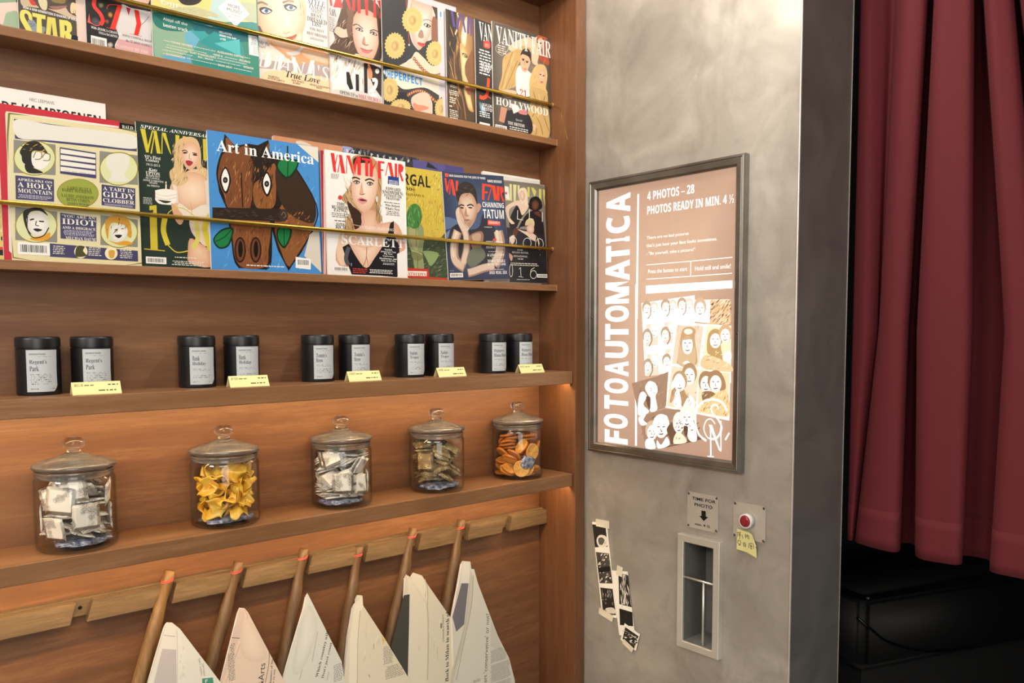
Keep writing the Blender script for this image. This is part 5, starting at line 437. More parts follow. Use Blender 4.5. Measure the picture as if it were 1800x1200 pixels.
'poster':{"base":"#b08e78","els":[["f","#c9a68c","#aa8873",[180,6850,4400,6850,4400,120,180,120]],["p","#ffffff",[1543,6498,1597,6502,1582,3452,1518,3453]],["p","#ffffff",[1498,4296,1560,4293,1589,283,1526,284]],["v","H","#ffffff","F",497,276,1286,609],["v","H","#ffffff","O",466,661,1283,1028],["v","H","#ffffff","T",480,1143,1295,1499],["v","H","#ffffff","O",477,1562,1291,1939],["v","H","#ffffff","A",497,2007,1298,2391],["v","H","#ffffff","U",500,2466,1288,2891],["v","H","#ffffff","T",497,2924,1290,3331],["v","H","#ffffff","O",494,3381,1296,3790],["v","H","#ffffff","M",503,3840,1292,4382],["v","H","#ffffff","A",499,4419,1310,4927],["v","H","#ffffff","T",516,4900,1306,5308],["v","H","#ffffff","I",512,5381,1301,5503],["v","H","#ffffff","C",511,5611,1309,6029],["v","H","#ffffff","A",517,6114,1318,6580],["t","S","#ffffff","4 PHOTOS – 28",1857,6312,3246,6517],["t","S","#ffffff","PHOTOS READY IN MIN. 4 ½",1860,5964,4314,6169],["t","R","#ffffff","There are no bad pictures",1850,5355,3100,5445],["t","R","#ffffff","that's just how your face looks sometimes.",1843,5160,3887,5263],["t","R","#ffffff","- \"Be yourself, take a picture!\"",1846,4971,3286,5067],["l","#ffffff",17,[1849,4757,3148,4764,4295,4777]],["l","#ffffff",17,[1853,4412,3153,4416,4294,4427]],["l","#ffffff",16,[3172,4762,3169,4428]],["t","R","#ffffff","Press the button to start",1904,4548,3070,4641],["t","R","#ffffff","Hold still and smile!",3294,4539,4256,4637],["p","#ffffff",[1836,4254,4305,4270,4308,4097,1838,4060]],["m","#d8d2c4",2103,4167,4278,4219,1],["p","#fffdf8",[1701,3835,3290,3974,3329,3400,2646,2154,1837,2052]],["b","#b29a80",[2027,3718,2000,3624,1924,3567,1830,3569,1753,3629,1722,3725,1751,3819,1827,3876,1921,3873,1997,3813]],["f","#fffdf8","#f6ecdd",[1986,3672,1966,3597,1912,3550,1843,3551,1787,3600,1765,3677,1785,3753,1841,3799,1909,3797,1965,3749]],["l","#8c7058",13,[1807,3707,1851,3701]],["l","#8c7058",13,[1900,3700,1945,3704]],["l","#8c7058",10,[1876,3680,1867,3649,1889,3643]],["l","#8c7058",16,[1837,3605,1877,3596,1916,3606]],["b","#d8c8b4",[2220,3725,2197,3644,2137,3595,2061,3596,1999,3648,1974,3730,1997,3811,2058,3860,2134,3858,2195,3806]],["f","#fffdf8","#f6ecdd",[2187,3685,2171,3620,2127,3580,2071,3581,2026,3623,2008,3689,2025,3755,2069,3794,2124,3793,2169,3751]],["l","#8c7058",11,[2042,3715,2078,3710]],["l","#8c7058",11,[2117,3709,2153,3713]],["l","#8c7058",9,[2098,3692,2090,3665,2108,3660]],["l","#8c7058",13,[2067,3627,2099,3620,2130,3629]],["k",["#b29a80","#8c7058","#c9b49a"],14,1762,3724,1987,3851,0.8,59,12],["l","#8c7058",24,[1998,3724,1989,3551,1901,3449]],["b","#b29a80",[2600,3756,2574,3665,2502,3609,2412,3610,2337,3669,2308,3763,2335,3855,2408,3911,2498,3908,2571,3849]],["f","#fffdf8","#f6ecdd",[2561,3711,2542,3637,2490,3592,2424,3593,2370,3641,2349,3716,2369,3791,2421,3836,2487,3834,2540,3786]],["l","#8c7058",13,[2389,3746,2432,3740]],["l","#8c7058",13,[2479,3739,2521,3743]],["l","#8c7058",10,[2455,3719,2446,3689,2468,3683]],["l","#8c7058",15,[2419,3646,2456,3637,2494,3647]],["b","#d8c8b4",[2784,3762,2763,3684,2705,3636,2632,3637,2573,3688,2549,3768,2571,3847,2629,3895,2702,3893,2761,3842]],["f","#fffdf8","#f6ecdd",[2753,3724,2737,3660,2695,3621,2643,3622,2599,3663,2582,3728,2598,3792,2640,3831,2693,3829,2736,3788]],["l","#8c7058",11,[2614,3753,2648,3748]],["l","#8c7058",11,[2686,3747,2720,3751]],["l","#8c7058",9,[2668,3730,2660,3704,2677,3700]],["l","#8c7058",13,[2638,3668,2668,3660,2699,3668]],["k",["#b29a80","#8c7058","#c9b49a"],14,2346,3762,2561,3886,0.8,58,12],["l","#8c7058",24,[2572,3762,2564,3593,2480,3493]],["b","#b29a80",[3077,3778,3052,3688,2983,3633,2896,3635,2825,3693,2796,3785,2822,3876,2892,3930,2979,3927,3050,3869]],["f","#fffdf8","#f6ecdd",[3040,3734,3022,3661,2971,3617,2908,3618,2856,3665,2836,3739,2854,3812,2905,3856,2968,3854,3019,3808]],["l","#8c7058",13,[2874,3768,2915,3762]],["l","#8c7058",12,[2961,3761,3001,3765]],["l","#8c7058",10,[2938,3741,2929,3712,2950,3706]],["l","#8c7058",15,[2903,3670,2939,3662,2975,3671]],["b","#d8c8b4",[3255,3784,3234,3707,3179,3660,3109,3661,3051,3711,3028,3790,3049,3868,3105,3914,3175,3912,3232,3862]],["f","#fffdf8","#f6ecdd",[3224,3746,3210,3684,3169,3646,3118,3647,3077,3687,3060,3750,3075,3813,3116,3851,3166,3849,3208,3809]],["l","#8c7058",11,[3091,3775,3124,3770]],["l","#8c7058",11,[3160,3769,3193,3773]],["l","#8c7058",9,[3142,3753,3135,3727,3152,3722]],["l","#8c7058",13,[3114,3691,3143,3684,3172,3692]],["k",["#b29a80","#8c7058","#c9b49a"],14,2832,3784,3040,3906,0.8,57,12],["l","#8c7058",23,[3050,3784,3042,3618,2962,3520]],["p","#d9ccba",[1858,3310,2212,3325,2239,2810,1841,2770]],["b","#efe6d8",[2240,3165,2215,3072,2148,3013,2063,3013,1994,3071,1966,3166,1992,3260,2060,3318,2144,3318,2213,3259]],["f","#fffdf8","#f6ecdd",[2203,3119,2185,3043,2136,2996,2075,2996,2025,3043,2005,3119,2023,3195,2072,3242,2134,3242,2183,3195]],["l","#8c7058",13,[2042,3150,2082,3145]],["l","#8c7058",13,[2126,3145,2166,3150]],["l","#8c7058",10,[2104,3124,2096,3093,2116,3088]],["l","#8c7058",16,[2070,3049,2105,3041,2140,3052]],["b","#b29a80",[2039,3045,2013,2950,1941,2891,1851,2890,1777,2948,1748,3043,1775,3139,1847,3198,1937,3198,2010,3139]],["f","#fffdf8","#f6ecdd",[2000,2998,1981,2921,1929,2873,1863,2873,1810,2920,1788,2996,1808,3073,1861,3121,1926,3121,1979,3074]],["l","#8c7058",13,[1828,3028,1871,3023]],["l","#8c7058",13,[1918,3023,1960,3029]],["l","#8c7058",10,[1895,3002,1885,2971,1907,2966]],["l","#8c7058",16,[1858,2926,1895,2919,1933,2929]],["k",["#b29a80","#8c7058","#c9b49a"],14,1769,3067,1994,3206,0.8,59,12],["l","#8c7058",28,[2038,3084,2040,2911,1953,2771]],["p","#d9ccba",[2417,3358,2756,3372,2784,2867,2402,2829]],["b","#efe6d8",[2783,3215,2760,3124,2696,3067,2615,3066,2548,3123,2522,3216,2546,3309,2611,3365,2692,3365,2757,3307]],["f","#fffdf8","#f6ecdd",[2748,3170,2731,3096,2685,3050,2626,3050,2578,3096,2558,3170,2576,3245,2623,3291,2682,3290,2729,3244]],["l","#8c7058",13,[2594,3201,2632,3196]],["l","#8c7058",13,[2675,3196,2712,3200]],["l","#8c7058",10,[2654,3175,2646,3145,2665,3140]],["l","#8c7058",15,[2621,3102,2655,3094,2688,3104]],["b","#b29a80",[2591,3097,2566,3005,2497,2947,2411,2946,2340,3004,2312,3097,2338,3190,2407,3248,2494,3248,2564,3190]],["f","#fffdf8","#f6ecdd",[2554,3052,2536,2977,2486,2930,2423,2930,2372,2976,2351,3051,2370,3126,2420,3173,2483,3173,2534,3126]],["l","#8c7058",13,[2389,3082,2430,3077]],["l","#8c7058",13,[2475,3077,2516,3082]],["l","#8c7058",10,[2453,3056,2444,3026,2465,3021]],["l","#8c7058",15,[2418,2982,2454,2975,2490,2985]],["k",["#b29a80","#8c7058","#c9b49a"],14,2332,3119,2548,3256,0.8,58,12],["l","#8c7058",27,[2591,3136,2593,2967,2509,2830]],["p","#d9ccba",[1888,2579,2242,2604,2270,2087,1871,2036]],["b","#efe6d8",[2270,2444,2245,2349,2178,2289,2094,2286,2024,2342,1997,2437,2022,2532,2090,2592,2174,2594,2243,2538]],["f","#fffdf8","#f6ecdd",[2233,2397,2216,2320,2167,2271,2105,2269,2055,2315,2035,2391,2053,2468,2103,2516,2164,2518,2214,2472]],["l","#8c7058",13,[2072,2423,2112,2419]],["l","#8c7058",13,[2156,2420,2196,2427]],["l","#8c7058",10,[2135,2399,2126,2367,2146,2363]],["l","#8c7058",16,[2100,2322,2136,2316,2171,2327]],["b","#b29a80",[2069,2317,2043,2221,1971,2160,1881,2156,1807,2213,1778,2308,1805,2405,1878,2466,1968,2468,2041,2411]],["f","#fffdf8","#f6ecdd",[2030,2269,2011,2192,1959,2142,1894,2140,1840,2185,1819,2262,1838,2340,1891,2389,1956,2391,2009,2345]],["l","#8c7058",13,[1859,2295,1901,2291]],["l","#8c7058",13,[1948,2292,1990,2299]],["l","#8c7058",10,[1925,2271,1916,2239,1937,2234]],["l","#8c7058",16,[1888,2193,1926,2187,1963,2199]],["k",["#b29a80","#8c7058","#c9b49a"],14,1799,2338,2025,2472,0.8,60,12],["l","#8c7058",28,[2069,2357,2071,2183,1983,2041]],["p","#d9ccba",[2468,2711,2807,2733,2834,2228,2453,2180]],["b","#efe6d8",[2834,2577,2810,2484,2746,2426,2665,2423,2599,2479,2572,2571,2596,2665,2661,2723,2742,2724,2808,2669]],["f","#fffdf8","#f6ecdd",[2799,2531,2782,2456,2735,2409,2677,2407,2628,2452,2609,2526,2626,2601,2673,2649,2732,2650,2780,2605]],["l","#8c7058",13,[2645,2558,2683,2553]],["l","#8c7058",13,[2725,2554,2763,2560]],["l","#8c7058",10,[2704,2534,2696,2503,2715,2498]],["l","#8c7058",15,[2671,2459,2705,2452,2739,2463]],["b","#b29a80",[2642,2454,2617,2360,2548,2301,2462,2298,2391,2354,2363,2447,2389,2541,2458,2600,2545,2602,2615,2546]],["f","#fffdf8","#f6ecdd",[2605,2407,2587,2332,2537,2284,2474,2281,2423,2326,2402,2401,2421,2477,2471,2525,2534,2527,2585,2482]],["l","#8c7058",13,[2440,2433,2481,2429]],["l","#8c7058",13,[2526,2430,2566,2437]],["l","#8c7058",10,[2504,2409,2495,2378,2516,2374]],["l","#8c7058",15,[2469,2334,2505,2327,2541,2339]],["k",["#b29a80","#8c7058","#c9b49a"],14,2383,2475,2599,2606,0.8,58,12],["l","#8c7058",27,[2641,2493,2644,2323,2560,2184]],["p","#fffdf8",[3302,3867,4273,3847,4284,3264,3329,3367]],["b","#c9a88a",[3624,3701,3594,3577,3510,3502,3403,3503,3316,3582,3281,3709,3312,3833,3397,3908,3503,3905,3590,3826]],["f","#fffdf8","#f6ecdd",[3578,3641,3556,3541,3495,3480,3418,3481,3355,3544,3329,3645,3352,3746,3413,3807,3490,3805,3553,3741]],["l","#8c7058",17,[3376,3686,3426,3678]],["l","#8c7058",17,[3482,3677,3531,3682]],["l","#8c7058",14,[3454,3650,3444,3609,3469,3602]],["l","#8c7058",21,[3411,3551,3456,3540,3500,3553]],["p","#d9b48c",[3725,3847,4273,3839,4284,3264,3724,3299]],["k",["#6a5138","#8c6a48","#f6e6cc","#b0895c","#4a3828"],90,3735,3264,4284,3847,0.75,193,23],["p","#fffdf8",[2714,3372,4293,3263,4315,1995,2564,1911]],["p","#dcc4ac",[2799,3288,3549,3259,3435,2316,2664,2375]],["k",["#cdb096","#e6d2bc","#d4bca2"],40,2799,2614,3539,3271,1.5,268,27],["b","#b8966e",[2987,3203,3190,3244,3332,3170,3315,2972,3381,2611,3344,2362,2853,2364,2830,2515,2930,2836,2907,3003]],["b","#c9ab86",[2908,2936,3091,3070,3296,2939,3324,2362,2853,2364]],["b","#b8966e",[3323,2901,3285,2744,3180,2645,3047,2643,2937,2739,2893,2897,2933,3056,3040,3153,3172,3153,3280,3057]],["f","#fffdf8","#f6ecdd",[3266,2823,3238,2696,3162,2617,3066,2615,2986,2692,2954,2819,2982,2947,3060,3026,3156,3027,3235,2949]],["l","#8a6a4a",22,[3013,2872,3076,2864]],["l","#8a6a4a",22,[3145,2865,3207,2874]],["l","#8a6a4a",17,[3111,2830,3098,2778,3129,2770]],["l","#8a6a4a",26,[3057,2703,3113,2691,3168,2710]],["b","#c0a07a",[2929,2936,3112,3037,3275,2939,3174,2955,3011,2937]],["b","#fffdf8",[2978,2384,3100,2455,3203,2375]],["b","#f0e2cc",[3252,3137,3230,3098,3170,3074,3094,3073,3032,3097,3008,3137,3031,3176,3092,3200,3168,3200,3229,3175]],["p","#ead8b4",[3637,3283,4294,3200,4302,2233,3515,2286]],["b","#b5925f",[3654,2844,3708,3104,3862,3153,3996,3073,4040,2753,4100,2530,4006,2480,3794,2587,3676,2650]],["b","#b5925f",[4084,2990,4048,2867,3949,2790,3824,2788,3721,2864,3680,2987,3717,3111,3818,3188,3942,3188,4044,3112]],["f","#fffdf8","#f6ecdd",[4030,2929,4004,2830,3932,2768,3842,2766,3767,2827,3737,2926,3764,3027,3836,3088,3927,3089,4001,3028]],["l","#8a6a4a",17,[3792,2968,3851,2961]],["l","#8a6a4a",17,[3916,2962,3975,2969]],["l","#8a6a4a",14,[3884,2935,3872,2894,3901,2887]],["l","#8a6a4a",20,[3834,2836,3886,2826,3938,2840]],["b","#c7a478",[4320,3099,4289,2984,4204,2912,4096,2911,4007,2982,3971,3099,4003,3215,4090,3287,4197,3286,4285,3214]],["f","#fffdf8","#f6ecdd",[4274,3042,4251,2949,4190,2891,4111,2890,4047,2947,4021,3041,4043,3135,4106,3193,4184,3193,4248,3135]],["l","#8a6a4a",16,[4068,3080,4119,3073]],["l","#8a6a4a",16,[4175,3073,4226,3080]],["l","#8a6a4a",13,[4148,3048,4137,3010,4163,3003]],["l","#8a6a4a",19,[4104,2955,4150,2946,4194,2959]],["b","#d9bd8f",[3540,2549,3794,2587,4290,2392,4293,2233,3544,2303]],["k",["#b5925f","#f0dfc0","#cda977"],60,3538,2249,4292,2696,0.4,114,20],["b","#fffdf8",[4099,2626,4294,2694,4298,2472,4120,2483]],["p","#fffdf8",[2489,2314,4290,2228,4288,1141,3352,1233,2465,1311]],["p","#e3ccb2",[2658,2319,3450,2252,3351,1289,2525,1345]],["p","#e6cda8",[3473,2252,4280,2209,4255,1211,3409,1256]],["b","#a98662",[3390,2170,3352,2025,3247,1932,3115,1925,3005,2010,2962,2154,3001,2301,3108,2394,3240,2398,3348,2312]],["f","#fffdf8","#f6ecdd",[3333,2097,3306,1980,3230,1905,3133,1900,3054,1968,3022,2084,3051,2202,3128,2277,3224,2281,3302,2212]],["l","#7d5c3f",20,[3081,2134,3144,2129]],["l","#7d5c3f",20,[3213,2132,3275,2142]],["l","#7d5c3f",16,[3179,2099,3166,2051,3197,2044]],["l","#7d5c3f",24,[3125,1981,3180,1972,3235,1990]],["b","#a98662",[2756,2111,2898,2184,3039,2123,3020,1799,3140,1578,3003,1359,2811,1557,2621,1429,2666,1722]],["b","#b0906c",[3118,1986,3079,1846,2971,1754,2836,1747,2724,1828,2679,1966,2720,2108,2829,2198,2965,2204,3075,2122]],["f","#fffdf8","#f6ecdd",[3060,1915,3031,1802,2953,1728,2855,1723,2773,1788,2741,1899,2770,2014,2850,2087,2948,2091,3028,2025]],["l","#7d5c3f",19,[2801,1948,2865,1944]],["l","#7d5c3f",19,[2936,1947,2999,1958]],["l","#7d5c3f",15,[2901,1915,2888,1868,2920,1862]],["l","#7d5c3f",23,[2846,1801,2903,1793,2959,1811]],["b","#fffdf8",[2664,1876,2804,2113,2946,2119,3018,1951,2807,1864,2665,1741]],["b","#fffdf8",[2762,1670,2880,1734,2956,1375,2742,1379]],["b","#fffdf8",[3049,1458,3185,1637,3325,1532,3305,1295,3027,1342]],["k",["#a98662","#c9ac8a"],30,2544,1404,3372,1773,1.3,155,23],["b","#a07c58",[3520,2086,3719,2215,3981,2216,4133,2094,4180,1860,4031,1798,3984,2033,3722,2021,3590,1904,3548,1771]],["b","#a07c58",[3849,2004,3813,1862,3712,1769,3584,1762,3478,1844,3436,1985,3474,2130,3577,2222,3705,2227,3808,2144]],["f","#fffdf8","#f6ecdd",[3795,1932,3768,1817,3695,1742,3602,1737,3525,1804,3495,1917,3522,2034,3596,2108,3689,2112,3765,2045]],["l","#6f4f36",20,[3551,1967,3612,1962]],["l","#6f4f36",19,[3678,1965,3738,1976]],["l","#6f4f36",16,[3645,1933,3633,1885,3663,1879]],["l","#6f4f36",23,[3594,1817,3647,1808,3700,1826]],["b","#a07c58",[4122,2035,4084,1894,3978,1802,3845,1795,3734,1876,3690,2016,3730,2159,3837,2250,3971,2255,4079,2173]],["f","#fffdf8","#f6ecdd",[4065,1964,4037,1850,3960,1776,3864,1770,3784,1836,3752,1949,3780,2064,3858,2137,3954,2141,4033,2075]],["l","#6f4f36",19,[3811,1998,3874,1993]],["l","#6f4f36",19,[3943,1996,4005,2007]],["l","#6f4f36",15,[3909,1964,3896,1917,3927,1911]],["l","#6f4f36",23,[3855,1849,3911,1841,3966,1859]],["b","#8a6848",[3548,1734,3814,1767,3991,1630,3817,1546,3597,1494]],["b","#e0c08c",[3816,1657,4202,1807,4254,1247,3600,1289,3487,1337]],["k",["#b08c60","#f2e2c4","#8f6d48"],60,3525,1247,4254,1770,0.9,149,19],["p","#9c7c66",[1416,1845,2222,2051,2563,2181,2501,1343,2428,1289,1660,1043]],["k",["#8a6b56","#b09078"],40,1455,1267,2526,1918,0.9,161,28],["b","#fffdf8",[1846,1756,1972,1921,2174,1872,2238,1698,2177,1557,2231,1245,2005,1189,2027,1489,1950,1583]],["b","#fffdf8",[1668,1566,1796,1654,1900,1540,1800,1334,1980,1167,1660,1053,1619,1241]],["l","#8c7058",16,[1999,1764,2050,1727,2025,1667]],["l","#8c7058",16,[2113,1672,2139,1614]],["b","#6a4e3c",[1887,1539,2015,1508,2005,1229,1902,1381]],["p","#9c7c66",[1660,1023,2453,1271,2886,1293,3283,1246,3565,649,2217,285,1901,261]],["b","#6a4e3c",[2342,299,3542,647,3383,687,2731,429,2439,398]],["b","#fffdf8",[1648,1001,1879,1100,1804,954,1933,865,1727,817]],["b","#c9ae92",[2276,745,2239,604,2139,510,2013,497,1910,572,1869,707,1907,849,2008,943,2134,954,2236,878]],["f","#fffdf8","#f6ecdd",[2221,672,2195,559,2122,483,2031,474,1956,535,1926,644,1953,758,2027,834,2118,842,2192,780]],["l","#5c4232",19,[1982,695,2041,693]],["l","#5c4232",19,[2107,699,2166,712]],["l","#5c4232",15,[2075,666,2062,619,2091,614]],["l","#5c4232",23,[2023,551,2076,545,2128,565]],["b","#f2e6d6",[2617,887,2570,720,2443,606,2282,590,2149,680,2097,842,2145,1012,2276,1125,2436,1137,2566,1046]],["f","#fffdf8","#f6ecdd",[2548,801,2514,665,2421,574,2305,563,2208,636,2170,766,2205,903,2299,993,2416,1003,2511,929]],["l","#5c4232",23,[2242,827,2318,825]],["l","#5c4232",23,[2402,832,2477,848]],["l","#5c4232",18,[2360,793,2344,737,2382,731]],["l","#5c4232",27,[2295,655,2362,648,2429,672]],["b","#fffdf8",[2134,981,2307,1123,2528,1111,2554,957,2407,984,2235,891,2161,805]],["b","#fffdf8",[1886,460,2089,520,2192,292,1901,261]],["b","#fffdf8",[2240,496,2365,390,2535,604,2610,416,2267,291]],["b","#6a4e3c",[2532,799,2723,972,2824,632,2682,424,2607,611]],["b","#f4eadc",[3065,996,3034,847,2948,748,2839,738,2749,821,2713,966,2745,1117,2833,1215,2941,1224,3030,1140]],["f","#fffdf8","#f6ecdd",[3019,920,2996,800,2933,720,2854,713,2789,781,2763,898,2786,1019,2849,1098,2928,1104,2993,1036]],["l","#5c4232",20,[2811,950,2862,947]],["l","#5c4232",20,[2919,952,2970,964]],["l","#5c4232",16,[2891,917,2881,867,2906,862]],["l","#5c4232",24,[2847,796,2893,788,2938,808]],["b","#efe2d0",[3337,1174,3299,1019,3193,916,3059,904,2949,990,2905,1140,2945,1297,3052,1399,3186,1408,3294,1322]],["f","#fffdf8","#f6ecdd",[3280,1095,3252,970,3175,887,3078,878,2998,948,2966,1069,2995,1195,3072,1277,3169,1284,3248,1215]],["l","#5c4232",21,[3025,1124,3088,1121]],["l","#5c4232",21,[3158,1127,3220,1140]],["l","#5c4232",17,[3124,1090,3110,1039,3142,1033]],["l","#5c4232",25,[3069,964,3126,956,3181,978]],["b","#f3dcc0",[2775,666,2917,757,3131,548,2754,461]],["b","#fffdf8",[3128,796,3286,1076,3418,634,3224,577]],["b","#5c4232",[3033,902,3150,893,3130,663,3059,732]],["k",["#7d5f4a","#b09078","#5c4232"],40,1751,588,3521,1050,0.8,140,24],["l","#fffdf8",52,[3677,623,3473,753,3367,1026,3396,1330,3596,1531,3861,1595,4100,1528,4231,1355]],["l","#fffdf8",40,[4189,694,4293,868]],["l","#fffdf8",40,[3995,1374,3972,1446,3884,1476,3798,1396,3844,1270,3999,1135,4088,959,4026,788]],["l","#fffdf8",26,[3832,676,3698,718,3606,897,3670,1089,3802,1137,3913,1036]],["l","#fffdf8",48,[4087,1014,4047,827,3919,694,3787,690]],["p","#fffdf8",[3738,1002,3826,1010,4076,424,4032,438]],["p","#fffdf8",[4053,1121,4081,1124,4093,426,4065,441]],["p","#fffdf8",[3771,986,3805,989,3827,285,3790,280]],["p","#fffdf8",[3716,281,3893,292,3893,270,3717,257]]]},  # brown ground pales towards the centre, uneven backlight put into the ink
'photoA':{"base":"#f3efe6","els":[["p","#2a2522",[-6,2422,477,2403,471,1848,4,1810]],["b","#e8e2d8",[90,1993,225,2145,464,2106,462,1880,177,1818]],["b","#5a544c",[165,2045,306,2084,383,2006,277,1888,169,1915]],["k",["#161210","#2a2420","#4a423c","#8c847a","#d8d2c8","#efeae2"],14,127,1847,440,2093,0.9,66,16],["p","#4a443e",[23,1690,489,1672,507,894,37,865]],["k",["#161210","#2a2420","#4a423c","#8c847a","#d8d2c8","#efeae2"],60,37,916,466,1664,0.7,145,53],["p","#1d1916",[29,1272,464,1349,465,1205,33,1142]],["p","#2a2522",[43,752,486,751,505,72,53,55]],["k",["#efeae2","#cfc8bc","#a8a096"],16,74,530,454,689,1.4,165,16],["k",["#161210","#2a2420","#4a423c","#8c847a"],40,50,85,481,492,0.4,132,46],["b","#d8d2c8",[165,212,436,256,503,120,238,107]]],"size":[0.053,0.2488],"org":[0.0743,0.7409,0.152]},
'photoB':{"base":"#f3efe6","els":[["p","#2a2522",[224,1628,665,1577,583,768,133,811]],["p","#d8d2c8",[381,1590,465,1586,339,814,246,821]],["k",["#161210","#2a2420","#4a423c","#8c847a","#d8d2c8","#efeae2"],50,219,788,561,1595,1.55,289,39],["p","#221e1b",[116,698,573,642,527,285,71,265]],["k",["#55504a","#3a3430"],14,135,358,488,541,0.9,58,16]],"size":[0.0554,0.1673],"org":[0.1346,0.7061,0.1605]},
'photoC':{"base":"#f3efe6","els":[["p","#2a2522",[48,406,510,417,468,8,56,50]],["k",["#161210","#2a2420","#4a423c","#8c847a","#d8d2c8","#efeae2"],46,20,108,567,352,0.55,125,44]],"size":[0.0537,0.0491],"org":[0.1407,0.696,-0.2755]},
'sticky':{"base":"#e9e2a0","els":[["l","#2a261c",12,[6,399,107,426]],["l","#2a261c",12,[13,401,16,289]],["l","#2a261c",12,[52,378,89,382,92,350,56,340,52,378]],["l","#2a261c",12,[66,415,81,268]],["l","#2a261c",12,[134,374,157,289]],["l","#2a261c",11,[217,423,223,320]],["l","#2a261c",11,[220,398,256,395,253,361,223,366]],["l","#2a261c",11,[268,424,281,323]],["l","#2a261c",11,[271,399,314,398]],["l","#2a261c",11,[307,396,315,320]],["l","#2a261c",13,[69,132,29,161,39,210,82,228,107,196,97,147,69,132,71,113,104,122]],["l","#2a261c",9,[21,238,37,229]],["l","#2a261c",9,[65,277,67,257]],["l","#2a261c",12,[173,201,182,112]],["l","#2a261c",12,[174,189,202,209,232,198]],["l","#2a261c",12,[204,184,210,120]],["l","#2a261c",11,[232,198,236,127,218,116]],["l","#2a261c",11,[317,229,321,112]],["l","#2a261c",11,[317,222,416,244,442,134]],["l","#2a261c",11,[347,211,393,185]],["l","#2a261c",11,[344,171,409,177]],["l","#2a261c",11,[368,217,380,103]],["l","#2a261c",11,[355,135,407,118]],["l","#2a261c",11,[479,197,539,162]]],"size":[0.0498,0.0483],"org":[0.4848,1.0052,-0.0792]},
'plate':{"base":"#b9ad98","els":[["t","D","#141210","TIME FOR",139,674,803,750],["t","D","#141210","PHOTO",210,533,712,612],["p","#14120f",[409,458,531,459,533,332,599,330,474,217,352,324,411,327]],["t","D","#141210","min. 4 ½",233,83,652,144]]},
'n1':{"base":"#efece0","els":[["p","#dcdad8",[-10728,9402,-10792,9175,-11073,8359,-11179,7663,-11234,7681,-11082,8382,-10896,8917]],["p","#cfc6c4",[-10799,8953,-10540,8864,-10571,7467,-11123,7645,-10980,8332]],["l","#8a8680",8,[-10763,9208,-10552,9124]],["p","#f0eee2",[-10517,9310,-10470,9237,-10375,8779,-10394,7410,-10571,7467]],["l","#d6d2c2",14,[-10519,9249,-10522,8818,-10567,7465]],["k",["#dcd8c6","#cfcab6","#f4f2e6"],30,-10511,8181,-10392,9186,1.5,82,14],["p","#4f9a7c",[-10060,8148,-9845,8107,-9828,7932,-10055,7978]],["t","S","#f0f0e8","F",-10000,8047,-9949,8105],["r","R","#77776a","THURSDAY 12 APRIL",-10048,8208,-10089,8577,34],["r","R","#77776a","BUSINESS NEWS",-9997,8194,-10021,8453,30]],"outline":[-10728,9402,-10689,9430,-10593,9400,-10460,9255,-9701,7981,-9498,7619,-9318,7061,-11179,7663,-11073,8379,-10896,8917]},
'n2':{"base":"#ecd6c2","els":[["p","#e2c9b8",[-9281,9375,-9184,9341,-9179,9113,-9480,8326,-9659,7968,-9847,7233,-9930,7259,-9701,7981,-9445,8833,-9364,9071]],["p","#dfc8bd",[-9375,9074,-9214,9024,-9285,8771,-9456,8826]],["l","#55504a",13,[-9456,8826,-9292,8773]],["m","#77706a",-9545,7941,-9395,8709,24],["l","#c9b09c",13,[-9173,9328,-9124,9100,-9300,8624,-9596,7950]],["f","#f2dfce","#e6cfba",[-9155,9194,-8730,8342,-8959,8183,-9282,8489]],["l","#55504a",11,[-8685,8330,-8695,8089,-8779,7712]],["r","R","#4a4640","&Arts",-8826,7648,-8769,8120,122],["r","B","#3a3632","Winners of the",-8656,7621,-8602,8164,43],["r","B","#3a3632","do in any",-8588,7601,-8552,7938,43]],"outline":[-9280,9392,-9173,9360,-9109,9270,-8400,7692,-8060,7022,-7875,6594,-9806,7219,-9691,7978,-9469,8754,-9375,9074]},
'n3':{"base":"#e6e5dc","els":[["l","#c9c7bc",25,[-7698,8432,-8021,7535]],["r","B","#3a3a3a","Which country will",-7563,7465,-7275,8410,83],["r","B","#3a3a3a","Don't just count",-7430,7406,-7203,8140,75],["m","#8a8a86",-7199,7236,-6951,7634,12],["f","#eeede6","#deddd2",[-7814,9115,-7563,8564,-7930,7755,-8185,7826]],["r","R","#6a6a66","Simon Kuper",-7341,7338,-7292,7513,38],["l","#bbb9ae",16,[-7565,8481,-7710,7858]]],"outline":[-7849,9123,-7787,9374,-6992,7662,-6909,7085,-6829,6331,-8746,6946,-8422,7570,-8130,8379]},
'n4':{"base":"#eae0c8","els":[["p","#f4ecd8",[-6643,8850,-6440,9010,-6430,8759,-6504,8647,-6603,7038,-6640,6270,-6829,6331,-6774,8072]],["l","#cfc4a8",26,[-6503,8690,-6572,7977,-6603,7038,-6640,6270]],["p","#e6c870",[-5978,8000,-5881,7865,-5932,7768]],["m","#8a8474",-5933,7286,-5660,7724,14],["m","#8a8474",-5890,6920,-5332,7228,10],["l","#a89e86",17,[-6168,7851,-6180,7724]],["k",["#e0d6bc","#f2ead6"],12,-6505,7170,-5841,8562,1.4,256,38],["l","#55504a",13,[-6311,7171,-6288,7099]]],"outline":[-6657,8853,-6570,8919,-6568,9055,-6440,9018,-6429,8801,-5880,7887,-5281,6832,-5127,6515,-4815,5685,-7153,6435,-6930,7219,-6795,8205]},
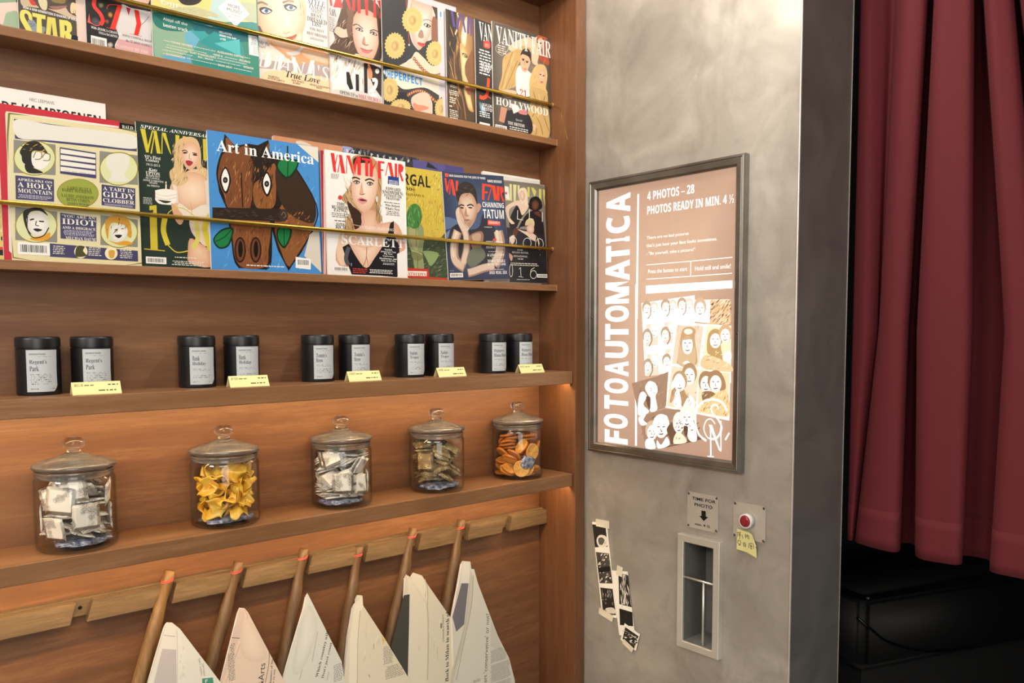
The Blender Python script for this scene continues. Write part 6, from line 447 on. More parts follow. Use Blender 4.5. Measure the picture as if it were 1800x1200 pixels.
'n5':{"base":"#e8e0ca","els":[["p","#efe6d0",[-5249,9248,-5120,9088,-4702,8410,-4699,7310,-4652,5632,-5268,5830,-5208,8345]],["p","#4a4a44",[-5358,8803,-5192,8790,-5225,7900,-5282,6742,-5732,7672]],["l","#cabf9f",32,[-4685,8452,-4655,7758,-4696,6573]],["b","#f3ead4",[-5065,9256,-4828,9140,-4713,8913,-4701,8501,-4990,8926,-5120,9132]],["l","#c9bfa2",27,[-4749,9056,-4670,8813,-4675,8404]],["r","B","#2c2a26","wealthy flock to Milan in search of",-4035,5814,-3985,8107,132],["r","R","#4a463e","COMPANIES & MARKETS",-4178,7383,-4183,8060,46],["m","#8a8474",-4295,7670,-4241,7947,1],["k",["#ded4ba","#f2ead6"],14,-5150,6725,-4252,8781,1.45,313,40]],"outline":[-5274,9275,-5145,9182,-5065,9278,-4828,9163,-4696,8955,-3760,7630,-3912,6725,-4038,5435,-5294,5838,-5246,7455,-5306,8814]},
'n6':{"base":"#dddace","els":[["p","#e9e6dc",[-3613,9270,-3415,9218,-3443,8694,-3721,8752]],["p","#77757c",[-3675,8742,-3460,8697,-3603,7687,-3847,7557,-3958,7960]],["p","#d2cdbd",[-3399,9016,-3312,8857,-3376,8109,-3678,7041,-3973,6269,-4095,5454,-4180,5481,-3970,6646,-3555,7770]],["l","#b4ae9c",24,[-3312,8857,-3376,8109,-3618,7215,-3858,6330]],["l","#c0bbaa",24,[-3431,8691,-3555,7770,-3913,6630]],["r","R","#4a4844","is art 'conservative' or not?",-2910,5860,-2807,7786,115],["p","#d2cfc4",[-2747,7577,-2470,6919,-2409,6706,-2781,6902]],["m","#8c8a82",-2782,6462,-2219,6804,14],["m","#8c8a82",-2784,5947,-2093,6413,18],["m","#8c8a82",-2849,5548,-2030,5916,14],["m","#77756e",-3332,6106,-3092,6178,4]],"outline":[-3630,9287,-3397,9229,-3369,9034,-3281,9017,-3165,8636,-2532,7132,-2155,6439,-1964,5783,-1902,4750,-4095,5454,-3913,6630,-3958,7960,-3750,8758]},
}

PILES = {
'a':[[0.0045,0.0302,0.0231,0.0,-0.0,2.44,0.0417,0.0428],[-0.0205,0.0168,0.0267,0.12,0.06,-1.15,0.0424,0.0413],[0.024,0.0197,0.0288,0.16,-0.1,1.91,0.0459,0.042],[-0.0232,0.006,0.0296,0.08,0.1,-1.61,0.0444,0.0401],[-0.0278,0.0096,0.0338,0.13,-0.03,-0.46,0.0475,0.0495],[-0.0014,-0.0351,0.0312,0.34,-0.08,1.6,0.0416,0.0395],[0.0227,-0.0235,0.0328,0.17,-0.29,2.43,0.0431,0.0451],[-0.0517,0.0131,0.0589,1.57,-0.0,1.33,0.0478,0.046],[0.0322,0.0135,0.035,0.35,-0.17,2.06,0.042,0.0431],[-0.0172,-0.0155,0.0427,-0.29,-2.94,0.78,0.0459,0.0441],[-0.041,-0.0288,0.0418,1.76,-0.0,-0.96,0.0426,0.0416],[0.0273,-0.0038,0.044,-0.12,-0.12,3.08,0.0472,0.0452],[-0.0024,0.038,0.0389,0.05,0.59,1.66,0.041,0.0422],[-0.027,0.0092,0.0553,-0.04,-0.02,-1.82,0.0454,0.0451],[0.0109,-0.0364,0.0431,-2.74,-0.07,0.29,0.0421,0.0385],[0.0225,0.027,0.0519,0.6,2.82,-0.77,0.0485,0.0469],[-0.0038,0.0429,0.0501,-0.07,2.22,-1.57,0.0411,0.038],[-0.0172,-0.0129,0.0594,0.02,-3.11,-0.38,0.045,0.0413],[0.0198,-0.0147,0.0555,0.04,3.05,-0.08,0.0495,0.0517],[-0.0252,-0.0149,0.064,-0.02,-0.03,-2.29,0.042,0.0422],[-0.0111,-0.019,0.0676,-0.03,-0.02,-2.04,0.0446,0.0437],[-0.0004,-0.0134,0.0714,-0.03,-0.02,-2.02,0.0416,0.0388],[-0.0089,-0.0214,0.076,-0.03,0.02,-0.77,0.0443,0.0416],[0.0038,-0.0536,0.0625,1.57,0.0,-3.07,0.0447,0.0458],[0.0531,-0.0042,0.0523,1.57,-0.0,1.49,0.0467,0.045],[0.0129,-0.0226,0.0807,-0.01,0.01,1.52,0.0485,0.0502],[-0.0231,0.0034,0.0793,0.52,-2.63,1.24,0.0444,0.0418],[0.0092,-0.0298,0.0864,3.07,-0.01,0.22,0.0475,0.0466],[0.0265,0.0069,0.0764,-0.01,0.01,2.33,0.0475,0.047],[-0.032,-0.0387,0.0917,1.51,-0.12,2.58,0.0477,0.048],[-0.0152,-0.0453,0.1118,1.51,0.1,2.59,0.0496,0.0457],[-0.0242,-0.035,0.1127,-2.36,-1.66,0.24,0.0492,0.047],[0.0257,-0.0033,0.0901,0.01,0.38,1.04,0.0481,0.0434],[-0.0184,0.0081,0.0834,0.56,0.48,3.04,0.0477,0.0471],[-0.0245,0.0127,0.0828,-0.52,0.52,1.24,0.0494,0.0504],[0.0077,-0.032,0.1043,-0.09,0.74,0.91,0.0434,0.0392],[0.0253,0.0112,0.0917,-0.36,-0.06,-0.92,0.0489,0.0511],[0.027,0.0171,0.0975,3.05,0.48,0.58,0.0485,0.047],[-0.024,0.0278,0.0829,-0.94,-0.37,0.01,0.0431,0.0451],[0.0483,-0.0202,0.0955,-1.64,0.2,-2.02,0.0435,0.0412],[0.025,0.0207,0.1017,0.14,-0.47,-2.69,0.0479,0.0438],[-0.0126,0.0416,0.0752,-0.09,-0.98,-1.18,0.0412,0.041],[-0.0344,-0.0094,0.0979,0.79,-0.33,-0.29,0.0476,0.0452],[0.0219,-0.0217,0.1063,0.35,-0.11,2.69,0.0434,0.0398],[-0.019,0.035,0.0901,-0.82,0.55,0.73,0.0483,0.0468],[0.018,0.0287,0.1101,2.58,-0.25,-0.94,0.0445,0.0446],[0.0252,0.0283,0.1127,2.55,-0.14,-0.77,0.042,0.0422]],
'b':[[0.0131,0.0067,0.026,-0.0,-0.0,1.85,0.0386,0.0402],[0.0147,0.0327,0.036,-0.0,-0.0,-0.81,0.036,0.0357],[-0.0319,-0.0039,0.026,-0.0,0.0,-0.5,0.0353,0.0338],[0.0195,0.0274,0.046,-0.0,0.0,1.7,0.0382,0.0368],[0.0123,-0.0364,0.026,-3.14,-0.0,-1.46,0.0327,0.0319],[-0.0177,0.0337,0.0408,0.24,2.2,0.72,0.0355,0.0367],[-0.0491,0.018,0.0397,-1.57,0.0,1.23,0.0371,0.0374],[0.0336,0.0,0.036,-0.0,-0.0,-0.81,0.0374,0.0374],[-0.0434,-0.0303,0.0386,-0.61,1.57,0.0,0.0352,0.0328],[0.0251,-0.0322,0.0428,0.0,0.43,-2.48,0.0351,0.0332],[-0.0046,-0.0251,0.0424,0.56,0.17,-1.91,0.0384,0.0382],[0.0161,0.0079,0.056,-0.0,0.0,1.45,0.0321,0.032],[-0.0102,-0.0327,0.0511,-0.58,0.01,1.5,0.0376,0.0392],[-0.0222,-0.0238,0.0547,0.47,-0.36,-1.06,0.0318,0.0292],[-0.0297,-0.0175,0.0667,-0.33,0.05,1.56,0.037,0.0362],[-0.0302,0.0168,0.0512,0.91,0.95,-2.51,0.0361,0.0365],[-0.0511,-0.0119,0.0811,-1.53,-0.12,-1.37,0.032,0.0301],[0.0447,-0.0276,0.0701,1.57,0.01,1.02,0.034,0.0311],[0.0071,0.0521,0.0683,1.76,-1.56,-0.32,0.034,0.0351],[-0.047,0.0237,0.0767,-1.72,-1.57,1.24,0.0365,0.0342],[-0.0236,-0.0215,0.0808,0.07,0.17,-3.04,0.0384,0.0403],[0.0011,0.0293,0.0659,-0.06,0.0,1.45,0.0362,0.0345],[0.0385,0.0015,0.0612,-0.64,-0.47,-2.24,0.0354,0.0323],[0.0127,-0.0392,0.0624,-0.33,-0.86,-2.81,0.0349,0.0343],[0.0161,-0.0388,0.0743,-0.37,-0.85,-2.76,0.0359,0.0326],[-0.0159,0.0339,0.0748,0.06,0.02,-2.09,0.0318,0.0332],[0.0229,-0.0192,0.0847,0.88,-0.14,2.81,0.0324,0.0302],[0.002,-0.002,0.0858,1.72,-1.05,-1.78,0.0381,0.0378],[-0.0233,0.022,0.0844,-0.06,-0.02,1.08,0.0331,0.0326],[0.0508,0.0092,0.0789,-1.54,0.31,-1.36,0.0323,0.0331],[-0.0226,0.0262,0.0983,0.03,-0.13,2.9,0.0369,0.036],[0.029,-0.0191,0.0995,0.18,-0.62,-2.41,0.0386,0.0394],[0.0322,0.0273,0.0833,-0.57,1.05,2.4,0.0356,0.0358],[0.0345,-0.0141,0.1066,0.05,0.64,1.14,0.0375,0.0388],[-0.03,0.0017,0.1049,0.57,0.38,-0.57,0.0365,0.0366],[-0.0279,-0.0198,0.101,0.21,0.68,-1.21,0.0347,0.033],[-0.0186,-0.0353,0.1009,0.59,0.43,-0.53,0.0346,0.0363],[0.0173,0.0199,0.0918,-0.92,-1.37,0.79,0.0344,0.0348],[-0.0068,0.0384,0.1062,0.13,-0.02,1.77,0.0368,0.0357],[0.0396,-0.0047,0.1112,-0.61,0.19,-0.26,0.0362,0.0347],[0.0046,-0.0493,0.1111,1.9,2.35,0.32,0.038,0.0348]],
'c':[[-0.0298,-0.0112,0.0229,0.0,-0.0,2.92,0.0408,0.0401],[-0.0342,0.0017,0.0267,0.0,0.0,1.41,0.0436,0.0405],[0.0134,0.0075,0.0248,0.0,0.1,0.26,0.0401,0.0416],[-0.0273,-0.0049,0.0305,-0.0,-0.0,2.48,0.0456,0.0467],[0.0239,-0.0012,0.0299,0.24,0.02,1.77,0.0458,0.0442],[-0.0279,0.0184,0.0343,-0.0,-0.0,2.56,0.0446,0.0454],[0.0259,0.0196,0.0319,0.23,0.09,1.48,0.0408,0.0387],[-0.0258,-0.0008,0.0381,-0.0,-0.0,1.66,0.0463,0.0484],[-0.0282,0.0241,0.0419,0.0,-0.0,0.88,0.0398,0.0387],[0.0258,0.0244,0.0355,-0.13,-0.21,-2.31,0.0413,0.0419],[0.019,0.0215,0.0424,0.07,0.15,0.45,0.0468,0.0441],[0.0188,0.0281,0.0463,0.14,-0.1,2.18,0.0405,0.0389],[0.0294,-0.0021,0.0439,-0.54,0.08,-2.22,0.0399,0.0411],[-0.0109,0.0267,0.0525,0.0,-0.32,0.91,0.0442,0.046],[0.0477,0.0262,0.0523,1.59,-0.05,2.07,0.0414,0.0394],[-0.0359,-0.0009,0.0473,-0.23,0.07,-3.03,0.0392,0.039],[-0.0253,0.0163,0.0559,0.09,-0.22,0.98,0.0439,0.0458],[0.0003,0.0336,0.0651,0.24,-0.02,-0.1,0.0404,0.0409],[-0.0073,-0.0319,0.0379,-0.69,-0.11,3.11,0.0447,0.0411],[0.0195,0.0265,0.0708,-3.06,-0.35,1.1,0.0449,0.0411],[-0.0304,0.0147,0.0627,0.41,0.01,-0.23,0.0417,0.0416],[0.0089,-0.0349,0.0401,0.29,-2.47,-1.71,0.0415,0.0425],[0.0163,-0.0434,0.0506,1.35,-0.08,0.39,0.0418,0.0384],[0.032,-0.0018,0.0474,-3.01,0.53,-0.53,0.0437,0.0396],[-0.0293,-0.0129,0.0588,-0.66,-3.06,-0.66,0.0425,0.0444],[-0.0037,0.0028,0.0641,0.4,-0.07,-0.03,0.0413,0.0392],[0.0355,-0.0041,0.0632,-0.19,0.91,-0.81,0.0458,0.0447],[-0.0315,-0.0174,0.0597,-2.67,-0.49,0.2,0.0402,0.038],[0.0198,-0.0464,0.0498,-1.35,-0.12,-2.79,0.0398,0.0416],[0.0496,-0.0221,0.0501,1.25,1.57,0.83,0.0459,0.0425],[0.0065,-0.0207,0.0676,-0.59,-2.7,0.4,0.0463,0.042],[-0.029,-0.0168,0.066,-0.42,-2.61,-1.41,0.0463,0.047],[-0.0118,0.0309,0.0765,-3.05,-0.15,0.57,0.0431,0.0409],[-0.0196,-0.0467,0.0632,1.57,-0.37,-0.46,0.0416,0.0382],[-0.0237,-0.0489,0.0565,2.12,-1.57,-1.01,0.0428,0.0427],[0.0251,-0.0377,0.0867,2.03,0.27,0.7,0.0431,0.0433],[0.0035,0.0295,0.0813,0.17,-0.02,-0.35,0.0439,0.0448],[0.0136,0.0251,0.0853,-0.06,0.17,-2.38,0.0457,0.0429],[0.0163,0.0211,0.0887,-0.01,-0.18,1.17,0.0396,0.0392],[0.0132,-0.0386,0.0881,0.47,0.97,2.67,0.0465,0.0431],[0.0221,0.0001,0.0897,0.17,-0.03,-0.32,0.0448,0.0423],[0.0306,-0.0152,0.0997,0.33,0.14,-2.7,0.0393,0.0372],[-0.0271,0.0127,0.0833,-0.23,2.87,-0.75,0.0449,0.0467],[0.0495,0.0191,0.0969,1.6,0.2,-1.18,0.0408,0.0424],[-0.0009,-0.0303,0.098,-2.92,-0.32,-1.22,0.0433,0.0421],[-0.0271,0.0102,0.0874,0.08,2.8,0.21,0.0449,0.0468],[0.0288,-0.0115,0.1048,0.3,3.03,0.13,0.0415,0.0388],[-0.0296,0.0082,0.0905,-0.27,-0.23,0.86,0.0439,0.046],[0.0176,0.0261,0.0991,0.17,-0.12,-2.94,0.0419,0.0397],[-0.0156,-0.0203,0.1,0.35,0.0,-1.6,0.0467,0.0466],[-0.0188,0.0126,0.1014,-0.36,0.11,1.5,0.0472,0.0458],[-0.0188,0.002,0.1069,0.18,-0.33,-0.85,0.0404,0.0379],[0.0203,0.0259,0.1076,-0.03,0.35,0.5,0.0415,0.04],[0.0178,0.027,0.1136,0.32,0.23,1.43,0.0427,0.0431],[-0.0297,0.0184,0.105,-0.08,0.53,2.47,0.0439,0.0458],[-0.0309,0.0205,0.1082,-0.05,0.53,2.54,0.0426,0.0417],[0.0048,-0.0186,0.1165,-0.11,0.16,-2.03,0.0446,0.0446],[-0.0293,0.0241,0.1124,-0.52,-0.13,0.85,0.0434,0.0398],[-0.0383,-0.0088,0.1107,-0.74,-0.94,1.38,0.0416,0.042],[-0.034,-0.0211,0.1141,1.03,-0.57,-0.72,0.0397,0.0402],[-0.0375,-0.0245,0.1129,1.07,-0.44,-0.8,0.0457,0.0454]],
'd':[[0.0095,0.0145,0.0235,-0.0,-0.0,1.87,0.0408,0.0373],[-0.0119,0.0127,0.0282,0.11,-0.1,-0.54,0.0474,0.0431],[-0.0111,0.0095,0.0332,0.12,0.09,-1.9,0.0389,0.0388],[-0.0307,0.0054,0.036,-0.1,0.35,2.76,0.0462,0.0477],[-0.0025,-0.0265,0.0369,-2.97,0.58,-0.27,0.0395,0.0411],[-0.0006,-0.0349,0.0387,-0.19,-0.58,2.9,0.0415,0.0421],[0.0169,-0.0213,0.0424,-0.64,-0.35,-1.51,0.0459,0.0416],[0.028,-0.0151,0.0394,-0.62,-0.27,-1.4,0.04,0.04],[0.0301,0.006,0.036,0.01,-0.67,-2.63,0.0415,0.0409],[-0.0155,0.0253,0.047,0.01,-0.37,-0.08,0.0463,0.0425],[0.0294,0.0085,0.0418,0.27,-0.61,-3.07,0.0471,0.0476],[0.0315,0.0135,0.0447,0.62,0.25,1.77,0.0463,0.0477],[-0.032,0.0097,0.0472,-0.37,0.22,2.55,0.044,0.0406],[-0.0367,-0.0047,0.0488,0.5,0.21,-1.35,0.0413,0.0377],[-0.0302,-0.0163,0.054,0.53,0.02,-1.01,0.044,0.046],[-0.0106,0.0297,0.0636,0.04,0.15,0.72,0.0413,0.0433],[0.0217,-0.0274,0.0598,0.62,-0.23,1.43,0.0424,0.0398],[-0.0171,0.0238,0.07,-0.14,-0.07,-1.6,0.0433,0.044],[-0.017,-0.0292,0.0629,-0.36,-0.43,1.27,0.0474,0.0456],[-0.0229,0.0147,0.0764,-0.14,-0.06,-1.53,0.0464,0.048],[0.0149,0.0181,0.0689,-0.16,0.59,-0.15,0.0434,0.0433],[0.0309,-0.0006,0.0656,-0.58,0.19,-1.16,0.0472,0.0472],[-0.047,-0.017,0.0742,-0.47,-1.43,0.84,0.0464,0.0465],[0.0359,0.0088,0.0674,2.54,0.09,-1.3,0.0468,0.0422],[0.0314,-0.0104,0.0815,0.15,0.06,0.88,0.0405,0.0405],[0.0148,0.027,0.086,-0.02,-0.16,-0.92,0.0448,0.0411],[0.0234,0.0185,0.0929,-0.03,0.15,1.88,0.0467,0.0441],[0.0228,0.0248,0.0971,0.01,0.16,2.13,0.0408,0.0397],[-0.0235,0.0136,0.0884,0.09,0.13,-2.81,0.0475,0.0457],[-0.0013,0.0257,0.1001,-0.27,0.04,1.66,0.0398,0.0391],[-0.0069,0.0278,0.1037,0.18,-0.2,-0.79,0.0473,0.0426],[-0.0041,-0.0336,0.0785,-0.33,2.73,0.44,0.043,0.0392],[-0.0367,-0.0041,0.0976,-0.08,0.14,0.24,0.0387,0.0352],[-0.0301,0.0158,0.1071,0.08,0.07,-1.97,0.0432,0.0417],[-0.013,-0.0358,0.0895,-0.56,-0.33,2.92,0.0399,0.0364],[0.0278,-0.0062,0.1012,0.58,-0.14,0.51,0.0457,0.0458],[-0.0056,-0.0319,0.0978,0.4,0.44,-0.48,0.0465,0.0461],[-0.0217,0.029,0.1133,-0.09,0.03,2.22,0.0401,0.0396],[0.0235,-0.0267,0.1012,0.5,-0.16,0.77,0.0445,0.0445],[-0.0365,0.0012,0.1143,-0.19,2.89,-0.08,0.0408,0.0397]],
'e':[[-0.0115,-0.0442,0.0293,1.54,0.25,-0.61,0.044,0.044],[0.0084,-0.0267,0.0109,-0.0,-3.14,1.03,0.044,0.044],[0.0003,0.0427,0.029,1.49,-1.1,-0.5,0.044,0.044],[-0.0289,0.0247,0.0109,-3.14,-0.0,0.62,0.044,0.044],[0.0375,0.0064,0.0109,0.0,-0.0,-0.61,0.044,0.044],[0.0176,0.0411,0.0291,-1.52,-2.35,-0.6,0.044,0.044],[0.028,0.0439,0.0292,-1.64,-1.05,-0.5,0.044,0.044],[0.0321,-0.0205,0.0188,0.0,-0.0,-0.99,0.044,0.044],[-0.027,-0.0448,0.0292,-1.59,-0.09,-0.54,0.044,0.044],[-0.0251,0.0281,0.0268,-0.18,-0.34,2.08,0.044,0.044],[0.0182,-0.0332,0.0267,-0.0,-0.0,-1.39,0.044,0.044],[-0.0374,-0.0031,0.0213,-0.33,0.4,-2.31,0.044,0.044],[0.0376,0.0199,0.037,1.93,-1.73,-0.86,0.044,0.044],[-0.0361,-0.0112,0.0258,0.35,0.39,-0.81,0.044,0.044],[0.0383,-0.0102,0.0455,-0.51,0.37,1.67,0.044,0.044],[0.0024,0.0103,0.0301,0.16,-0.3,1.97,0.044,0.044],[0.004,-0.0051,0.0449,0.14,0.09,2.73,0.044,0.044],[0.0104,-0.0094,0.0538,-0.08,0.15,1.22,0.044,0.044],[0.008,-0.0355,0.0524,1.96,0.15,-0.02,0.044,0.044],[0.0031,-0.052,0.0703,1.59,1.73,0.07,0.044,0.044],[-0.0378,-0.0141,0.0514,-2.5,-0.1,1.99,0.044,0.044],[-0.0253,0.0281,0.0434,-0.15,-0.17,0.94,0.044,0.044],[0.0064,-0.0118,0.0621,0.0,0.17,1.73,0.044,0.044],[-0.006,0.0154,0.0652,-0.07,0.19,1.27,0.044,0.044],[0.009,-0.0251,0.0748,-0.15,-0.18,-1.15,0.044,0.044],[-0.0392,0.0115,0.064,2.42,-0.04,-1.75,0.044,0.044],[-0.0314,-0.0225,0.0635,0.12,-2.42,-0.34,0.044,0.044],[0.0411,-0.0243,0.0747,-1.16,-0.18,0.98,0.044,0.044],[-0.008,0.0408,0.0681,0.14,-2.28,1.22,0.044,0.044],[-0.0196,0.0097,0.0757,-0.18,-0.16,-0.92,0.044,0.044],[0.0179,-0.0133,0.0796,0.22,0.08,2.53,0.044,0.044],[0.0181,0.0045,0.0836,0.23,-0.05,3.08,0.044,0.044],[-0.0165,-0.034,0.0841,0.16,-1.01,-0.36,0.044,0.044],[0.0197,-0.0185,0.097,-0.23,0.06,-0.02,0.044,0.044],[0.0347,0.0168,0.0653,0.93,-0.63,-0.26,0.044,0.044],[0.032,0.0398,0.0733,-0.02,-1.77,-2.23,0.044,0.044],[-0.0311,0.0033,0.094,3.01,-0.2,-1.19,0.044,0.044],[-0.0302,0.0076,0.0848,0.1,2.92,-1.34,0.044,0.044],[0.0354,0.0022,0.0984,-0.6,0.0,-0.4,0.044,0.044],[-0.0157,0.0037,0.1016,-0.07,0.23,1.13,0.044,0.044],[0.0351,0.0127,0.1015,0.25,-2.59,0.72,0.044,0.044],[0.0091,-0.0322,0.109,-0.14,0.19,0.68,0.044,0.044],[-0.0059,0.0406,0.0801,-0.86,0.13,-0.05,0.044,0.044],[0.0323,0.0187,0.108,0.47,0.39,2.08,0.044,0.044],[-0.0258,0.0091,0.1087,2.9,-0.05,-0.33,0.044,0.044],[-0.004,0.042,0.0904,2.28,0.11,-0.07,0.044,0.044]],
}

# ------------------------------------------------------------------ the room
structure('floor', B(-4.2, 2.4, -4.6, 0.3, -.05, 0), M_FLOOR)
structure('ceiling', B(-4.2, 2.4, -4.6, 0.3, 2.62, 2.68), M_WALL)
structure('wall_back', B(-4.2, 2.4, .16, .3, 0, 2.62), M_WALL)
structure('wall_left', B(-4.2, -4.1, -4.6, .16, 0, 2.62), M_WALL)
structure('wall_front', B(-4.2, 2.4, -4.6, -4.5, 0, 2.62), M_WALL)
structure('added_pane_1', B(-3.5, -.5, -4.5, -4.47, .4, 2.6), M_PANE)  # pane added behind the front fill; no real opening there
structure('wall_right', B(2.3, 2.4, -4.6, .3, 0, 2.62), M_WALL)
for i, (x, y) in enumerate(((-1.85, -.36), (-1.1, -.36), (-.35, -.36), (-.42, -.55))):
    d = thing('downlight', 'recessed round ceiling downlight above the shelving', 'ceiling light', (x, y, 2.62), group='ceiling downlights')
    obj('trim_ring', lathe(bmesh.new(), [(.085, -.0001), (.1, -.0001), (.1, -.008), (.085, -.012), (.085, -.0001)], 32), M_CHROME, d)
    obj('lamp_lens', lathe(bmesh.new(), [(0, -.004), (.083, -.004), (.083, -.002), (0, -.002)], 32), M_CEIL_LAMP, d)
# ------------------------------------------------------------------ built-in shelving
SH = thing('shelving_unit', 'tall brown wooden shelving unit built into the corner beside the steel booth', 'shelving', (-1.0, .07, 0))
def part(name, bm, m, parent=None, **k):
    o = obj(name, bm, m, **k); P = parent or SH; o.parent = P; o.matrix_parent_inverse = Matrix.Translation(P.location).inverted() if P is SH else Matrix(); return o
XL, XR, YB = -2.0, -.0362, .1338
part('back_panel', B(XL, XR, YB, .152, 0, 2.60), M_BACK)
part('side_panel', B(XR, -.0008, -.008, .152, 0, 2.60, bev=.0012), M_SIDE)
part('side_panel', B(XL-.036, XL, -.008, .152, 0, 2.60, bev=.0012), M_SIDE)
part('header_board', B(XL, XR, -.008, YB, 2.364, 2.60), M_SIDE)
for z in (2.001, 1.618):
    s = part('shelf', B(XL, XR, .0627, YB, z-.0165, z, bev=.0012), M_SHELF)
    part('sealant_bead', B(XR-.0015, XR+.0004, .0620, YB, z-.016, z+.0006), M_CAULK, s)
for z, h in ((1.389, .033), (1.1163, .034)):
    bm = B(XL, XR-.0025, .016, YB, z-.020, z, bev=.001); box(bm, XL, XR-.0025, 0, .0165, z-h, z, bev=.0014)
    s = part('shelf', bm, M_SHELF)
    part('led_strip', B(XL+.02, XR-.006, .020, .028, z-.0245, z-.0205), M_LED, s)
# thin brass bars that hold the magazines back
for z in (2.094, 1.7145):
    bm = tube(bmesh.new(), [Vector((XL,   .080, z)), Vector((XR-.001,   .080, z))], .0042, 16)
    b = part('brass_bar', bm, M_BRASS, smooth=False)
    part('end_socket', tube(bmesh.new(), [Vector((XR-.004,   .080, z)), Vector((XR,   .080, z))], .0052, 16), M_CAULK, b)
# ------------------------------------------------------------------ newspaper rack
RK = thing('newspaper_rack', 'notched weathered oak rail for newspaper sticks below the jar shelf', 'rack', (-1.0, .12, .98))
def rpart(name, bm, m, parent=None, **k):
    o = obj(name, bm, m, **k); o.parent = parent or RK
    if not parent: o.matrix_parent_inverse = Matrix.Translation(RK.location).inverted()
    return o
rpart('backing_strip', B(XL+.01, -.0375, .1185, YB-.0003, .972, 1.006, bev=.001), M_OAK)
blocks = [(-1.985, -1.86), (-1.83, -1.705), (-1.675, -1.55), (-1.52, -1.395), (-1.372, -1.219), (-1.191, -1.066), (-1.040, -.923), (-.897, -.777), (-.749, -.636), (-.606, -.490), (-.459, -.342), (-.308, -.192), (-.168, -.0375)]
for i, (a, b) in enumerate(blocks):
    bm = bmesh.new(); sl = .007
    prism(bm, [(a-sl, .964), (b-(sl if i < len(blocks)-1 else 0), .964), (b+(0 if i == len(blocks)-1 else .004), 1.003), (a+.004, 1.003)], .1005, .1186)
    bmesh.ops.bevel(bm, geom=[e for e in bm.edges], offset=.0011, segments=2, affect='EDGES')
    rpart('rail_block', bm, M_OAK)
for x in (-1.205,):
    sc = rpart('screw', lathe(bmesh.new(), [(0, 0), (.0024, 0), (.0036, .0012), (.0036, .003)], 18), M_SCREW_DARK)
    sc.matrix_parent_inverse = Matrix.Translation(RK.location).inverted(); sc.location = (x, .1170, .988); sc.rotation_euler = (-PI/2, 0, 0)
# ------------------------------------------------------------------ newspaper sticks and newspapers
sticks = [(-1.047, 1.030, .327, 'pale', 'pale newspaper stick at the far left of the rail, red band near its top'),
          (-.909, 1.021, .341, 'dark', 'second newspaper stick from the left, brown, holding the salmon pink paper'),
          (-.763, 1.022, .253, 'dark', 'dark brown newspaper stick behind the Which country paper'),
          (-.626, 1.003, .239, 'dark', 'brown newspaper stick holding the blank cream paper, lowest top of the row'),
          (-.477, 1.021, .318, 'dark', 'brown newspaper stick holding the flock to Milan paper'),
          (-.331, 1.019, .291, 'dark', 'brown newspaper stick nearest the steel booth')]
for i, (x, z, sl, kind, lab) in enumerate(sticks):
    root = thing('newspaper_stick', lab, 'newspaper stick', (x, .108, z), group='newspaper sticks on the rail')
    rnd = random.Random(i); L = .62; pts = []; rad = []
    for k in range(32):
        t = L*k/31; q = min(max((t-.048)/.05, 0), 1); q = q*q*(3-2*q)
        pts.append(Vector((-sl*t-.0033*q+rnd.uniform(-.0003, .0003), -.004-.012*q-.02*t, -t))); rad.append(.0098+.0034*q+(.0008 if k == 0 else 0)-(.001 if k == 0 else 0))
    bm = tube(bmesh.new(), pts, rad, 18)
    obj('shaft', bm, M_DOWEL_PALE if kind == 'pale' else M_DOWEL, root, smooth=True)
    bm = bmesh.new()
    for dz in (.0165, .0195):
        ring = [Vector((-sl*dz+.0108*math.cos(a), -.0042-.02*dz+.0108*math.sin(a), -dz+.0016*math.cos(a))) for a in [2*PI*k/24 for k in range(25)]]
        tube(bm, ring, .0009, 8, cap=False)
    obj('rubber_band', bm, M_RUBBER, root, smooth=True)
papers = [('n1', .060, 'white newspaper with a green box, hanging at the far left'), ('n2', .058, 'salmon pink newspaper with an Arts heading'),
          ('n3', .059, 'white newspaper headed Which country will, third from the left'), ('n4', .060, 'cream newspaper with a mostly blank folded page, fourth from the left'),
          ('n5', .060, 'cream newspaper with the headline flock to Milan'), ('n6', .056, 'grey-white newspaper with the conservative headline, nearest the booth')]
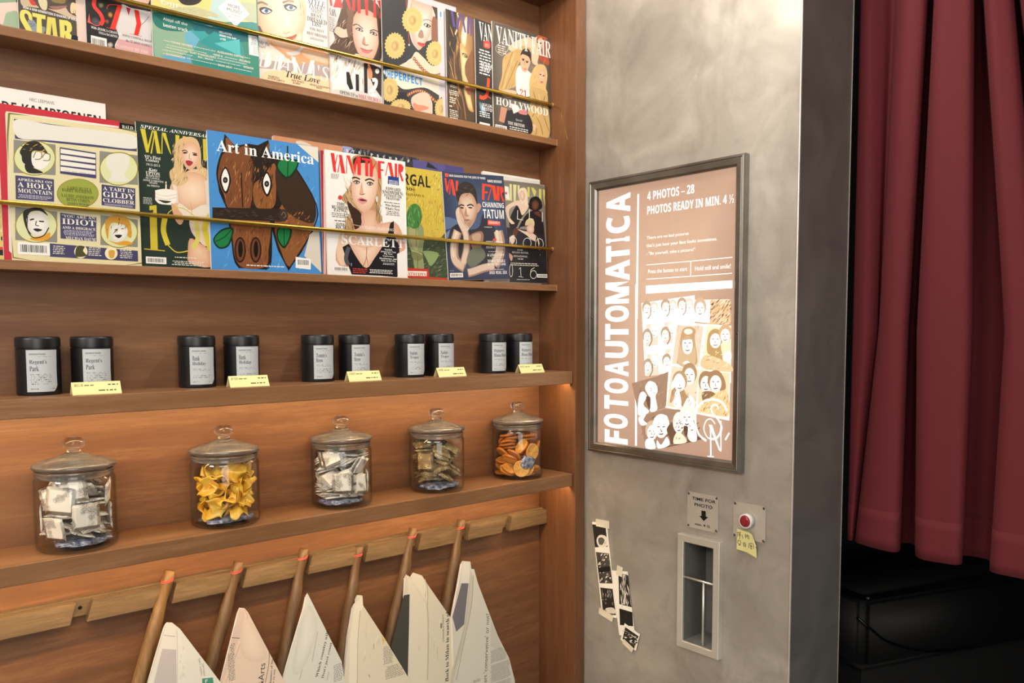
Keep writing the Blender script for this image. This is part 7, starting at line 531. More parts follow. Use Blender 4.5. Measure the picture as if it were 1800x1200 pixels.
for i, (key, y, lab) in enumerate(papers):
    A = ART[key]; out = [(A['outline'][j]*1e-4, A['outline'][j+1]*1e-4) for j in range(0, len(A['outline']), 2)]
    cx = sum(p[0] for p in out)/len(out); top = max(p[1] for p in out)
    low = [p for p in out if p[1] < .795]; lx0 = min(p[0] for p in low); lx1 = max(p[0] for p in low)
    root = thing('newspaper', lab, 'newspaper', (cx, y, top), (0, 0, R((2.0, -1.5, 1.5, -2.5, 2.0, -1.0)[i])), group='newspapers hanging from the sticks')
    sh = lambda pts, d=0.0: [(u-cx, v-top) for u, v in pts]
    lowest = min(p[1] for p in out); out = [(u, v-(.24 if v < lowest+.03 else 0)) for u, v in out]
    full = out
    pr = Print('front_page', A['base'], 1, 1, M_MATT, root, outline=sh(full), bounds=(-1, 1, -.9, .001)); 
    off = (-cx*1e4, -top*1e4)
    def shift(e):
        e = list(e)
        for q in range(len(e)):
            if isinstance(e[q], list) and e[q] and not isinstance(e[q][0], str): e[q] = [v+off[j % 2] for j, v in enumerate(e[q])]
        if e[0] in 'tvr':
            for q in range(4): e[4+q] += off[q % 2]
        if e[0] == 'm':
            for q in range(4): e[2+q] += off[q % 2]
        if e[0] == 'k':
            for q in range(4): e[3+q] += off[q % 2]
        return e
    pr.art([shift(e) for e in A['els']])  # fold lines and flap tones in the art stand in for crease shading
    for n, (dy, gx, gz) in enumerate(((.0012, 0, 0), (.0042, .004, -.004), (.0075, .0075, -.009))):
        body = [(cx+(u-cx)*(1-gx*.9)-cx-gx*.2, v-top+gz) for u, v in full]
        obj('folded_sheets', prism(bmesh.new(), body, dy, dy+.0024), M_PAGES, root)
# ------------------------------------------------------------------ magazines: cover, page block
LEAN = math.atan(.02)
UP = 'magazines on the upper brass-barred shelf'; LOW = 'magazines on the lower brass-barred shelf'
mags = [  # art, width, height, thickness, yaw degrees, label, shelf group, kind
    ('abstract', 0.2, 0.2685, 0.003, 0, 'pink and sage green magazine cut off by the left edge, top shelf', UP),
    ('star', 0.2, 0.2685, 0.0035, 3.0, 'magazine with large yellow STAR lettering, top shelf', UP),
    ('sty', 0.2, 0.2685, 0.0035, 3.0, 'magazine with large red STY letters, next to the yellow STAR one', UP),
    ('music', 0.2055, 0.285, 0.004, 0, 'teal music magazine with a white diamond, top shelf', UP),
    ('portrait', 0.1935, 0.2685, 0.004, 0, 'magazine with a close blonde face and the words True Love', UP),
    ('smile', 0.2, 0.2685, 0.0035, 2.6, 'magazine with a long-haired brunette and white Juli lettering', UP),
    ('ravioli', 0.1725, 0.259, 0.0035, 2.6, 'magazine with sunflower-shaped pasta over a painted lady', UP),
    ('closeup', 0.2, 0.26, 0.003, 3.2, 'narrow visible cover with half a golden-haired face and purple letters', UP),
    ('jcover', 0.2, 0.259, 0.003, 3.4, 'black cover strip with a big orange J, second from the right', UP),
    ('group', 0.1985, 0.267, 0.004, 0, 'beige cover with three people and HOLLYWOOD, rightmost on top shelf', UP),
    ('yellowcomic', 0.2, 0.255, 0.003, 0, 'yellow comic peeking out at the far left of the lower row', LOW),
    ('red', 0.192, 0.262, 0.003, 0, 'red-bordered magazine directly behind the olive portrait panels cover', LOW),
    ('panels', 0.2085, 0.2475, 0.004, 0, 'pale yellow and purple cover with portrait ovals, lower row left', LOW),
    ('hundred', 0.2, 0.268, 0.004, 0, 'dark green cover with a blonde holding a cake and yellow 100', LOW),
    ('horse', 0.2376, 0.2708, 0.004, 0, 'large blue cover with a painted brown horse head', LOW),
    ('cover_star', 0.206, 0.2685, 0.004, 0, 'white cover with a blonde woman and red masthead, lower row', LOW),
    ('bluemag', .112, .266, .0035, 0, 'plain blue magazine edge showing left of the white blonde cover', LOW),
    ('redmag', .104, .266, .0035, 0, 'red magazine edge directly behind the white blonde cover', LOW),
    ('forest', 0.205, 0.259, 0.004, 0, 'yellow comic album with a green-haired figure seen from behind', LOW),
    ('thinker', 0.194, 0.2605, 0.0035, 0, 'dark blue cover with a man resting his cheek on his hand', LOW),
    ('trio', 0.2, 0.262, 0.0035, 0, 'grey and black cover with three women, rightmost of lower row', LOW),
]
books = [('kamp', 0.2244, 0.2916, 'white comic album headed in bold black, tallest at lower left'),
         ('dark', 0.0872, 0.261, 'black book corner showing between the yellow and green covers'),
         ('tan', 0.161, 0.2843, 'tan book with pale artwork standing behind the horse cover'),
         ('strip', 0.2015, 0.2853, 'dark comic magazine with spaced letters, behind the blonde cover'),
         ('purple', 0.1504, 0.28, 'plain purple album standing behind the yellow comic album'),
         ('white', 0.1956, 0.2785, 'plain white album standing behind the three women cover'),
         ('plainpage', 0.1717, 0.2736, 'pale lilac sheet showing just behind the pasta cover')]
def make_mag(key, w, h, th, yaw, label, group, name, cat):
    A = ART[key]
    m = thing(name, label, cat, (A['x'], A['y'], A['z']), (0, 0, 0), group)
    m.rotation_euler = (Matrix.Rotation(R(yaw), 3, 'Z') @ Matrix.Rotation(-LEAN, 3, 'X') @ Matrix.Rotation(R(A['roll']), 3, 'Y')).to_euler()
    Print('cover', A['base'], w, h, M_GLOSS, m, loc=(0, 0, .0011), step=5e-6).art(A['els'])
    bm = bmesh.new(); n = 6
    box(bm, -.0004, w-.0008, .00112, th, .0004, h-.0002)
    obj('page_block', bm, M_PAGES, m)
    return m
for q in mags: make_mag(*q, 'magazine', 'magazine')
for key, w, h, lab in books: make_mag(key, w, h, .003 if key not in ('white', 'strip', 'tan') else .006, 0, lab, LOW if key != 'plainpage' else UP, 'comic_album' if key in ('kamp', 'strip', 'purple', 'white') else 'paperback' if key != 'plainpage' else 'paper_sheet', 'book' if key != 'plainpage' else 'paper')
# a loose bristle of wire hanging from the upper brass bar's end
bm = tube(bmesh.new(), [Vector((XR-.0012, y, z)) for y, z in ((.0768, 2.092), (.066, 2.090), (.052, 2.078), (.047, 2.066), (.041, 2.045), (.028, 2.012), (.022, 1.995))], .0005, 6)
tag(obj('wire', bm, M_BRASS), 'thin curved wire hanging from the right end of the upper brass bar', 'wire')
# ------------------------------------------------------------------ tea tins and price cards
RT = .035
def lab_art(p, l1, l2, rows):
    w, h = p.w, p.h; k = '#3c4048'
    p.text('S', k, 'NEWSSTAND', .005, h-.0085, .030, h-.0058); p.micro('#6b6f78', .005, h-.0125, w-.008, h-.0105, 1); p.line('#8c9098', .0003, [(.005, h-.0145), (w-.005, h-.0145)])
    p.text('B', k, l1, .005, h-.0255, .005+min(.0033*len(l1), w-.008), h-.0165); p.text('B', k, l2, .005, h-.0360, .005+min(.0035*len(l2), w-.008), h-.0275)
    p.line('#8c9098', .0003, [(.005, h-.039), (w-.005, h-.039)]); p.micro('#5c6068', .005, h-.0455, w-.010, h-.0405, 2)
    p.micro('#5c6068', .005, .012, w-.010, .012+.0035*rows, rows); p.micro('#3c4048', .005, .004, .018, .0065, 1); p.micro('#5c6068', w-.016, .004, w-.006, .0065, 1)
def make_tin(label, l1, l2, rows):
    t = thing('tea_tin', label, 'tin', group='black tea tins on the shelf')
    b = obj('body', weld(lathe(bmesh.new(), [(0, 0), (RT-.002, 0), (RT-.0008, .0008), (RT-.0004, .002), (RT-.0004, .0795), (RT-.0016, .0805), (RT-.0016, .0835), (0, .0835)], 56)), M_TIN, t, smooth=True)
    l = obj('lid', weld(lathe(bmesh.new(), [(RT-.0018, .0825), (RT, .0822), (RT, .0955), (RT-.0006, .0985), (RT-.0024, .1002), (RT-.0075, .1004), (RT-.009, .0996), (0, .0996)], 56)), M_TIN, t, smooth=True)
    for o in (b, l):
        m = o.modifiers.new('edge', 'EDGE_SPLIT'); m.split_angle = R(40)
    w, h = .0505, .0715
    p = Print('label', '#c3c9cf', w, h, M_LABEL, t, loc=(0, 0, .0065), curve=RT+.0002, step=4e-6)
    p.layers[0] = ('#c3c9cf', *grid_label(w, h)); lab_art(p, l1, l2, rows); return t
def grid_label(w, h):
    V = []; F = []; n = 24; rr = random.Random(4)
    for i in range(n+1):
        u = w*i/n; lo = 0.0 if u < w*.86 else (u-w*.86)/(w*.14)*.010
        V += [(u, lo), (u, h*.5), (u, h)]
    for k in (0, 1, 2): V[3*n+k] = (w-(.0006, .0014, .0)[k], V[3*n+k][1])
    for i in range(n):
        a, b = 3*i, 3*i+3; F += [(a, b, b+1, a+1), (a+1, b+1, b+2, a+2)]
    return V, F
Z3, Z4 = 1.389, 1.1163
blends = [("Regent's", 'Park', 4, -1.263, -1.177, 'far left pair'), ('Bank', 'Holiday', 2, -.990, -.900, 'second pair from the left'), ("Tomte's", 'Brew', 3, -.731, -.641, 'middle pair'),
          ('Saint-', 'Tropez', 2, -.494, -.408, 'fourth pair from the left'), ('Highgrove', 'House Blend', 2, -.242, -.152, 'pair nearest the right side panel')]
spots = ('left', 'right')
for l1, l2, rows, xa, xb, where in blends:
    nm = (l1+' '+l2).replace('- ', '-')
    a = make_tin('left-hand black tea tin of the %s' % where, l1, l2, rows); a.location = (xa, .085, Z3)
    b = dup(a, (xb, .085, Z3), (0, 0, R(2)), 'right-hand black tea tin of the %s, behind the price card' % where)
    c = thing('price_card', 'folded pale yellow price card in front of the %s' % (where.replace('pair', 'tin pair')), 'price card', ((xa+xb)/2+.034, .030, Z3), (0, 0, R(-3)), 'price cards on the tin shelf')
    w, h, d = .078, .0215, .0125
    bm = bmesh.new(); q = [(-d, 0), (0, h), (d, 0), (d-.0008, 0), (0, h-.0013), (-d+.0008, 0)]
    va = [bm.verts.new((-w/2, y, z)) for y, z in q]; vb = [bm.verts.new((w/2, y, z)) for y, z in q]
    for i in range(6): j = (i+1) % 6; bm.faces.new((va[i], va[j], vb[j], vb[i]))
    bm.faces.new((va[0], va[1], va[4], va[5])); bm.faces.new((va[1], va[2], va[3], va[4])); bm.faces.new((vb[0], vb[1], vb[4], vb[5])); bm.faces.new((vb[1], vb[2], vb[3], vb[4]))
    obj('card', weld(bm), M_CARD, c)
    L = math.hypot(d, h); p = Print('printing', '#f3e7a8', w-.0006, L-.0006, M_LABEL, c, loc=(-w/2+.0003, -d-.0001, .0003), rot=(-math.atan2(d, h), 0, 0))
    p.text('R', '#4a442c', {"Regent's": '攝政公園', 'Bank': '銀行假期', "Tomte's": '托姆茶', 'Saint-': '聖特羅佩', 'Highgrove': '海格洛夫'}[l1], .004, L*.62, .0175, L*.86)
    p.micro('#5c5538', .019, L*.64, .036, L*.80, 1); p.micro('#4a442c', .056, L*.64, .074, L*.84, 1); p.micro('#4a442c', .040, L*.20, .073, L*.40, 1)
# ------------------------------------------------------------------ glass jars and what is in them
def jar_mesh():
    o = [(0, 0), (.052, 0), (.060, .0012), (.0640, .0045), (.0655, .010), (.0655, .118), (.0648, .1235), (.0625, .1275), (.0610, .130), (.0612, .1335), (.0630, .1350), (.0632, .1385), (.0625, .1405)]
    i = [(.0598, .1405), (.0595, .130), (.0612, .1265), (.0630, .1225), (.0636, .117), (.0636, .011), (.0615, .0065), (.056, .0045), (0, .0040)]
    return lathe(bmesh.new(), o+i, 64)
def lid_mesh():
    return lathe(bmesh.new(), [(0, .1455), (.058, .1425), (.0592, .1360), (.0600, .1360), (.0603, .1425), (.0655, .1428), (.0675, .1450), (.0675, .1490), (.0655, .1510), (.055, .1548), (.040, .1592), (.028, .1620), (.020, .1655), (.0130, .1690), (.0118, .1700), (0, .1700)], 64)
def knob_mesh():
    return lathe(bmesh.new(), [(0, .1702), (.0112, .1702), (.0108, .1730), (.0122, .1755), (.0165, .1785), (.0185, .1830), (.0180, .1885), (.0150, .1930), (.0090, .1955), (0, .1960)], 40)
JX = (-1.217, -.948, -.688, -.432, -.174)
J0 = thing('glass_jar', 'lidded glass jar of large white speckled sachets, far left of the row', 'jar', (JX[0], .066, Z4+.0002), group='lidded glass jars on the shelf')
obj('jar_body', weld(jar_mesh()), M_GLASS, J0, smooth=True)
obj('neck_ring', weld(lathe(bmesh.new(), [(.0618, .1275), (.0628, .1290), (.0618, .1305), (.0630, .1322), (.0618, .1338), (.0636, .1352), (.0640, .1385), (.0626, .1400), (.0600, .1400), (.0598, .1275), (.0618, .1275)], 64)), M_LIDG, J0, smooth=True)  # ring added so the neck shows the same whitened reflections as the lid
LD = obj('lid', weld(lid_mesh()), M_LIDG, J0, smooth=True)
obj('knob', weld(knob_mesh()), M_KNOB, LD, smooth=True)
for x, lab in zip(JX[1:], ('lidded glass jar of golden candied peel, second from the left', 'lidded glass jar of stacked thin white sachets, middle of the row', 'lidded glass jar of brown speckled wafers, fourth from the left', 'lidded glass jar of dried orange slices, beside the right panel')):
    dup(J0, (x, .066, Z4+.0002), None, lab)
def slab(seed, wavy, th, round_=.1):
    r = random.Random(seed); n = 8; bm = bmesh.new(); a, b = r.uniform(0, 6), r.uniform(0, 6); g = {}
    jit = [[(r.uniform(-.02, .02), r.uniform(-.02, .02)) for _ in range(n+1)] for _ in range(n+1)]
    for s in (1, -1):
        for i in range(n+1):
            for j in range(n+1):
                u, v = i/n-.5, j/n-.5; e = max(abs(u), abs(v))*2; t = th*(.35+.65*(1-e**6))
                if e > .98: t = th*.30
                k = 1-round_*max(0, abs(u)+abs(v)-.72)
                z = wavy*(math.sin(u*5+a)*.6+math.sin(v*6+b)*.6)
                du, dv = jit[i][j] if e > .9 else (0, 0)
                g[s, i, j] = bm.verts.new((u*k+du, v*k+dv, z+s*t/2))
    for i in range(n):
        for j in range(n):
            bm.faces.new((g[1, i, j], g[1, i+1, j], g[1, i+1, j+1], g[1, i, j+1])); bm.faces.new((g[-1, i, j], g[-1, i, j+1], g[-1, i+1, j+1], g[-1, i+1, j]))
    for k in range(n):
        bm.faces.new((g[1, k, 0], g[-1, k, 0], g[-1, k+1, 0], g[1, k+1, 0])); bm.faces.new((g[1, k+1, n], g[-1, k+1, n], g[-1, k, n], g[1, k, n]))
        bm.faces.new((g[1, 0, k+1], g[-1, 0, k+1], g[-1, 0, k], g[1, 0, k])); bm.faces.new((g[1, n, k], g[-1, n, k], g[-1, n, k+1], g[1, n, k+1]))
    return bm
def crumple(seed):
    r = random.Random(seed); n = 9; bm = bmesh.new(); g = {}
    ph = [r.uniform(0, 6.28) for _ in range(6)]
    for s in (1, -1):
        for i in range(n+1):
            for j in range(n+1):
                u, v = i/n-.5, j/n-.5
                z = .006*math.sin(5*u+ph[0])+.006*math.sin(6*v+ph[1])+.0035*math.sin(11*u+7*v+ph[2])+.005*(u*u-v*v)*math.cos(ph[3])*3
                e = max(abs(u), abs(v))*2
                g[s, i, j] = bm.verts.new((  .040*(u+.05*math.sin(9*v+ph[4]))*(1-.05*e*e), .036*(v+.06*math.sin(8*u+ph[5])), z+s*.0009))
    for i in range(n):
        for j in range(n):
            bm.faces.new((g[1, i, j], g[1, i+1, j], g[1, i+1, j+1], g[1, i, j+1])); bm.faces.new((g[-1, i, j], g[-1, i, j+1], g[-1, i+1, j+1], g[-1, i+1, j]))
    for k in range(n):
        bm.faces.new((g[1, k, 0], g[-1, k, 0], g[-1, k+1, 0], g[1, k+1, 0])); bm.faces.new((g[1, k+1, n], g[-1, k+1, n], g[-1, k, n], g[1, k, n]))
        bm.faces.new((g[1, 0, k+1], g[-1, 0, k+1], g[-1, 0, k], g[1, 0, k])); bm.faces.new((g[1, n, k], g[-1, n, k], g[-1, n, k+1], g[1, n, k+1]))
    return bm
def orange_slice(seed):
    r = random.Random(seed); bm = bmesh.new(); ink = bm.verts.layers.float_color.new('ink'); N = 40; seg = 10; off = r.random()
    def ring(rad, z, colf):
        o = []
        for k in range(N):
            a = 2*PI*k/N; v = bm.verts.new((rad*math.cos(a)*(1+.03*math.sin(2*a+off*6)), rad*math.sin(a), z+.0008*math.sin(3*a+off*9))); v[ink] = colf(k); o.append(v)
        return o
    rind, pith, fl1, fl2 = srgb('#c8701c'), srgb('#e9b765'), srgb('#e99a26'), srgb('#f0ae3a')
    mem = lambda k: pith if (k % (N//seg)) == 0 else (fl1 if (k+seed) % 3 else fl2)
    T = .0030
    rs = []
    for s in (1, -1):
        rs.append((ring(.0215, s*T*.7, lambda k: rind), ring(.0202, s*T, lambda k: pith), ring(.0185, s*T*.75, mem), ring(.010, s*T*.6, mem), ring(.002, s*T*.7, lambda k: pith)))
    for s, q in zip((1, -1), rs):
        for A_, B_ in zip(q, q[1:]):
            for k in range(N):
                j = (k+1) % N; f = (A_[k], A_[j], B_[j], B_[k]); bm.faces.new(f if s > 0 else f[::-1])
        bm.faces.new(q[4] if s > 0 else q[4][::-1])
    for k in range(N): j = (k+1) % N; bm.faces.new((rs[1][0][k], rs[1][0][j], rs[0][0][j], rs[0][0][k]))
    return bm
def mesh_of(name, bm, mat):
    me = bpy.data.meshes.new(name); bm.normal_update(); bm.to_mesh(me); bm.free(); me.materials.append(mat)
    for p in me.polygons: p.use_smooth = True
    return me
def fill(pile, jar, name, cat, label, group, meshes, scaled, squeeze=1.0):
    x0, y0, z0 = JX[jar], .066, Z4+.0002
    for i, q in enumerate(PILES[pile]):
        o = bpy.data.objects.new(name, meshes[i % len(meshes)]); COL.objects.link(o); k = squeeze; o.location = (x0+q[0]*k, y0+q[1]*k, z0+q[2]); o.rotation_euler = q[3:6]
        if scaled: o.scale = (q[6], q[7], 1)
        tag(o, label, cat, group)
fill('a', 0, 'sachet', 'sachet', 'white square sachet dusted with brown specks in the far left jar', 'sachets in the far left jar', [mesh_of('sachet', slab(k, .0007, .0040), M_SACHET) for k in range(4)], True)
fill('b', 1, 'candied_peel', 'candied fruit', 'crumpled golden piece of candied peel in the second jar', 'golden peel in the second jar', [mesh_of('candied_peel', crumple(k+20), M_PEEL) for k in range(7)], False, .80)
fill('c', 2, 'sachet', 'sachet', 'thin white square sachet in the middle jar', 'sachets in the middle jar', [mesh_of('sachet', slab(k+40, .0006, .0036), M_SACHET) for k in range(4)], True)
fill('d', 3, 'wafer', 'wafer', 'brown square wafer with pale flecks in the fourth jar', 'wafers in the fourth jar', [mesh_of('wafer', slab(k+60, .0009, .0046, .04), M_BRICKLE) for k in range(4)], True)
fill('e', 4, 'orange_slice', 'dried fruit', 'dried orange slice in the jar beside the right panel', 'dried orange slices in the last jar', [mesh_of('orange_slice', orange_slice(k), M_ORANGE) for k in range(4)], False)
def packet(seed, w, d, h):
    r = random.Random(seed); bm = bmesh.new(); bmesh.ops.create_icosphere(bm, subdivisions=4, radius=1.0)
    ph = [r.uniform(0, 6) for _ in range(4)]
    for v in bm.verts:
        c = v.co.copy(); k = 1+.10*math.sin(7*c.x+ph[0])*math.sin(8*c.y+ph[1])+.07*math.sin(13*c.x+11*c.y+ph[2])+.05*math.sin(17*c.z+9*c.x+ph[3])
        v.co = Vector((w*math.copysign(abs(c.x)**.7, c.x)*k, d*math.copysign(abs(c.y)**.7, c.y)*k, h*c.z*k))
    return bm
for j, (loc, rot, w, d, h, where) in enumerate([((.010, -.004, .0122), (0, 0, .4), .046, .036, .0068, 'under the sachets in the far left jar'), ((0, -.004, .0122), (0, 0, .1), .047, .036, .0068, 'under the golden peel'),
        ((-.006, -.004, .0122), (0, 0, -.3), .046, .036, .0068, 'under the thin sachets in the middle jar'), ((.004, -.004, .0122), (0, 0, .2), .047, .036, .0068, 'under the brown wafers')]):
    o = obj('desiccant_packet', packet(j, w, d, h), M_FILM, None, (JX[j]+loc[0], .066+loc[1], Z4+loc[2]), rot, smooth=True)
    tag(o, 'crinkled silvery blue desiccant packet %s' % where, 'packet', 'desiccant packets in the jars')
o = obj('desiccant_packet', packet(9, .019, .005, .017), M_FILM, None, (JX[4]-.012, .0125, Z4+.044), (.1, .25, -.15), smooth=True)
tag(o, 'crinkled silvery blue desiccant packet among the dried orange slices', 'packet', 'desiccant packets in the jars')
# ------------------------------------------------------------------ photo booth
YN = -.6185   # near edge of the machine compartment
PB = thing('photo_booth', 'grey steel photo booth filling the right side, with a lightbox on its front', 'photo booth', (.4, -.7, 0))
def bp(name, bm, m, parent=None, **k):
    o = obj(name, bm, m, **k); o.parent = parent or PB
    if not parent: o.matrix_parent_inverse = Matrix.Translation(PB.location).inverted()
    return o
CY0, CY1, CZ0, CZ1 = -.431, -.347, .757, .997   # delivery opening
bm = bmesh.new()
for q in ((YN+.003, CY0, 0, 2.56), (CY1, .150, 0, 2.56), (CY0, CY1, 0, CZ0), (CY0, CY1, CZ1, 2.56)): box(bm, .0012, .012, q[0], q[1], q[2], q[3])
bmesh.ops.remove_doubles(bm, verts=bm.verts, dist=1e-5)
bp('front_panel', bm, M_STEEL)
bp('corner_trim', B(-.0012, .0042, YN-.0016, YN+.0032, 0, 2.56, bev=.0017), M_CHROME)
bp('return_panel', B(.0042, .2125, YN, YN+.012, 0, 2.56), M_STEEL_DARK)
bp('edge_strip', B(.2125, .2145, YN-.0012, YN+.012, 0, 2.56), M_CHROME)
bp('inner_wall', B(.2146, .2186, YN+.0125, .15, 0, 2.56), M_BLACK)
bp('inner_wall', B(.2186, 1.60, -.06, -.04, 0, 2.56), M_BLACK)
bp('inner_wall', B(1.60, 1.62, -1.75, -.04, 0, 2.56), M_BLACK)
bp('inner_wall', B(.2146, 1.62, -1.77, -1.75, 0, 2.56), M_BLACK)
bp('booth_roof', B(.0012, 1.62, -1.77, .15, 2.56, 2.60), M_STEEL_DARK)
bp('booth_floor', B(.2186, 1.60, -1.75, -.06, .001, .05), M_BLACK)
bp('curtain_rod', tube(bmesh.new(), [Vector((.243, -1.76, 2.47)), Vector((.243, YN+.004, 2.47))], .012, 14), M_CHROME)
# delivery opening: raised frame, niche, guard rods
def mitre(name, prof, y0, y1, z0, z1, m, parent=None):
    """picture-frame moulding on the plane x=0, prof = list of (inset, protrusion)"""
    bm = bmesh.new(); rings = []
    for ins, pr in prof: rings.append([bm.verts.new((-pr, y, z)) for y, z in ((y0+ins, z0+ins), (y1-ins, z0+ins), (y1-ins, z1-ins), (y0+ins, z1-ins))])
    for A_, B_ in zip(rings, rings[1:]):
        for k in range(4): j = (k+1) % 4; bm.faces.new((A_[k], A_[j], B_[j], B_[k]))
    return bp(name, weld(bm), m, parent)
DC = None
def dp(name, bm, m, **k):
    o = obj(name, bm, m, **k); o.parent = DC; return o
bm = bmesh.new(); rings = []
for ins, pr in ((0, -.0011), (0, .0135), (.0012, .0150), (.0160, .0150), (.0172, .0138), (.0172, -.012)):
    rings.append([bm.verts.new((-pr, y, z)) for y, z in ((CY0-.0172+ins, CZ0-.0172+ins), (CY1+.0172-ins, CZ0-.0172+ins), (CY1+.0172-ins, CZ1+.0172-ins), (CY0-.0172+ins, CZ1+.0172-ins))])
for A_, B_ in zip(rings, rings[1:]):
    for k in range(4): j = (k+1) % 4; bm.faces.new((A_[k], A_[j], B_[j], B_[k]))
DC = bp('delivery_chute', weld(bm), M_CHROME)
bm = bmesh.new(); D = .075
g = .0008; box(bm, -.0095, D, CY0-.0002, CY0+g, CZ0, CZ1); box(bm, -.0095, D, CY1-g, CY1+.0002, CZ0, CZ1); box(bm, -.0095, D, CY0, CY1, CZ0-.0002, CZ0+g); box(bm, -.0095, D, CY0, CY1, CZ1-g, CZ1+.0002); box(bm, D, D+.002, CY0-.002, CY1+.002, CZ0-.002, CZ1+.002)
dp('niche', bm, M_STEEL_DARK)
dp('cross_rod', tube(bmesh.new(), [Vector((-.0075, CY0, .911)), Vector((-.0075, CY1, .911))], .0026, 12), M_CHROME, smooth=True)
dp('upright_rod', tube(bmesh.new(), [Vector((-.0050, -.3995, CZ0)), Vector((-.0050, -.3995, .911))], .0030, 12), M_CHROME, smooth=True)
# plate above it
def screws(parent, pts, x, r=.0028, dark=False):
    for y, z in pts:
        o = obj('screw', lathe(bmesh.new(), [(0, .0016), (r*.6, .0014), (r, .0006), (r, 0), (0, 0)], 16), M_SCREW_DARK if dark else M_SCREW, parent)
        P = parent.location if parent.type == 'EMPTY' else Vector((0, 0, 0)); o.location = Vector((x, y, z))-P; o.rotation_euler = (0, -PI/2, 0)
PL = thing('sign_plate', 'small engraved steel plate reading TIME FOR PHOTO above the slot', 'sign', (-.0018, -.3905, 1.031))
def plate(parent, y0, y1, z0, z1, x):
    bm = B(0, .0014, y0, y1, z0, z1); bmesh.ops.bevel(bm, geom=[e for e in bm.edges if abs((e.verts[0].co-e.verts[1].co).x) > .001], offset=.004, segments=4, affect='EDGES')
    bmesh.ops.translate(bm, verts=bm.verts, vec=(x-parent.location.x, -parent.location.y, -parent.location.z)); return obj('plate', bm, M_PLATE, parent)
plate(PL, -.434, -.347, 1.031, 1.1165, -.0010)
A = ART['plate']; p = Print('engraving', '#b3ab9f', .001, .001, M_MATT, PL, loc=(-.0012+.0018-.0001, -.347+.3905, 0), rot=(0, 0, -PI/2), bounds=(0, .09, 0, .09)); p.layers.clear(); p.art(A['els'])
screws(PL, ((-.3515, 1.036), (-.4295, 1.036), (-.3515, 1.1115), (-.4295, 1.1115)), -.0012)
BT = thing('push_button', 'red round push button with white ring on its steel plate', 'button', (-.0018, -.515, 1.032))
plate(BT, -.5565, -.4745, 1.032, 1.113, -.0010)
screws(BT, ((-.479, 1.0365), (-.552, 1.0365), (-.479, 1.1085), (-.552, 1.1085)), -.0012)
for nm, prof, m in (('ring', [(0, 0), (.0165, 0), (.0165, .0125), (.0155, .0145), (.0135, .0150), (.0128, .0130), (0, .0130)], M_WHITE_RING), ('cap', [(0, .0131), (.0125, .0131), (.0125, .0150), (.0110, .0168), (.006, .0178), (0, .0180)], M_RED)):
    o = obj(nm, weld(lathe(bmesh.new(), prof, 36)), m, BT, smooth=True); o.location = Vector((-.0012, -.514, 1.0755))-BT.location; o.rotation_euler = (0, -PI/2, 0)
# lightbox
LB = thing('lightbox', 'tall framed backlit brown poster with large vertical white lettering on the booth', 'lightbox', (0, -.267, 1.18))
def lp(name, bm, m, **k):
    o = obj(name, bm, m, **k); o.parent = LB; o.matrix_parent_inverse = Matrix.Translation(LB.location).inverted(); return o
bm = bmesh.new(); rings = []
for ins, pr in ((0, -.0010), (0, .0150), (.0012, .0172), (.0055, .0182), (.0075, .0170), (.0085, .0180), (.0200, .0160), (.0235, .0125), (.0245, .0118), (.0245, .0040)):
    rings.append([bm.verts.new((-pr, y, z)) for y, z in ((-.500+ins, 1.180+ins), (-.0355-ins, 1.180+ins), (-.0355-ins, 1.8785-ins), (-.500+ins, 1.8785-ins))])
for A_, B_ in zip(rings, rings[1:]):
    for k in range(4): j = (k+1) % 4; bm.faces.new((A_[k], A_[j], B_[j], B_[k]))
lp('frame', weld(bm), M_FRAME)
A = ART['poster']; p = Print('poster', A['base'], .464, .698, M_LIT, LB, loc=(-.0052, -.035+.267, 0), rot=(0, 0, -PI/2), bounds=(.02, .444, .02, .678), step=6e-6); p.art(A['els'])
lp('light_tray', B(-.0050, .0008, -.490, -.045, 1.19, 1.868), M_STEEL_DARK)
lp('pane', B(-.0098, -.0090, -.4757, -.0598, 1.2043, 1.8542), M_PANE)
screws(LB, ((-.4870, 1.49), (-.0470, 1.53)), -.0170, .0030)
# ------------------------------------------------------------------ photos and note taped to the panel
def taped(key, name, label, cat, tapes, x=-.0006, curl=0.0):
    A = ART[key]; (w, h), (u0, v0, ang) = A['size'], A['org']
    o = thing(name, label, cat, (x, -u0, v0)); o.rotation_euler = (Matrix.Rotation(-PI/2, 3, 'Z') @ Matrix.Rotation(-ang, 3, 'Y')).to_euler()
    p = Print('print', A['base'], w, h, M_LABEL, o, step=1e-5); p.art(A['els'])
    obj('backing', B(0, w, .00001, .0003, 0, h), M_PAGES, o)
    for cu, cv, tw, th, ta in tapes:
        t = obj('tape', B(-tw/2, tw/2, -.0009, -.0006, -th/2, th/2), M_TAPE, o, (cu*w, 0, cv*h), (0, ta, 0))
    return o
taped('photoA', 'photo_strip', 'long strip of four black and white photos taped at both ends', 'photo', ((.72, .985, .048, .020, .12), (.28, .02, .050, .018, .35)))
taped('photoB', 'photo_strip', 'shorter black and white photo strip to the right of the long one', 'photo', ((.5, 1.0, .020, .026, .3),))
taped('photoC', 'photo_print', 'small single black and white photo stuck askew over the short strip', 'photo', ((.5, -.02, .036, .014, .15),), x=-.0016)
A = ART['sticky']; (w, h), (u0, v0, ang) = A['size'], A['org']
o = thing('sticky_note', 'pale yellow sticky note with handwriting and a bulb sketch under the red button', 'note', (-.0020, -u0, v0)); o.rotation_euler = (Matrix.Rotation(-PI/2, 3, 'Z') @ Matrix.Rotation(-ang, 3, 'Y') @ Matrix.Rotation(.10, 3, 'X')).to_euler()
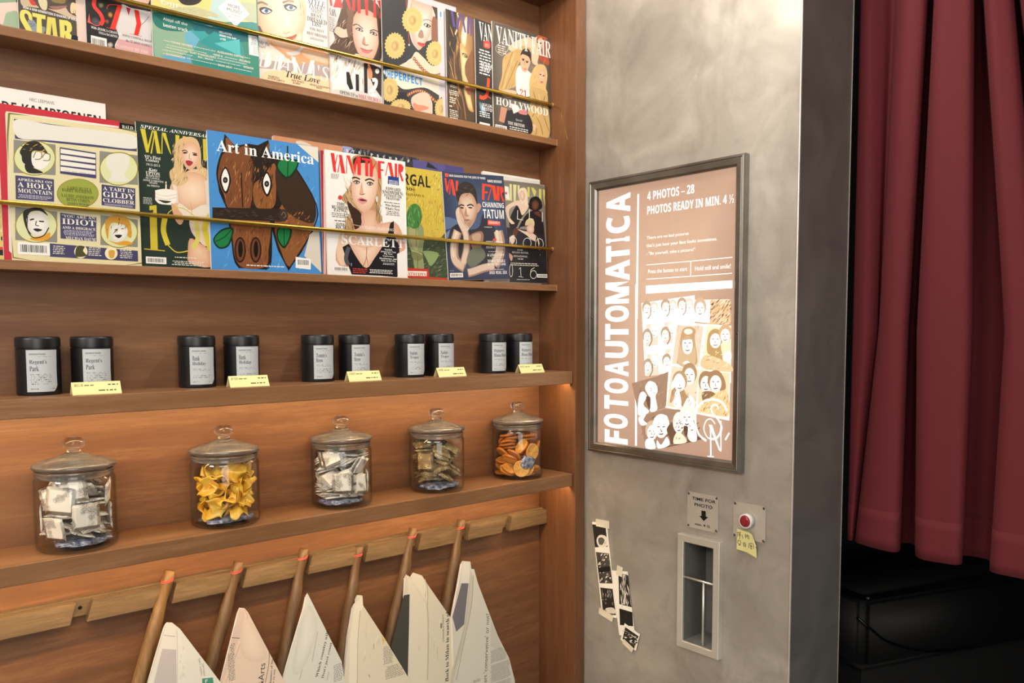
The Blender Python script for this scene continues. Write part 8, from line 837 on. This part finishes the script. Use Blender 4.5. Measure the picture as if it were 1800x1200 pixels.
Print('writing', A['base'], w, h, M_LABEL, o, outline=[(0, 0), (w*.55, 0), (w*1.05, -.006), (w*1.0, h*.45), (w*.78, h*.92), (w*.62, h), (0, h)], bounds=(-.01, w*1.2, -.02, h*1.1)).art(A['els'])
bm = prism(bmesh.new(), [(0, 0), (w*.55, 0), (w*1.05, -.006), (w*1.0, h*.45), (w*.78, h*.92), (w*.62, h), (0, h)], .00003, .0004); obj('paper', bm, M_CARD, o)
# ------------------------------------------------------------------ curtain
cols = [(-0.600, -0.613, -0.618, 0.000), (-0.639, -0.652, -0.633, -0.008), (-0.663, -0.668, -0.628, 0.017), (-0.680, -0.665, -0.624, 0.031), (-0.717, -0.689, -0.650, -0.017), (-0.747, -0.725, -0.707, -0.031), (-0.768, -0.747, -0.743, -0.014), (-0.742, -0.721, -0.718, 0.056), (-0.750, -0.735, -0.746, 0.063), (-0.792, -0.778, -0.789, -0.028), (-0.839, -0.838, -0.841, -0.036), (-0.859, -0.877, -0.874, -0.021), (-0.835, -0.853, -0.850, 0.056), (-0.843, -0.909, -0.899, 0.063), (-0.881, -0.943, -0.933, -0.028), (-0.909, -0.978, -0.982, -0.036), (-0.924, -1.001, -1.015, -0.017), (-0.903, -0.985, -1.001, 0.056), (-0.907, -1.007, -1.012, 0.063), (-0.941, -1.036, -1.043, -0.028), (-0.985, -1.070, -1.085, -0.036), (-1.006, -1.100, -1.115, -0.014), (-0.991, -1.088, -1.103, 0.056), (-1.010, -1.105, -1.121, 0.056), (-1.038, -1.129, -1.144, -0.028), (-1.100, -1.187, -1.202, -0.036), (-1.107, -1.196, -1.212, 0.042), (-1.179, -1.254, -1.269, -0.028)]
def cat(p, n):
    o = []; q = [p[0]]+list(p)+[p[-1]]
    for i in range(1, len(q)-2):
        a, b, c, d = q[i-1:i+3]
        for k in range(n):
            t = k/n; o.append(tuple(.5*(2*b[j]+(c[j]-a[j])*t+(2*a[j]-5*b[j]+4*c[j]-d[j])*t*t+(3*b[j]-a[j]-3*c[j]+d[j])*t**3) for j in range(len(b))))
    o.append(p[-1]); return o
fine = cat(cols, 8)
def cloth(z0, z1, nz, off=0.0):
    """pleats that double back on themselves, given at three heights"""
    bm = bmesh.new(); rows = []
    for r in range(nz+1):
        z = z0+(z1-z0)*r/nz; row = []
        for k, (ya, yb, yc, d) in enumerate(fine):
            y = yb+(ya-yb)*min(1, (z-1.496)/.704) if z > 1.496 else yb+(yc-yb)*min(1.05, (1.496-z)/.496)
            row.append(bm.verts.new((.243+d-off+.0015*math.sin(k*.31+z*3.1), min(y, -.621), z+(.0012*math.sin(k*.23) if r == 0 else 0))))
        rows.append(row)
    for A_, B_ in zip(rows, rows[1:]):
        for k in range(len(A_)-1): bm.faces.new((A_[k], A_[k+1], B_[k+1], B_[k]))
    return bm
CU = thing('curtain', 'wine red curtain hanging in deep folds across the booth entrance', 'curtain', (.232, -1.0, 1.01))
for nm, bm in (('drape', cloth(1.012, 2.462, 30)), ('hem', cloth(1.0115, 1.098, 4, .0009))):
    o = obj(nm, bm, M_CURTAIN, CU, smooth=True); o.matrix_parent_inverse = Matrix.Translation(CU.location).inverted()
    s = o.modifiers.new('thickness', 'SOLIDIFY'); s.thickness = .0016
# ------------------------------------------------------------------ black padded seat behind the curtain
ST = thing('padded_seat', 'black vinyl padded seat with a glossy edge below the red curtain', 'seat', (.735, -.425, .05), (0, 0, R(-19.4)))
bm = B(0, .82, 0, .30, .43, .67); bmesh.ops.bevel(bm, geom=bm.edges[:], offset=.03, segments=5, affect='EDGES')
obj('cushion', bm, M_VINYL, ST, smooth=True)
obj('base', B(.05, .77, .05, .27, 0, .435), M_BLACK, ST)
edge = [(.0, .28, .664), (-.002, .1, .664), (.012, .012, .662), (.06, .0, .664), (.3, -.003, .667), (.6, .0, .665), (.80, .004, .664), (.82, .02, .664), (.82, .28, .664)]
obj('piping', tube(bmesh.new(), [Vector(q) for q in cat(edge, 6)], .009, 12), M_PIPING, ST, smooth=True)
edge = [(.0, .02, .60), (.03, -.001, .57), (.10, -.004, .52), (.25, -.003, .47), (.45, -.001, .45)]
obj('seam', tube(bmesh.new(), [Vector(q) for q in cat(edge, 6)], .004, 8), M_PIPING, ST, smooth=True)
set_type()
